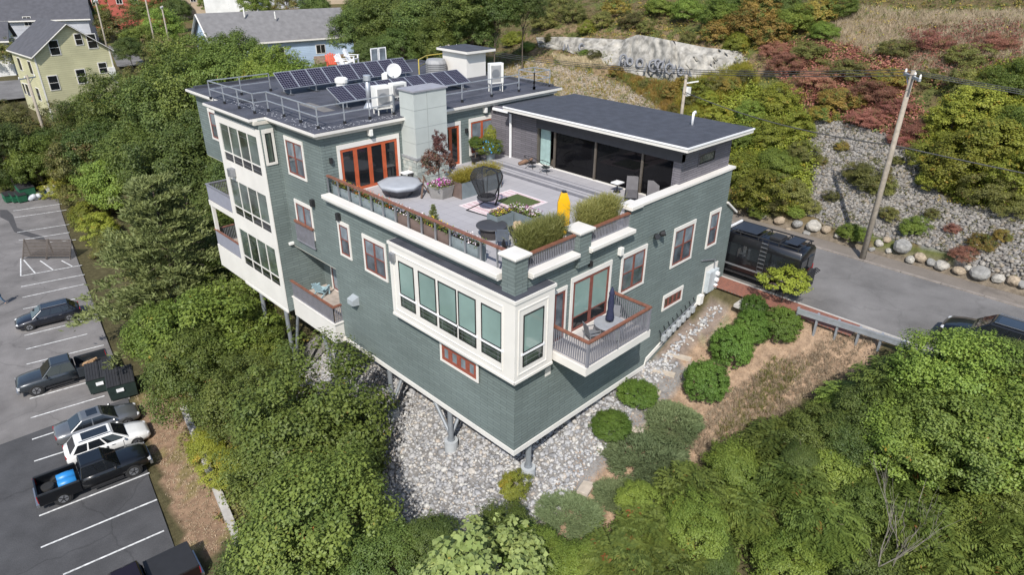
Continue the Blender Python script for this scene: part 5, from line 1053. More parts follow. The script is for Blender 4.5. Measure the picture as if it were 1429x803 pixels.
def pickup(px, py, ang, paint, label, load, z=LOT_Z, at=None):
    p = P(px, py, z=z) if at is None else at; o = empty('pickup_truck', (p[0], p[1], z+.012), ang, label, 'truck', 'vehicles in the parking lot'); w_ = .97; h2 = 2.85; zb = .38; zh = 1.15
    loft([sec(-.72, w_, zb, zh-.02), sec(0, w_, zb, zh), sec(1.0, w_, zb, zh), sec(2.0, w_*.99, zb, zh-.05), sec(2.6, w_*.94, zb+.02, zh-.12), sec(2.85, w_*.82, zb+.05, zh-.2)]).build('body', paint, o, True)
    greenhouse(o, paint, 5.7, 1.35, .65, -.55, -.7, zh-.03, 1.84, w_*.9, w_*.70, (.47,))
    for s in (1, -1): MB().box(-2.85, -.76, s*w_-s*.1, s*w_, zb+.05, zh+.02).build('bed_side', paint, o, bevel=.03); MB().box(-2.8, -.8, s*w_-.06*s-.05, s*w_-.06*s+.05, zh+.02, zh+.05).build('bed_rail', TRIM_, o)
    MB().box(-2.87, -2.78, -w_+.1, w_-.1, zb+.1, zh).build('tailgate', paint, o, bevel=.02); MB().box(-2.8, -.76, -w_+.1, w_-.1, zb+.12, zb+.2).build('bed_floor', TRIM_, o); MB().box(-3.0, -2.85, -w_*.9, w_*.9, zb-.02, zb+.16).build('rear_bumper', RIM, o); MB().box(2.8, 2.95, -w_*.85, w_*.85, zb-.02, zb+.2).build('front_bumper', RIM, o); MB().box(2.83, 2.9, -.55, .55, zb+.25, zb+.5).build('grille', TRIM_, o)
    for x in (1.85, -1.75):
        for s in (1, -1): wheel(o, x, s*w_*1.0, .4, .26)
    for s in (1, -1):
        MB().box(2.68, 2.88, s*.7-.14, s*.7+.14, zb+.3, zb+.5).build('headlight', LAMP, o); MB().box(-2.88, -2.75, s*.9-.06, s*.9+.06, zb+.3, zh-.05).build('taillight', TAIL, o); MB().ball((1.05, s*(w_+.12), zh+.08), (.08, .12, .1), 8, 5).build('mirror', TRIM_, o)
        for x in (.1, -.6): MB().box(x-.1, x+.1, s*(w_+.012)-.012, s*(w_+.012)+.012, zh-.2, zh-.16).build('door_handle', TRIM_, o)
        MB().box(-.4, 1.3, s*(w_)-.06, s*(w_)+.06, zb-.04, zb+.02).build('side_step', TRIM_, o)
    ca, sa = math.cos(ang), math.sin(ang)
    def there(x, y, zz): return (p[0]+x*ca-y*sa, p[1]+x*sa+y*ca, z+.012+zz)
    return o, there
DIRX = math.atan2(-.8, 5.6)                                # stalls run a little off square
CB1 = carpaint('paint_navy', (.012, .014, .022)); CB2 = carpaint('paint_slate', (.03, .037, .045)); CB3 = carpaint('paint_silver', (.20, .205, .21), .6); CB4 = carpaint('paint_white', (.72, .72, .70), 0); CB5 = carpaint('paint_black', (.007, .008, .010))
car(70, 449, DIRX+math.pi, CB1, 'wagon', 'dark navy hatchback parked nose-out near the pine')
pk, th_ = pickup(94, 531, DIRX+math.pi, CB2, 'slate grey pickup truck with firewood in its bed', 1)
FW = M('firewood', (.42, .27, .15), .9, var=.3, scale=8)
for k in range(9):
    q = th_(-1.3-.14*(k % 5), -.3+.25*(k//5)+.1*(k % 2), .72+.1*(k//4)); tag(MB().bar((-.3, 0, 0), (.3, .1, .03), .13).build('log', FW), 'split log piled in the bed of the slate pickup', 'log', 'firewood in the slate pickup').location = q
car(140, 599, DIRX+.02, CB3, 'sedan', 'silver grey sedan parked beside the white wagon'); car(154, 626, DIRX+.02, CB4, 'wagon', 'white wagon with glass roof between the silver sedan and black pickup')
pk, th_ = pickup(136, 672, DIRX+.03, CB5, 'black pickup truck carrying blue barrels and a spare wheel', 1)
BB = M('barrel_blue', (.02, .20, .50), .4, var=.08)
for y in (-.42, .18):
    q = th_(-1.35, y+.12, .88); b_ = empty('barrel', q, DIRX+.03+math.pi/2*0, 'blue plastic barrel lying in the bed of the black pickup', 'barrel', 'blue barrels in the black pickup'); mb = MB().tube([(0, -.01, 0), (.03, 0, 0)], .29, 16)
    MB().tube([(-.45, 0, 0), (-.43, 0, 0), (-.2, 0, 0), (-.17, 0, 0), (.17, 0, 0), (.2, 0, 0), (.43, 0, 0), (.45, 0, 0)], [.24, .28, .285, .3, .3, .285, .28, .24], 18).build('drum', BB, b_, True)
q = th_(-2.3, .1, .68); b_ = empty('spare_wheel', q, 0, 'rusty spare wheel lying in the bed of the black pickup', 'wheel'); MB().lathe((0, 0, 0), [(.2, 0), (.33, .02), (.36, .1), (.33, .2), (.2, .22)], 18).build('tyre', TYRE, b_); MB().cyl((0, 0), .2, .05, .18, 16).build('rim', M('rusty_rim', (.14, .07, .045), .9), b_)
pk, th_ = pickup(0, 0, DIRX+.05, carpaint('paint_maroon', (.014, .006, .009)), 'dark maroon pickup with a black bed cover beyond the last stall line', 1, at=P(238, 788, z=LOT_Z+1.2)+1.8*np.array([math.cos(DIRX+.05+math.pi), math.sin(DIRX+.05+math.pi), 0]))
MB().box(-2.84, -.77, -.95, .95, 1.19, 1.24).build('bed_cover', TRIM_, pk)
pk.rotation_euler.z += math.pi
# dumpsters
DGN = M('dumpster_green', (.018, .032, .028), .6, var=.2, scale=3); LID = M('dumpster_lid', (.025, .025, .027), .6)
def dumpster(px, py, rz, w_, d, h, mat, label, lids=2, z=LOT_Z, mark=False):
    p = P(px, py, z=z); o = empty('dumpster', p, rz, label, 'dumpster', 'dumpsters in the lot'); a, b_ = w_/2, d/2
    MB().add([(-a*.95, -b_*.8, .12), (a*.95, -b_*.8, .12), (a*.95, b_*.95, .12), (-a*.95, b_*.95, .12), (-a, -b_, h*.8), (a, -b_, h*.8), (a, b_, h), (-a, b_, h)], [(0, 3, 2, 1), (4, 5, 6, 7), (0, 1, 5, 4), (1, 2, 6, 5), (2, 3, 7, 6), (3, 0, 4, 7)]).build('bin', mat, o, bevel=.02)
    for i in range(lids):
        x0 = -a+w_*i/lids+.02; x1 = x0+w_/lids-.04; l_ = MB().add([(x0, -b_-.05, h*.8+.03), (x1, -b_-.05, h*.8+.03), (x1, b_, h+.04), (x0, b_, h+.04), (x0, -b_-.05, h*.8+.07), (x1, -b_-.05, h*.8+.07), (x1, b_, h+.08), (x0, b_, h+.08)], [(0, 3, 2, 1), (4, 5, 6, 7), (0, 1, 5, 4), (1, 2, 6, 5), (2, 3, 7, 6), (3, 0, 4, 7)]).build('lid', LID, o)
        for k in range(5): t = (k+.5)/5; x = x0+(x1-x0)*t; MB().bar((x, -b_-.02, h*.8+.085), (x, b_-.02, h+.095), .05, .03).build('rib', LID, l_)
    for s in (-1, 1): MB().box(s*(a+.04)-.04, s*(a+.04)+.04, -b_*.5, b_*.5, h*.5, h*.5+.12).build('fork_pocket', mat, o)
    if mark: MB().box(-.35, .1, -b_-.012, -b_*.93, h*.48, h*.62).build('sticker', WC, o)
dumpster(146, 541, R_(-14), 1.75, 1.8, 1.65, DGN, 'dark dumpster with ribbed lids beside the slate pickup', mark=True); dumpster(174, 550, R_(-14), 1.75, 1.8, 1.65, DGN, 'dark dumpster with ribbed lids under the overhanging trees', mark=True)
GRN = M('bin_green', (.015, .10, .05), .5, var=.15); BLU = M('bin_blue', (.03, .09, .2), .6)
for px, nm in ((14, 'end one against the bushes'), (24, 'middle one of the three small bins'), (32, 'next to the open green dumpster')): dumpster(px, 282, R_(5), 1.0, 1.0, 1.15, GRN, f'small green bin in the far corner, {nm}', 1)
dumpster(40, 278, R_(5), 1.7, 1.3, 1.9, GRN, 'tall green dumpster with raised lid at the far end of the lot', 1); dumpster(60, 274, R_(5), 1.5, 1.0, .9, BLU, 'low blue bin at the far end of the lot', 1)
p = P(44, 280, z=LOT_Z); o = empty('rubbish_bags', p, 0, 'pile of pale rubbish bags in front of the tall green dumpster', 'rubbish'); [MB().ball((.3*i, -.2*(i % 2), .28+.2*(i % 2)), (.4, .35, .34), 10, 6, .15).build('bag', M('bag_grey', (.45, .47, .5), .5), o, True) for i in range(4)]
p = P(74, 272, z=LOT_Z); o = empty('liquid_tote', p, .1, 'white plastic tote in a wire cage at the far end of the lot', 'tote'); MB().box(-.6, .6, -.5, .5, .15, 1.25).build('tank', WP, o, bevel=.06); MB().box(-.62, .62, -.52, .52, 0, .14).build('pallet', FW, o)
for k in range(5): MB().box(-.64, .64, -.535, -.52, .2+.24*k, .22+.24*k).build('cage_bar', GRY, o); MB().box(-.62+k*.3, -.6+k*.3, -.55, -.537, .15, 1.28).build('cage_upright', GRY, o)
# slatted screen standing in the hatched bay
a = P(33, 362, z=LOT_Z); b_ = P(99, 362, z=LOT_Z); o = empty('slatted_screen', (a+b_)/2, math.atan2(b_[1]-a[1], b_[0]-a[0]), 'brown slatted double screen leaning in the hatched bay', 'screen'); wl = np.linalg.norm(b_-a)/2; BRN = M('screen_brown', (.085, .07, .06), .8)
for s0, s1 in ((-wl, -.05), (.05, wl)):
    n_ = 12
    for k in range(n_): t = k/(n_-1); MB().bar((s0, .0+.9*t, .35+1.35*t), (s1, .0+.9*t, .35+1.35*t), .05, .1).build('slat', BRN, o)
    for x in (s0, s1): MB().bar((x, -.03, .2), (x, .95, 1.8), .08).build('upright', BRN, o); MB().bar((x, .95, 1.75), (x, 1.1, 0), .06).build('leg', BRN, o); MB().bar((x, 0, .35), (x, -.1, 0), .06).build('leg', BRN, o)
# ---- van on the street
def van(x, y, rz):
    o = empty('camper_van', (x, y, ROAD_Z+.006), rz, 'black high-roofed camper van with roof rack and side ladder', 'van'); w_ = 1.0; BK = carpaint('van_black', (.008, .008, .010)); zb = .35
    def vs(x, w, zt, zb=zb): half = [(w*.9, zb), (w, zb+.2), (w, zb+(zt-zb)*.45), (w*.965, zb+(zt-zb)*.8), (w*.9, zt-.08), (w*.78, zt)]; return [(x, a, b) for a, b in half]+[(x, -a, b) for a, b in half[::-1]]
    loft([vs(-3.2, w_*.97, 2.66), vs(-3.1, w_, 2.74), vs(0, w_, 2.76), vs(1.4, w_, 2.74), vs(1.75, w_*.99, 2.6), vs(2.35, w_*.97, 1.75), vs(2.6, w_*.95, 1.35), vs(3.1, w_*.9, 1.15), vs(3.2, w_*.8, .9)]).build('body', BK, o, True)
    for s in (1, -1):
        for x0, x1 in ((-2.9, -1.6), (-1.5, -.2), (-.1, 1.1)): MB().box(x0, x1, s*w_*.99-.012, s*w_*.99+.012, 1.45, 2.2).build('side_window', CARG, o)
        MB().box(-2.9, 1.2, s*(w_+.0)-.02, s*(w_+.0)+.02, .82, .92).build('side_moulding', GRY, o)
        for xw in (-2.0, 2.15): wheel(o, xw, s*w_, .38, .26)
        MB().box(-3.24, -3.12, s*.88-.06, s*.88+.06, 1.0, 1.6).build('taillight', TAIL, o); MB().box(2.95, 3.2, s*.7-.14, s*.7+.14, .85, 1.05).build('headlight', LAMP, o); MB().ball((1.9, s*1.18, 1.55), (.09, .13, .2), 8, 5).build('mirror', TRIM_, o)
        MB().bar((-3.0, s*.85, 2.9), (1.3, s*.85, 2.9), .06).build('rack_rail', TRIM_, o)
    for x in (-2.9, -1.8, -.6, .5, 1.2): MB().bar((x, -.85, 2.9), (x, .85, 2.9), .05).build('rack_bar', TRIM_, o); [MB().bar((x, s*.85, 2.72), (x, s*.85, 2.9), .05).build('rack_foot', TRIM_, o) for s in (1, -1)]
    MB().box(-.4, 1.1, -.7, .7, 2.93, 2.96).build('solar_panel', M('van_panel', (.02, .022, .03), .35), o); MB().box(-1.7, -1.0, -.4, .4, 2.78, 2.98).build('roof_fan', TRIM_, o, bevel=.04); MB().box(-2.7, -2.0, -.6, .6, 2.93, 2.97).build('roof_box', M('van_panel', (0, 0, 0)), o); MB().bar((1.25, -.7, 2.98), (1.25, .7, 2.98), .1).build('light_bar', WC, o)
    for yy_ in (-.35, .0): MB().bar((-.9+yy_, w_+.06, .95), (-.9+yy_, w_-.06, 2.85), .04).build('ladder_side', TRIM_, o); 
    for s in (1, -1):
        xs = (-1.0, -.62)
    lad = MB()
    for k in range(8): MB().bar((-1.27, w_+.06-.1*k/8, 1.0+k*.24), (-.88, w_+.06-.1*k/8, 1.0+k*.24), .03).build('ladder_rung', GRY, o)
    MB().tube([(-3.3, -.35, 1.15), (-3.45, -.35, 1.15)], .38, 20).build('spare_wheel', TYRE, o, bevel=.04); MB().bar((-3.2, .2, 1.0), (-3.75, .2, 1.0), .06).build('rack_arm', TRIM_, o); MB().box(-3.72, -3.66, -.1, .95, .75, 1.75).build('bike_rack', TRIM_, o); [MB().bar((-3.72, k*.2-.1, 1.75), (-3.95, k*.2-.1, 1.65), .05).build('rack_hook', TRIM_, o) for k in range(6)]
    MB().bar((-1.4, 1.02, .45), (1.0, 1.02, .45), .15, .06).build('side_step', TRIM_, o); MB().bar((-1.4, -1.02, .45), (1.0, -1.02, .45), .15, .06).build('side_step', TRIM_, o)
    for s in (1, -1): MB().box(-3.23, -3.19, s*.45-.36, s*.45+.36, 1.45, 2.2).build('rear_window', CARG, o)
    quad_on((2.34, -.85, 1.78), (2.34, .85, 1.78), (1.78, .78, 2.58), (1.78, -.78, 2.58), .03, .97, .05, .95, .05).build('windscreen', CARG, o)
VR = P(1133, 404, z=ROAD_Z)
van(18.75, VR[1]+3.45, math.pi/2)
SV = P(1365, 478, z=ROAD_Z)
car(0, 0, math.pi/2, CB5, 'suv', 'black car parked at the kerb behind the overhanging trees', z=ROAD_Z, at=np.array([19.5, P(1300, 470, z=ROAD_Z)[1]-2.6, ROAD_Z]), group='vehicles on the street')
# ================================================================== TREES AND SHRUBS
ADJ = dict(maple='mid-green', dark='dark green', bright='light green', yellow='yellow-green', sumac='feathery', red='dull red', rust='rusty', olive='olive')
_tree = tree
def tree(px, py, r, hc, k, lab, g, *a, **kw): return _tree(px, py, r, hc, k, lab if g is None else lab.replace('@', ADJ.get(k, 'green')), g, *a, **kw)
# --- between the parking lot and the house
g1 = 'leafy trees between the lot and the house'
L1 = 'dense @ leafy tree between the parking lot and the house'
tree(440, 598, 98, 3.4, 'maple', 'broad maple crowding the stilts beside the pale stone slope', 'maples by the stone slope')
tree(400, 645, 70, 3.0, 'maple', 'broad maple crowding the stilts beside the pale stone slope', 'maples by the stone slope')
tree(440, 738, 106, 4.2, 'maple', L1, g1); tree(378, 792, 68, 3.4, 'dark', L1, g1); tree(535, 785, 58, 2.6, 'dark', L1, g1)
tree(290, 480, 78, 4.2, 'bright', L1, g1); tree(266, 515, 58, 4.4, 'maple', L1, g1); tree(352, 492, 42, 3.0, 'bright', L1, g1)
tree(340, 560, 56, 3.6, 'maple', L1, g1); tree(322, 395, 44, 3.4, 'maple', L1, g1); tree(362, 476, 40, 3.2, 'maple', L1, g1); tree(318, 440, 36, 3.0, 'bright', L1, g1); tree(300, 335, 40, 4.0, 'dark', L1, g1); tree(225, 470, 48, 4.0, 'bright', L1, g1)
shrub(322, 655, 30, 'yellow', 'loose yellow-flowered shrub leaning over the low concrete wall', None); shrub(290, 622, 26, 'yellow', 'small yellow-green shrub at the end of the low concrete wall', None)
def pine(px, py, hpx, hm, label):
    c = hit(px, py); o = empty('pine_tree', c, .7, label, 'tree', None)
    a = link('needles', PN[0], o); a.scale = (hm*1.1, hm*1.1, hm); b = link('trunk', PT, o); b.scale = (hm, hm, hm)
pine(264, 474, 220, 13.2, 'tall white pine with tiered grey-green boughs beside the parking lot'); 
# --- hedge of trees behind the house
g2 = 'trees behind the far end of the house'; L2 = 'round-headed @ tree behind the far end of the house'
for px, py, r, hc, k in ((250,235,60,6.5,'dark'),(200,225,55,6,'maple'),(295,205,52,6.5,'dark'),(165,255,42,4.5,'bright'),(318,290,38,5,'maple'),(235,165,62,8,'dark'),(180,170,52,7,'maple'),(285,140,66,9,'maple'),
                         (340,118,60,9,'maple'),(405,128,50,8.5,'bright'),(450,122,34,7.5,'maple'),(232,120,42,9,'bright'),(325,88,46,9.5,'maple'),(140,205,48,6,'dark'),(128,185,42,6,'maple'),(275,98,42,9.5,'bright'),(378,105,40,9,'bright'),(340,250,40,7,'dark'),(165,165,38,7,'dark')):
    tree(px, py, r, hc, k, L2, g2)
g3 = 'bushes along the far end of the parking lot'; L3 = '@ bush at the far edge of the parking lot'
for px, py, r, k in ((120,300,24,'yellow'),(138,285,26,'olive'),(105,275,22,'olive'),(112,255,30,'yellow'),(92,240,30,'olive'),(140,320,22,'yellow'),(60,240,26,'olive'),(30,245,28,'bright'),(5,245,26,'olive'),(150,345,20,'olive'),(80,265,16,'yellow'),(128,268,24,'bright')):
    shrub(px, py, r, k, L3, g3, .9)
g4 = 'trees below the yellow house'; L4 = '@ tree in the dip below the yellow house'
for px, py, r, hc, k in ((30,200,42,5,'olive'),(58,200,30,5,'dark'),(110,225,36,5,'olive'),(5,215,40,5,'dark'),(50,228,34,4,'bright'),(95,178,30,5,'olive'),(130,162,28,6,'bright'),(15,165,22,4,'olive'),(165,142,28,6,'maple'),(195,118,24,6,'olive')):
    tree(px, py, r, hc, k, L4, g4)
# --- wood on the slope at the top
g5 = 'tall trees of the wood at the top of the slope'; L5 = 'tall @ tree in the dark wood above the roof'
for px, py, r, hc, k in ((500,45,34,7,'dark'),(540,25,40,8,'maple'),(590,25,42,8,'dark'),(635,15,40,8,'dark'),(560,70,30,6,'dark'),(610,62,30,6,'maple'),(660,45,30,6,'dark'),(520,75,24,5,'dark'),(690,15,36,8,'dark'),(575,85,22,4,'bright'),(600,92,16,3,'dark'),
                         (640,80,18,3,'dark'),(508,18,28,7,'maple'),(660,5,38,9,'maple'),(730,5,30,7,'dark'),(545,50,26,6,'bright'),(620,40,26,6,'bright'),(590,55,24,6,'dark'),(665,68,16,3,'olive')):
    tree(px, py, r, hc, k, L5, g5)
# --- far town trees
g6 = 'trees between the far houses'; L6 = 'small distant @ tree among the houses of the town'
for px, py, r, hc, k in ((120,25,24,5,'bright'),(165,40,26,5,'olive'),(95,12,20,5,'olive'),(195,55,24,5,'bright'),(225,40,26,6,'bright'),(205,15,22,6,'maple'),(245,12,20,6,'dark'),(150,10,20,5,'bright'),(355,3,22,6,'bright'),(400,2,20,6,'olive'),(440,8,20,6,'dark'),(10,75,22,4,'olive'),(230,75,24,5,'olive'),(180,70,18,4,'dark'),(385,25,14,4,'bright'),(60,5,14,5,'olive'),(290,3,14,5,'bright')):
    tree(px, py, r, hc, k, L6, g6)
# --- hillside over the street
def band(lst, L, g, **k):
    for px, py, r, kind in lst: shrub(px, py, r, kind, L, g, **k)
band([(1060,270,34,'yellow'),(1040,235,30,'yellow'),(1085,230,30,'bright'),(1075,190,26,'yellow'),(1030,195,24,'bright'),(1100,270,26,'olive'),(1045,158,20,'bright'),(1085,140,26,'yellow'),(1110,180,24,'yellow'),(1005,165,18,'yellow'),(1120,215,20,'olive')],
     '@ bush massed on the bank beside the loose rock', 'bushes left of the loose rock')
band([(1340,230,44,'yellow'),(1390,200,46,'yellow'),(1420,250,40,'yellow'),(1370,150,42,'yellow'),(1415,120,42,'bright'),(1330,170,34,'yellow'),(1310,215,30,'yellow'),(1380,270,30,'olive'),(1420,180,40,'bright'),(1350,120,30,'olive'),(1300,250,22,'yellow'),(1410,290,22,'olive')],
     'large @ bush on the slope beyond the leaning pole', 'bushes right of the loose rock')
band([(1215,250,24,'olive'),(1232,262,18,'olive'),(1195,242,16,'olive'),(1160,275,10,'olive'),(1175,205,9,'rust'),(1250,225,9,'olive'),(1300,300,11,'olive'),(1400,330,12,'rust'),(1330,320,10,'red'),(1145,225,9,'olive')], 'low olive shrub spreading in the middle of the loose rock', 'shrubs in the loose rock')
band([(1185,325,16,'bright'),(1205,330,12,'bright'),(1275,318,18,'bright'),(1080,290,16,'olive'),(1130,290,14,'olive'),(1240,300,14,'olive'),(1345,355,16,'red'),(1370,340,16,'rust'),(1060,295,14,'bright'),(1110,297,12,'bright')], 'small @ shrub at the foot of the loose rock above the boulders', 'shrubs above the boulders')
band([(1140,110,26,'red'),(1100,90,28,'red'),(1180,100,28,'olive'),(1220,130,28,'red'),(1170,140,26,'rust'),(1130,75,26,'olive'),(1210,165,24,'red'),(1250,150,22,'red'),(1080,70,20,'red'),(1240,110,24,'rust'),(1150,160,20,'rust'),(1195,140,16,'rust'),(1275,180,22,'red'),(1300,60,26,'red'),(1350,80,26,'olive'),(1300,110,20,'olive'),(1390,60,24,'red'),(1250,70,22,'olive'),(1255,195,16,'red')],
     '@ sumac bush on the upper hillside', 'red bushes on the hillside', flat=.6, hk=.35)
band([(1040,35,28,'rust'),(1075,45,26,'rust'),(1005,20,26,'bright'),(1060,15,26,'rust'),(1110,30,26,'bright'),(960,15,24,'bright'),(1000,45,20,'rust'),(1030,60,18,'yellow'),(1140,20,24,'rust'),(920,10,20,'bright'),(1150,45,20,'bright'),(1020,5,24,'dark'),(1090,5,26,'dark'),(1170,10,24,'bright')],
     '@ bush along the crest above the pale ledge', 'bushes above the pale ledge')
band([(760,30,18,'olive'),(800,20,18,'olive'),(840,30,16,'olive'),(880,30,16,'olive'),(770,55,10,'olive'),(715,55,14,'yellow'),(735,65,10,'bright'),(820,40,12,'yellow'),(860,12,16,'rust'),(780,8,18,'olive'),(900,40,12,'olive'),(830,78,9,'olive'),(815,74,8,'bright'),(960,55,12,'olive')],
     'scrubby @ bush on the bare slope over the pale ledge', 'scrub on the bare slope')
band([(935,130,12,'rust'),(955,118,14,'rust'),(980,125,16,'yellow'),(990,140,14,'yellow'),(965,140,12,'olive'),(900,118,8,'olive'),(1000,118,14,'olive'),(940,155,10,'rust'),(860,100,10,'rust'),(1020,120,14,'rust'),(1040,110,14,'olive'),(970,160,12,'yellow')],
     'weedy @ bush between the gravel slope and the pale ledge', 'weeds below the pale ledge')
# --- shrubs on the bank in front of the right-hand wall
gb = 'clipped round bushes along the bark bank'
for px, py, r, lab in ((1022,484,30,'round dark green clipped bush, middle of the row on the bark bank'),(1050,456,27,'round dark green clipped bush behind the middle one of the row'),(1090,454,25,'round clipped bush beside the small yellow-leaved street tree'),(985,532,31,'round clipped bush standing alone nearest the wooden steps'),(890,550,28,'low spreading bush against the white skirting band'),(854,594,28,'low spreading bush at the edge of the pale stones'),(1052,430,20,'small round bush close to the concrete landing')):
    shrub(px, py, r, 'box', lab, gb, .6 if 'low spreading' in lab else 1.0, .5 if 'low spreading' in lab else .8)
gj = 'junipers on the bark bank'
for px, py, r, lab in ((945,588,38,'grey-green juniper below the round clipped bush'),(905,640,56,'widest grey-green juniper, spreading down the bark bank'),(800,718,42,'grey-green juniper below the stepping slab'),(870,690,36,'grey-green juniper between the stepping slab and the thicket')):
    shrub(px, py, r*1.12, 'juniper', lab, gj, .62, .05)
shrub(717, 680, 20, 'yellow', 'small yellow-green bush growing among the pale stones by the corner pier', None, 1.0, .8)
# street tree in the pavement
c = hit(1090, 424); o = empty('street_tree', c, 0, 'small yellow-leaved street tree in the brick pavement', 'tree')
a = link('crown', CR['street'][0], o); a.scale = (1.25, 1.25, .85); a.location = (0, 0, 1.55); t = link('trunk', TR[1], o); t.scale = (1.0, 1.0, 1.5)
# --- thicket in the lower right
g7 = 'bushes of the thicket below the bank'; L7 = 'leafy @ bush in the thicket below the bark bank'
for px, py, r, hc, k in ((965,690,46,1.2,'sumac'),(1030,655,44,1.4,'bright'),(1085,622,44,1.3,'sumac'),(1135,606,42,1.8,'maple'),(1040,715,44,1.3,'sumac'),(975,735,46,2.2,'bright'),(905,745,46,1.3,'sumac'),(858,795,52,1.8,'sumac'),(1110,680,48,2.2,'sumac'),(930,800,50,1.6,'sumac'),(1170,655,48,1.6,'bright'),
                         (1150,735,50,2.6,'sumac'),(1215,705,48,1.8,'maple'),(1290,735,54,2.8,'sumac'),(1365,712,54,2.2,'bright'),(1425,775,60,2.8,'sumac'),(1225,795,56,1.8,'dark'),(1330,800,58,2.6,'sumac'),(1105,785,50,1.6,'bright'),(1180,560,34,1.3,'sumac'),(1195,605,42,2.4,'dark'),(815,795,42,1.6,'bright'),(765,780,36,1.5,'sumac'),(1425,665,52,2.8,'maple'),(1000,780,34,.8,'dark'),(1075,730,30,1.0,'olive'),(1250,655,44,2.0,'sumac'),(1400,735,40,3.2,'sumac'),(890,700,30,.9,'bright'),(1120,640,28,2.6,'dark')):
    if r: tree(px, py, r, hc, k, L7, g7, .8, 'shrub', 'shrub')
g8 = 'trees hanging over the street corner'; L8 = 'full @ tree hanging over the near side of the street'
for px, py, r, hc, k in ((1322,524,70,4.0,'bright'),(1395,575,84,4.0,'bright'),(1250,545,54,3.0,'sumac'),(1340,610,80,4,'maple'),(1260,610,66,3.2,'bright'),(1420,620,74,4,'bright'),(1220,575,46,2.8,'dark'),(1402,506,44,3.6,'maple')):
    tree(px, py, r, hc, k, L8, g8, .9)
tree(648, 832, 92, 5.0, 'tulip', 'tree with large pale leaves below the stone slope', None, .6)
tree(600, 765, 46, 2.2, 'dark', 'dark bush behind the pale-leaved tree', None, .8, 'shrub', 'shrub'); tree(700, 745, 44, 1.6, 'maple', 'bush between the pale-leaved tree and the stones', None, .8, 'shrub', 'shrub'); tree(750, 775, 46, 2.0, 'bright', 'bright bush beside the pale-leaved tree', None, .8, 'shrub', 'shrub')
# ================================================================== LOOSE STONE
def ico():
    t = (1+5**.5)/2; v = np.array([(-1, t, 0), (1, t, 0), (-1, -t, 0), (1, -t, 0), (0, -1, t), (0, 1, t), (0, -1, -t), (0, 1, -t), (t, 0, -1), (t, 0, 1), (-t, 0, -1), (-t, 0, 1)], float); v /= np.linalg.norm(v[0])
    f = np.array([(0, 11, 5), (0, 5, 1), (0, 1, 7), (0, 7, 10), (0, 10, 11), (1, 5, 9), (5, 11, 4), (11, 10, 2), (10, 7, 6), (7, 1, 8), (3, 9, 4), (3, 4, 2), (3, 2, 6), (3, 6, 8), (3, 8, 9), (4, 9, 5), (2, 4, 11), (6, 2, 10), (8, 6, 7), (9, 8, 1)]); return v, f
IV, IF = ico()
def stone_mat(name, cols):
    m = bpy.data.materials.new(name); n, l, b = nodes(m); b.inputs['Roughness'].default_value = .9; b.inputs['Specular IOR Level'].default_value = .2
    g = n.new('ShaderNodeNewGeometry'); rp = n.new('ShaderNodeValToRGB'); l.new(g.outputs['Random Per Island'], rp.inputs[0])
    e = rp.color_ramp.elements; e[0].color = (*cols[0], 1); e[1].color = (*cols[-1], 1)
    for i, c in enumerate(cols[1:-1]): q = e.new((i+1)/(len(cols)-1)); q.color = (*c, 1)
    t = n.new('ShaderNodeTexNoise'); t.inputs['Scale'].default_value = 9; t.inputs['Detail'].default_value = 4; l.new(g.outputs['Position'], t.inputs['Vector'])
    mr = n.new('ShaderNodeMapRange'); mr.inputs[1].default_value = .3; mr.inputs[2].default_value = .7; mr.inputs[3].default_value = .75; mr.inputs[4].default_value = 1.2; l.new(t.outputs['Fac'], mr.inputs[0])
    mx = n.new('ShaderNodeMix'); mx.data_type = 'RGBA'; mx.blend_type = 'MULTIPLY'; mx.inputs[0].default_value = 1; l.new(rp.outputs[0], mx.inputs[6]); l.new(mr.outputs[0], mx.inputs[7]); l.new(mx.outputs[2], b.inputs['Base Color']); return m
def stones(name, x, y, size, mat, label, seed, sink=.25):
    r = np.random.default_rng(seed); k = len(x); z = H(x, y)
    sc = size[:, None]*r.uniform(.65, 1.3, (k, 3)); sc[:, 2] *= .72
    q = r.normal(size=(k, 4)); q /= np.linalg.norm(q, axis=1, keepdims=True); w, a, b, c = q.T
    Rm = np.stack([1-2*(b*b+c*c), 2*(a*b-c*w), 2*(a*c+b*w), 2*(a*b+c*w), 1-2*(a*a+c*c), 2*(b*c-a*w), 2*(a*c-b*w), 2*(b*c+a*w), 1-2*(a*a+b*b)], -1).reshape(k, 3, 3)
    V = IV[None]*r.uniform(.78, 1.2, (k, 12, 1)); V = np.einsum('kij,knj->kni', Rm, V*r.uniform(.7, 1.2, (k, 1, 3)))*sc[:, None]
    V += np.stack([x, y, z+size*sink], -1)[:, None]
    F = (IF[None]+(np.arange(k)*12)[:, None, None]).reshape(-1, 3)
    return tag(link(name, fastmesh(name, V.reshape(-1, 3), F, mat)), label, name.replace('_', ' '), kind='stuff')
def scatter(poly, n_, seed, soft=0.0):
    r = np.random.default_rng(seed); p = np.array(poly); lo, hi = p[:, :2].min(0), p[:, :2].max(0); out = np.empty((0, 2))
    while len(out) < n_:
        q = r.uniform(lo, hi, (n_*3, 2)); out = np.concatenate([out, q[inpoly(q[:, 0], q[:, 1], poly)]])
    return out[:n_, 0], out[:n_, 1]
RIP = [(-.9, -1.35), (.9, -2.0), (2.5, -1.7), (5.5, -1.5), (9.4, -1.15), (11.5, -1.3), (10.5, .2), (8, 3), (6, 8), (4, 14), (3, 21), (-1.5, 22.5), (-1.6, 16), (-2.2, 9), (-3.6, 5.5), (-4.5, 3.0), (-4.6, 1.4), (-3.2, .2)]
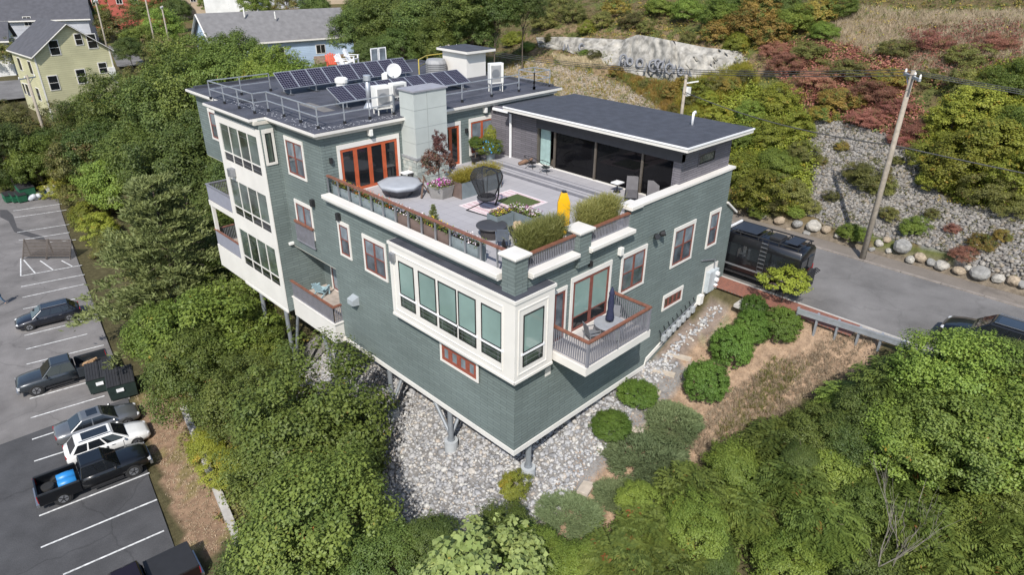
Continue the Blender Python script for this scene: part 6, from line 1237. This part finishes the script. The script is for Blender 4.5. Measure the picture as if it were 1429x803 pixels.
SM = stone_mat('riprap', [(.20, .20, .205), (.34, .34, .345), (.44, .43, .42), (.30, .305, .32), (.50, .49, .46), (.38, .33, .28)])
sx, sy = scatter(RIP, 15000, 41); stones('pale_riprap', sx, sy, rng.uniform(.045, .115, len(sx))*(1+.9*(rng.random(len(sx)) < .08)), SM, 'pale angular stones covering the slope under the house', 42)
tx, ty = [], []
for a, b_ in (((895, 530), (1002, 428)),): 
    A, B_ = hit(*a), hit(*b_)
    for k in range(230): t = random.random(); tx.append(A[0]+(B_[0]-A[0])*t+random.gauss(0, .12)); ty.append(A[1]+(B_[1]-A[1])*t+random.gauss(0, .16))
stones('stone_edging', np.array(tx), np.array(ty), rng.uniform(.05, .13, len(tx)), SM, 'line of pale stones edging the gravel path', 43)
SM2 = stone_mat('scree', [(.12, .108, .095), (.215, .20, .18), (.29, .27, .24), (.18, .172, .16), (.25, .21, .16)])
sx, sy = scatter(Z_ROCK, 7500, 44); stones('hillside_rubble', sx, sy, rng.uniform(.07, .17, len(sx)), SM2, 'grey loose rock covering the slope above the street', 45)
SM3 = stone_mat('scree_tan', [(.22, .18, .135), (.32, .27, .21), (.38, .33, .27), (.26, .235, .20)])
sx, sy = scatter(Z_SCREE, 2300, 46); stones('gravel_slope', sx, sy, rng.uniform(.06, .14, len(sx)), SM3, 'tan gravel slope behind the roof', 47)
# boulders along the far side of the street: each one its own
BM = [M('boulder_tan', (.31, .25, .18), .9, var=.35, scale=2.5, bump=.5), M('boulder_grey', (.24, .235, .22), .9, var=.3, scale=2.5, bump=.5), M('boulder_pale', (.35, .33, .29), .9, var=.3, scale=2.5, bump=.5)]
br_ = random.Random(17); bms = []
for i in range(6):
    bm = bmesh.new(); bmesh.ops.create_icosphere(bm, subdivisions=2, radius=1)
    ax = [Vector((br_.gauss(0, 1), br_.gauss(0, 1), br_.gauss(0, 1))).normalized() for _ in range(7)]; cut = [br_.uniform(.68, .95) for _ in ax]
    for v in bm.verts:
        for a, c in zip(ax, cut):
            d = v.co.dot(a)
            if d > c: v.co -= a*(d-c)
        v.co *= 1+br_.uniform(-.04, .04)
    me = bpy.data.meshes.new('boulder'); bm.to_mesh(me); bm.free(); bms.append(me)
for i, (px, py, r_) in enumerate([(1030,288,9),(1048,296,10),(1064,303,9),(1088,311,13),(1112,316,13),(1135,319,16),(1152,323,11),(1125,328,8),(1168,331,9),(1182,334,8),(1200,338,9),(1226,342,10),(1237,337,9),(1258,349,20),(1270,366,12),(1284,363,14),(1299,369,11),(1313,374,16),(1337,381,13),(1366,386,20),(1392,392,13),(1413,396,15),(1426,400,12),(1240,352,7),(1100,322,6),(1216,350,7),(1350,376,8)]):
    p = hit(px, py); r2 = r_*.62*depth(p)/FPX; me = bms[i % 6].copy(); me.materials.append(BM[i % 3]); o = link('boulder', me); o.location = (p[0], p[1], p[2]+r2*.45); o.scale = (r2*1.1, r2*br_.uniform(.9, 1.2), r2*br_.uniform(.7, .9)); o.rotation_euler = (br_.uniform(-.3, .3), br_.uniform(-.3, .3), br_.uniform(0, 6))
    tag(o, ['tan', 'grey', 'pale'][i % 3]+' boulder in the row along the far side of the street'+(', among the largest' if r_ > 14 else ''), 'boulder', 'boulders along the far side of the street')
# ---- pale rock ledge on the hillside
top = [(748,52),(780,51),(830,53),(870,55),(890,48),(915,52),(945,58),(985,66),(1020,70),(1050,74)]; bot = [(752,66),(790,72),(835,84),(858,96),(895,106),(930,113),(960,116),(995,108),(1025,98),(1046,84)]
V, NN = [], 84; LR = np.random.default_rng(8); rows = 9
for i in range(NN+1):
    t = i/NN*(len(top)-1); k = min(int(t), len(top)-2); f = t-k; tp = np.array(top[k])*(1-f)+np.array(top[k+1])*f; bt = np.array(bot[k])*(1-f)+np.array(bot[k+1])*f
    B_ = hit(*bt); db = depth(B_)
    for j in range(rows+1):
        s = j/rows; pp = bt*(1-s)+tp*s; d = ray(*pp); pt = CAM+d*(db+1.6*s**1.3+LR.normal()*.2); V.append(pt)
    back = CAM+ray(*tp)*(db+4.5); back[2] = V[-1][2]-.4; V.append(back)
k = rows+2; Q = np.array([(i*k+j, (i+1)*k+j, (i+1)*k+j+1, i*k+j+1) for i in range(NN) for j in range(k-1)])
o = empty('rock_ledge', V[0], 0, 'long pale rock face with graffiti set into the hillside', 'rock face'); V = np.array(V)
lg = link('face', fastmesh('face', V-np.array(o.location), Q, M('ledge_rock', (.30, .285, .255), .95, var=.45, scale=1.6, bump=.6, bscale=2.5, spec=.1)), o)
GRAF = M('graffiti_paint', (.19, .195, .21), .9)
def graf(px, py, s, pts):
    c = hit(px, py+20); dd = depth(V[np.argmin([abs(714.5+FPX*np.dot(v-CAM, RT)/np.dot(v-CAM, fw)-px)+abs(401.5-FPX*np.dot(v-CAM, UP)/np.dot(v-CAM, fw)-py) for v in V])])-.35
    MB().tube([Vector(CAM+ray(px+x*s, py+y*s)*dd)-o.location for x, y in pts], .13, 5).build('graffiti', GRAF, o)
lp = [(math.cos(a)*.8, math.sin(a)) for a in np.linspace(0, 6.28, 9)]
for px, py, s in ((870,82,6),(879,86,5),(893,88,6),(912,92,8),(924,94,8),(934,96,7),(918,88,5),(950,100,5),(812,66,5)): graf(px, py, s, lp)
for px, py, s in ((868,88,5),(905,95,6),(930,90,7),(945,96,5),(960,103,4),(790,66,4)): graf(px, py, s, [(-1, 1), (-.4, -1), (0, .8), (.5, -1), (1, 1)])
# ================================================================== LOW GROWTH (nobody could count it)
def undergrowth(name, poly, n_, mat, label, seed, size=.2, h=.5, per=14, cr=.35, leaf=.13, skip=(), aspect=.5):
    x, y = scatter(poly, n_, seed); keep = np.ones(len(x), bool)
    for s in skip: keep &= ~inpoly(x, y, s)
    x, y = x[keep], y[keep]; r = np.random.default_rng(seed+1); z = H(x, y); k = len(x); idx = np.repeat(np.arange(k), per); m_ = len(idx)
    sz = r.uniform(.5, 1.4, k)[idx]; od = sph(m_, r); od[:, 2] = np.abs(od[:, 2]); C = np.stack([x, y, z], -1)[idx]+od*np.array([cr, cr, h])*sz[:, None]*r.random(m_)[:, None]**.5
    V = leaf_quads(C, unit(od+[0, 0, .7]+r.normal(size=(m_, 3))*.4), leaf*r.uniform(.6, 1.3, m_), leaf*aspect, r)
    return tag(link(name, quads_mesh(name, V, mat)), label, name.replace('_', ' '), kind='stuff')
HILL = [(28.4, -30), (75, -30), (75, 70), (28.4, 70)]
undergrowth('hillside_scrub', HILL, 6500, F_OLV, 'olive scrub and weeds over the hillside', 61, h=.45, cr=.55, per=15, leaf=.2, skip=(Z_ROCK, Z_SCREE))
undergrowth('rusty_scrub', [(29, -30), (62, -30), (62, 36), (29, 36)], 2600, F_ORG, 'rusty dry scrub patches on the hillside', 63, h=.4, cr=.6, per=14, leaf=.19, skip=(Z_ROCK, Z_SCREE))
REDZ = hp((1060,60),(1130,60),(1270,90),(1290,200),(1230,185),(1130,160),(1085,110)); REDZ2 = hp((1260,40),(1420,30),(1425,95),(1320,130),(1270,90))
undergrowth('red_scrub', REDZ, 900, F_RED, 'low red sumac spreading over the upper hillside', 65, h=.7, cr=.6, per=18, leaf=.24); undergrowth('red_scrub', REDZ2, 500, F_RED, 'low red growth along the top of the hill', 67, h=.6, cr=.6, per=14, leaf=.24)
YZ = hp((1000,150),(1045,120),(1120,150),(1135,240),(1120,300),(1030,290),(1015,220)); undergrowth('bank_creeper', YZ, 1500, F_YEL, 'yellow-green creeper covering the bank behind the van', 69, h=.9, cr=.6, per=24, leaf=.2)
YZ2 = hp((1290,180),(1340,110),(1428,90),(1428,295),(1340,285),(1290,240)); undergrowth('bank_creeper', YZ2, 1800, F_YEL, 'yellow-green creeper over the slope beyond the leaning pole', 71, h=1.0, cr=.6, per=24, leaf=.2)
undergrowth('forest_floor', [(-9.5, 8), (-1.5, 8), (1, 30), (12, 32), (14, 60), (0, 60), (-4, 40), (-7, 28)], 3600, F_OLV, 'low weeds and brambles under the trees beside the lot', 73, h=.5, cr=.5, per=14, leaf=.2)
undergrowth('thicket_floor', hp((760,770),(900,720),(1000,665),(1140,580),(1210,520),(1428,500),(1428,803),(760,803)), 1500, F_AIL, 'tangled green growth under the thicket', 75, h=.8, cr=.5, per=18, leaf=.2, aspect=.34)
DRY = foliage('blade_dry', (.34, .27, .18), (.55, .45, .31), None, transl=.2)
def tufts(poly, n_, seed, label, h=.3, mat=None):
    x, y = scatter(poly, n_, seed); r = np.random.default_rng(seed); z = H(x, y); per = 9; idx = np.repeat(np.arange(n_), per); k = len(idx); d = unit(np.stack([r.normal(size=k)*.5, r.normal(size=k)*.5, np.ones(k)], -1)); L = h*r.uniform(.5, 1.2, k)
    C = np.stack([x, y, z], -1)[idx]+r.normal(size=(k, 3))*[.05, .05, 0]+d*L[:, None]*.5
    tag(link('dry_grass', quads_mesh('dry_grass', leaf_quads(C, unit(np.cross(d, r.normal(size=(k, 3)))), L, .022, r, 0, along=d), mat or DRY)), label, 'dry grass', kind='stuff')
tufts(hp((1000,560),(1060,520),(1150,470),(1230,475),(1180,520),(1080,590),(980,650),(960,620)), 1300, 81, 'dry tan grass on the bark bank below the guard rail'); tufts(Z_STRIP, 900, 83, 'dry grass on the planted strip beside the stalls', .14)
tufts(hp((940,120),(1040,90),(1060,115),(1000,160),(950,170)), 2200, 85, 'golden grass below the pale rock ledge', .7, F_YGR)
tufts(hp((1000,600),(1075,500),(1130,510),(1060,600),(1000,650)), 350, 87, 'thin green weeds on the bark bank', .35, F_OLV)
tufts(hp((770,78),(835,85),(850,98),(790,95)), 700, 88, 'dry grass at the foot of the pale rock ledge', .6, DRY)
tufts(hp((1120,20),(1428,15),(1428,100),(1330,130),(1270,100),(1150,60)), 3800, 95, 'brown dry grass over the top of the hill', .6, DRY); tufts(hp((850,100),(940,118),(960,150),(925,160),(880,125)), 1200, 96, 'rusty dry grass beside the gravel slope', .55, F_ORG); undergrowth('green_scrub', HILL, 1800, F_BRI, 'green weeds scattered over the hillside', 97, h=.5, cr=.5, per=14, leaf=.18, skip=(Z_ROCK, Z_SCREE))
tufts(Z_SCREE, 900, 99, 'thin dry weeds on the gravel slope', .45, F_ORG); undergrowth('slope_weeds', Z_SCREE, 160, F_OLV, 'sparse green weeds on the gravel slope', 98, h=.35, cr=.35, per=12, leaf=.16)
# bark chips
cx_, cy_ = scatter(Z_MULCH, 5200, 90); r = np.random.default_rng(91); cz = H(cx_, cy_)+.02; k = len(cx_)
undergrowth('rock_weeds', Z_ROCK, 420, F_OLV, 'sparse weeds growing through the loose rock', 93, h=.3, cr=.3, per=12, leaf=.14)
tag(link('bark_mulch', quads_mesh('bark_mulch', leaf_quads(np.stack([cx_, cy_, cz], -1), unit(r.normal(size=(k, 3))*.35+[0, 0, 1]), r.uniform(.05, .14, k), .045, r, 0), M('bark_chips', (.33, .215, .135), .95, var=.5, scale=9))), 'reddish bark mulch on the bank', 'mulch', kind='stuff')
# ================================================================== STREET FURNITURE AND SMALL THINGS
WOODP = M('pole_wood', (.30, .26, .21), .9, var=.2, scale=5)
def pole(base, h, r0, label, arms=1, top_mat=None, dirv=(0, 1)):
    o = empty('utility_pole', base, 0, label, 'utility pole'); MB().tube([(0, 0, -.3), (0, 0, h*.5), (0, 0, h)], [r0, r0*.85, r0*.65], 12).build('shaft', WOODP, o, True)
    for k in range(arms):
        z = h-.35-k*.8; MB().bar((-dirv[0]*1.1, -dirv[1]*1.1, z), (dirv[0]*1.1, dirv[1]*1.1, z), .12, .14).build('cross_arm', GALV, o)
        for s in (-1, -.3, .95): MB().lathe((dirv[0]*s*1.05, dirv[1]*s*1.05, z), [(.03, .05), (.07, .1), (.05, .16), (.07, .2), (.03, .3)], 8).build('insulator', WP, o)
        MB().bar((0, 0, z-.7), (dirv[0]*.8, dirv[1]*.8, z), .05).build('strut', GALV, o)
    return o
pb = P(1203, 362, z=ROAD_Z); PTOP = 11.5
pole((pb[0], pb[1], ROAD_Z), PTOP, .19, 'bare timber utility pole on the far kerb beside the loose rock', 1, dirv=(.8, .6))
p2 = P(958, 104, x=27.0); z2 = h1(p2[0], p2[1]); o = pole((p2[0], p2[1], z2), p2[2]-z2, .15, 'grey utility pole rising behind the pavilion roof', 0); MB().box(.1, .55, -.2, .2, p2[2]-z2-1.5, p2[2]-z2-.9).build('junction_box', WP, o); MB().bar((0, 0, p2[2]-z2-.6), (.9, -.5, p2[2]-z2-.5), .08).build('lamp_arm', WP, o)
p3 = P(626, 62, x=27.0); z3 = h1(p3[0], p3[1]); pole((p3[0], p3[1], z3), p3[2]-z3, .16, 'utility pole with a cross arm rising behind the rooftop stair head', 1, dirv=(1, 0))
p4 = P(81, 247, z=-7.6); pole((p4[0], p4[1], -7.7), 13.2, .23, 'weathered utility pole at the far corner of the lot below the yellow house', 1, dirv=(.9, .4))
for (px, py, h, lab) in ((226,104,0,'tall pale utility pole among the far trees'),(243,92,20,'bare pole beside the tall pale one among the far trees'),(158,100,14,'utility pole in front of the red houses')):
    p = hit(px, py); h = (py-h)*depth(p)/FPX*1.08; pole((p[0], p[1], p[2]), h, .18, lab, 1, dirv=(.5, .8))
def wire(a, b, sag, r=.022, label='overhead wire strung between the street poles'):
    a, b = np.array(a, float), np.array(b, float); pts = [a*(1-t)+b*t-np.array([0, 0, sag*4*t*(1-t)]) for t in np.linspace(0, 1, 24)]
    tag(MB().tube(pts, r, 4, False).build('overhead_wire', M('wire', (.05, .05, .05), .6)), label, 'wire', 'overhead wires')
T1 = np.array([pb[0], pb[1], ROAD_Z+PTOP]); T2 = np.array(p2); T3 = np.array(p3)
for dx, dz in ((-.85, -.1), (0, -.1), (.8, -.1)): wire(T1+[dx, dx*.7, dz], T3+[dx, 0, dz], .9); wire(T1+[dx, dx*.7, dz], T1+[dx, -38, dz+.3], .8)
wire(T1+[0, 0, -4.2], T2+[0, 0, -1.2], .5, .035, 'thick pale cable low on the street poles'); wire(T1+[0, 0, -4.2], T1+[1.5, -38, -3.8], .6, .035, 'thick pale cable low on the street poles')
MATS['wire_pale'] = M('wire_pale', (.45, .43, .4), .6)
# guard rail
ga, gb_ = P(1113, 433, z=ROAD_Z+.55), P(1262, 480, z=ROAD_Z+.55); o = empty('guard_rail', (ga[0], ga[1], ROAD_Z-.1), 0, 'galvanised guard rail along the pavement above the bark bank', 'guard rail'); gd = gb_-ga; L = math.hypot(gd[0], gd[1]); gd /= np.linalg.norm(gd)
for dz, w_ in ((.5, .06), (.62, .03), (.72, .06)): MB().bar((0, 0, dz), tuple(np.array([gd[0], gd[1], 0])*L+np.array([0, 0, dz])), w_, .11).build('rail', GALV, o)
for k in range(6): t = L*k/5; MB().box(gd[0]*t+.04, gd[0]*t+.18, gd[1]*t-.05, gd[1]*t+.05, -.6, .78).build('post', GALV, o)
# slabs and steps on the bank
def slab_at(px, py, w_, d, rz, label, name='stone_slab', mat=None): 
    p = hit(px, py); o = MB().box(-w_/2, w_/2, -d/2, d/2, -.12, .07).build(name, mat or M('slab', (.44, .38, .31), .9, var=.15, scale=3, bump=.3), bevel=.01); o.location = p; o.rotation_euler = (0, 0, rz); tag(o, label, 'slab' if name == 'stone_slab' else 'step', 'steps and slabs on the bank'); return o
slab_at(820, 678, .55, 1.25, R_(-75), 'tan stepping slab lying on the bark near the corner'); slab_at(948, 498, .3, 1.3, R_(20), 'weathered timber step on the bark bank, upper one', 'timber_step'); slab_at(925, 520, .3, 1.3, R_(20), 'weathered timber step on the bark bank, middle one', 'timber_step'); slab_at(905, 545, .3, 1.3, R_(20), 'weathered timber step on the bark bank, lower one', 'timber_step'); slab_at(880, 600, .35, 1.3, R_(30), 'weathered timber step between the junipers and the stones', 'timber_step'); slab_at(1052, 425, 1.8, 1.5, 0, 'concrete landing at the top of the bank', 'concrete_landing', conc)
# dead grey sapling in the thicket
o = empty('dead_sapling', hit(1236, 846), 0, 'bare grey dead sapling standing in the thicket', 'dead tree'); dr_ = random.Random(3)
def twig(p, d, L, r_, lev):
    q = p+d*L; MB().tube([p, p.lerp(q, .5)+Vector((dr_.gauss(0, .05), dr_.gauss(0, .05), 0))*L, q], [r_, r_*.8, r_*.5], 6).build('branch', M('dead_wood', (.22, .195, .17), .9, var=.2, scale=8), o)
    if lev < 3:
        for k in range(3 if lev else 4): twig(p.lerp(q, dr_.uniform(.35, 1)), (d+Vector((dr_.gauss(0, .24), dr_.gauss(0, .24), dr_.uniform(.05, .35)))).normalized(), L*dr_.uniform(.5, .8), r_*.5, lev+1)
twig(Vector((0, 0, -.2)), Vector((.08, .1, 1)).normalized(), 3.6, .042, 0); twig(Vector((.15, .1, -.2)), Vector((.28, -.1, 1)).normalized(), 3.3, .036, 0); twig(Vector((-.3, .2, -.2)), Vector((-.2, .15, 1)).normalized(), 3.0, .045, 0)
# person crossing the lot
def skinned(name, pts, edges, radii, mat, parent):
    me = bpy.data.meshes.new(name); me.from_pydata(pts, edges, []); o_ = link(name, me, parent); me.materials.append(mat)
    m_ = o_.modifiers.new('skin', 'SKIN'); 
    for v, r_ in zip(me.skin_vertices[0].data, radii): v.radius = (r_, r_)
    me.skin_vertices[0].data[0].use_root = True
    s_ = o_.modifiers.new('sub', 'SUBSURF'); s_.levels = 1; s_.render_levels = 2; return o_
pp = P(2.5, 426, z=LOT_Z); o = empty('person', (pp[0], pp[1], LOT_Z+.01), R_(120), 'person in a dark top and blue jeans walking across the lot', 'person')
J = [(0, 0, .95), (0, 0, 1.2), (0, .0, 1.42), (0, 0, 1.53), (0, .02, 1.66), (.1, 0, .92), (.13, .16, .5), (.13, .1, .08), (.13, .22, .04), (-.1, 0, .92), (-.12, -.12, .5), (-.12, -.34, .12), (-.12, -.22, .04), (.19, 0, 1.4), (.25, -.08, 1.13), (.25, .06, .9), (-.19, 0, 1.4), (-.25, .08, 1.13), (-.25, .2, .92), (.25, .09, .82), (-.25, .25, .85)]
E_ = [(0, 1), (1, 2), (2, 3), (3, 4), (0, 5), (5, 6), (6, 7), (7, 8), (0, 9), (9, 10), (10, 11), (11, 12), (2, 13), (13, 14), (14, 15), (2, 16), (16, 17), (17, 18), (15, 19), (18, 20)]
skinned('body', J, E_, [.13, .12, .12, .055, .1, .085, .06, .045, .04, .085, .06, .045, .04, .055, .045, .035, .055, .045, .035, .04, .04], M('skin_tone', (.45, .28, .2), .6), o)
skinned('shirt', [J[i] for i in (1, 0, 2, 13, 14, 16, 17)], [(0, 1), (0, 2), (2, 3), (3, 4), (2, 5), (5, 6)], [.14, .15, .14, .075, .062, .075, .062], M('shirt_dark', (.03, .025, .03), .9), o)
skinned('jeans', [J[i] for i in (0, 5, 6, 7, 9, 10, 11)], [(0, 1), (1, 2), (2, 3), (0, 4), (4, 5), (5, 6)], [.145, .1, .078, .065, .1, .078, .065], M('jeans', (.12, .2, .3), .9), o)
MB().ball((0, .0, 1.72), (.1, .11, .1), 12, 8).build('hair', M('hair_dark', (.03, .02, .015), .8), o, True)
# ================================================================== FAR HOUSES
def far_house(p, yaw, W, L, eave, ridge, wall, roofm, label, wins_gable=(), wins_side=(), trim=WHT, over=.45):
    """p: near corner on the ground; local x runs along the gable (width W), y along the ridge (length L, away)"""
    o = empty('far_house', (p[0], p[1], p[2]), yaw, label, 'house', 'far houses'); b0 = -3.0
    mb = MB(); mb.add([(0, 0, b0), (W, 0, b0), (W, 0, eave), (W/2, 0, ridge), (0, 0, eave), (0, L, b0), (W, L, b0), (W, L, eave), (W/2, L, ridge), (0, L, eave)], [(0, 1, 2, 3, 4), (9, 8, 7, 6, 5), (0, 4, 9, 5), (1, 6, 7, 2)]); mb.build('wall', wall, o)
    k = (ridge-eave)/(W/2)
    for s in (0, 1):
        xo = -over if s == 0 else W+over; zo = eave-over*k; t = .16
        v = [(xo, -over, zo), (W/2, -over, ridge), (W/2, L+over, ridge), (xo, L+over, zo)]; v = [(x, y, z+.02) for x, y, z in v]+[(x, y, z+t) for x, y, z in v]
        rf = MB().add(v, [(0, 1, 2, 3), (7, 6, 5, 4), (0, 4, 5, 1), (1, 5, 6, 2), (2, 6, 7, 3), (3, 7, 4, 0)]).build('roof', roofm, o)
        MB().bar((xo, -over-.05, zo+.02), (W/2, -over-.05, ridge+.02), .08, .3, (0, 1, 0)).build('barge_board', trim, rf); MB().bar((xo, -over, zo+.0), (xo, L+over, zo+.0), .1, .2).build('gutter', trim, rf)
    mb = MB(); MB().box(-.06, .12, -.06, .0, b0, eave).build('corner_board', trim, o); MB().box(W-.12, W+.06, -.06, .0, b0, eave).build('corner_board', trim, o)
    for x, z, w_, h in wins_gable:
        f = MB().box(x-w_/2-.12, x+w_/2+.12, -.07, 0, z-h/2-.12, z+h/2+.12).build('window', trim, o); MB().box(x-w_/2, x+w_/2, -.09, -.07, z-h/2, z+h/2).build('pane', G_DK, f); MB().box(x-w_/2, x+w_/2, -.1, -.088, z-.03, z+.03).build('rail', trim, f)
    for side, y, z, w_, h in wins_side:
        x = 0 if side < 0 else W; f = MB().box(min(x, x+side*.07), max(x, x+side*.07), y-w_/2-.12, y+w_/2+.12, z-h/2-.12, z+h/2+.12).build('window', trim, o); MB().box(min(x+side*.07, x+side*.09), max(x+side*.07, x+side*.09), y-w_/2, y+w_/2, z-h/2, z+h/2).build('pane', G_DK, f)
    return o
def clap(name, col): return shingle(name, col, .3, 6.0, .75, .03)
YW_ = clap('clap_sage', (.46, .44, .27)); BLH = clap('clap_blue', (.36, .46, .58)); GRYH = clap('clap_grey', (.42, .43, .46)); REDH = clap('clap_red', (.36, .08, .055)); WHH = clap('clap_white', (.62, .62, .6)); TANH = clap('clap_tan', (.40, .32, .23))
RDK = M('far_roof_dark', (.075, .075, .085), .9, var=.15, scale=1.2); RGY = M('far_roof_grey', (.17, .165, .165), .9, var=.15, scale=1.2); RBR = M('far_roof_brown', (.17, .12, .09), .9, var=.15)
def at_(px, py, D): return CAM+ray(px, py)*D
yh = at_(68, 149, 103); print('yellow house base', yh, h1(yh[0], yh[1]))
yh = yh-np.array([0, 0, 1.0])
o = far_house(yh, R_(4), 10.6, 11, 8.6, 12.6, YW_, RDK, 'sage yellow three-storey gabled house beyond the lot', [(3.0, 9.4, 1.2, 2.0), (6.6, 10.3, .9, 1.5), (8.4, 9.9, 1.2, 2.0), (1.6, 4.4, 1.2, 2.0), (5.6, 4.9, 1.2, 2.0), (9.0, 5.8, 1.1, 1.5), (6.6, .6, 1.1, 1.5)], [(-1, 3, 6.5, 1.2, 1.8), (-1, 8, 6.5, 1.2, 1.8), (-1, 3, 2.5, 1.2, 1.8), (-1, 8, 2.5, 1.2, 1.8), (-1, 9.7, 2.5, .9, 1.6)])
MB().box(9.6, 10.6, -.5, -.02, 4.2, 5.8).build('air_conditioner', WP, o); 
bhp = at_(298, 66, 118); far_house(bhp, R_(65), 9, 34, 4.2, 7.6, BLH, RGY, 'long pale blue house with a grey roof behind the tree tops', [(4.5, 5.4, .9, 1.3)], [(1, 24, 2.2, 2.4, 1.8), (1, 10, 2.2, 1.6, 1.6)]) if False else None
o = far_house(at_(252, 60, 112), R_(-28), 34, 9, 4.6, 4.6001, BLH, RGY, 'long pale blue house with a grey roof behind the tree tops') if False else None
def long_house(p, yaw, L, Wd, eave, ridge, wall, roofm, label, wins=()):
    """ridge along local x, long side faces -y"""
    o = empty('far_house', (p[0], p[1], p[2]), yaw, label, 'house', 'far houses'); b0 = -4
    MB().add([(0, 0, b0), (L, 0, b0), (L, 0, eave), (0, 0, eave), (0, Wd, b0), (L, Wd, b0), (L, Wd, eave), (0, Wd, eave), (0, Wd/2, ridge), (L, Wd/2, ridge)], [(0, 1, 2, 3), (5, 4, 7, 6), (4, 0, 3, 8, 7), (1, 5, 6, 9, 2)]).build('wall', wall, o)
    ov = .6; k = (ridge-eave)/(Wd/2)
    for ya in (-ov, Wd+ov):
        zo = eave-ov*k; v = [(-ov, ya, zo), (L+ov, ya, zo), (L+ov, Wd/2, ridge), (-ov, Wd/2, ridge)]; v = [(x, y, z+.03) for x, y, z in v]+[(x, y, z+.2) for x, y, z in v]
        rf = MB().add(v, [(0, 3, 2, 1), (4, 5, 6, 7), (0, 1, 5, 4), (1, 2, 6, 5), (2, 3, 7, 6), (3, 0, 4, 7)]).build('roof', roofm, o); MB().bar((-ov, ya, zo), (L+ov, ya, zo), .12, .28).build('gutter', WHT, rf); MB().bar((-ov-.04, ya, zo+.05), (-ov-.04, Wd/2, ridge+.05), .08, .32, (1, 0, 0)).build('barge_board', WHT, rf)
    for x, z, w_, h in wins:
        f = MB().box(x-w_/2-.12, x+w_/2+.12, -.07, 0, z-h/2-.12, z+h/2+.12).build('window', WHT, o); MB().box(x-w_/2, x-.04, -.09, -.07, z-h/2, z+h/2).build('pane', G_DK, f); MB().box(x+.04, x+w_/2, -.09, -.07, z-h/2, z+h/2).build('pane', G_DK, f)
    return o
o = long_house(at_(300, 74, 112), R_(-8), 25, 11, 1.6, 5.6, BLH, RGY, 'long pale blue house with a grey roof behind the tree tops', [(18.5, -.6, 1.6, 1.4), (11, -.6, 1.4, 1.4)]); MB().tube([(7, 4, 5), (7, 4, 6.6)], .12, 8).build('vent_pipe', WP, o); MB().tube([(12, 3, 4.6), (12, 3, 5.8)], .1, 8).build('vent_pipe', WP, o)
MB().box(17, 25, -.12, -.02, -4, -1.8).build('brick_base', M('base_brick', (.30, .22, .17), .9, var=.3, scale=4), o)
long_house(at_(-30, 48, 150), R_(-20), 22, 14, 3.0, 8.0, GRYH, RDK, 'big grey house with dark roof and brick chimneys behind the sage yellow house', [(4, 2.5, 1.4, 1.8), (10, 2.5, 1.4, 1.8)])
long_house(at_(-60, 92, 128), R_(-20), 9, 8, 4.5, 7.2, WHH, RDK, 'small white house tucked beside the sage yellow house', [(4, 2.5, 1.4, 1.8)])
for px, py, D, yaw, L, Wd, ev, rg, wl, rm, lab in ((120,18,190,-30,16,10,8,11,REDH,RDK,'red clapboard house with dark roof, left of the pair in the town'),(155,22,185,-35,14,10,9,12.5,REDH,RDK,'red clapboard house with dark roof, right of the pair in the town'),(236,8,200,-30,14,10,7,10,TANH,RBR,'tan house behind the far pale pole'),
                                                  (60,5,215,-30,20,10,7,10,WHH,RDK,'white house at the back of the town beyond the grey house'),(285,6,185,-35,14,10,8,11,WHH,RGY,'white house with dark windows behind the blue house'),(345,2,215,-35,16,10,6,9,GRYH,RGY,'grey house beyond the blue house'),(10,8,205,-30,18,10,7,10,TANH,RDK,'tan house at the back of the town by the left edge'),(195,4,225,-30,16,10,6,9,WHH,RGY,'small white house far behind the red pair'),(420,2,230,-35,16,10,6,9,TANH,RDK,'small tan house far beyond the blue house')):
    long_house(at_(px, py, D), R_(yaw), L, Wd, ev, rg, wl, rm, lab, [(3, ev-2, 1.4, 1.7), (7, ev-2, 1.4, 1.7), (11, ev-2, 1.4, 1.7), (3, ev-5, 1.4, 1.7), (7, ev-5, 1.4, 1.7)])
# street bits and cars of the town
for px, py in ((170, 88), (25, 115)): pass
sheet('town_street', [tuple(hit(*q)[:2]) for q in ((150,60),(178,58),(205,92),(165,98))], h1(*hit(170, 80)[:2])+.3, A_ROAD); sheet('town_driveway', [tuple(hit(*q)[:2]) for q in ((-20,118),(38,112),(40,140),(-20,150))], h1(*hit(20, 128)[:2])+.4, A_ROAD)

# dark tar patch wandering across the old asphalt
tp = [(0,293),(10,293),(18,300),(24,318),(40,324),(60,330),(66,338),(58,337),(38,330),(20,324),(12,309),(0,303)]
sheet('tar_patch', [tuple(P(*q, z=LOT_Z)[:2]) for q in tp], LOT_Z+.004, M('tar', (.06, .058, .06), .9))
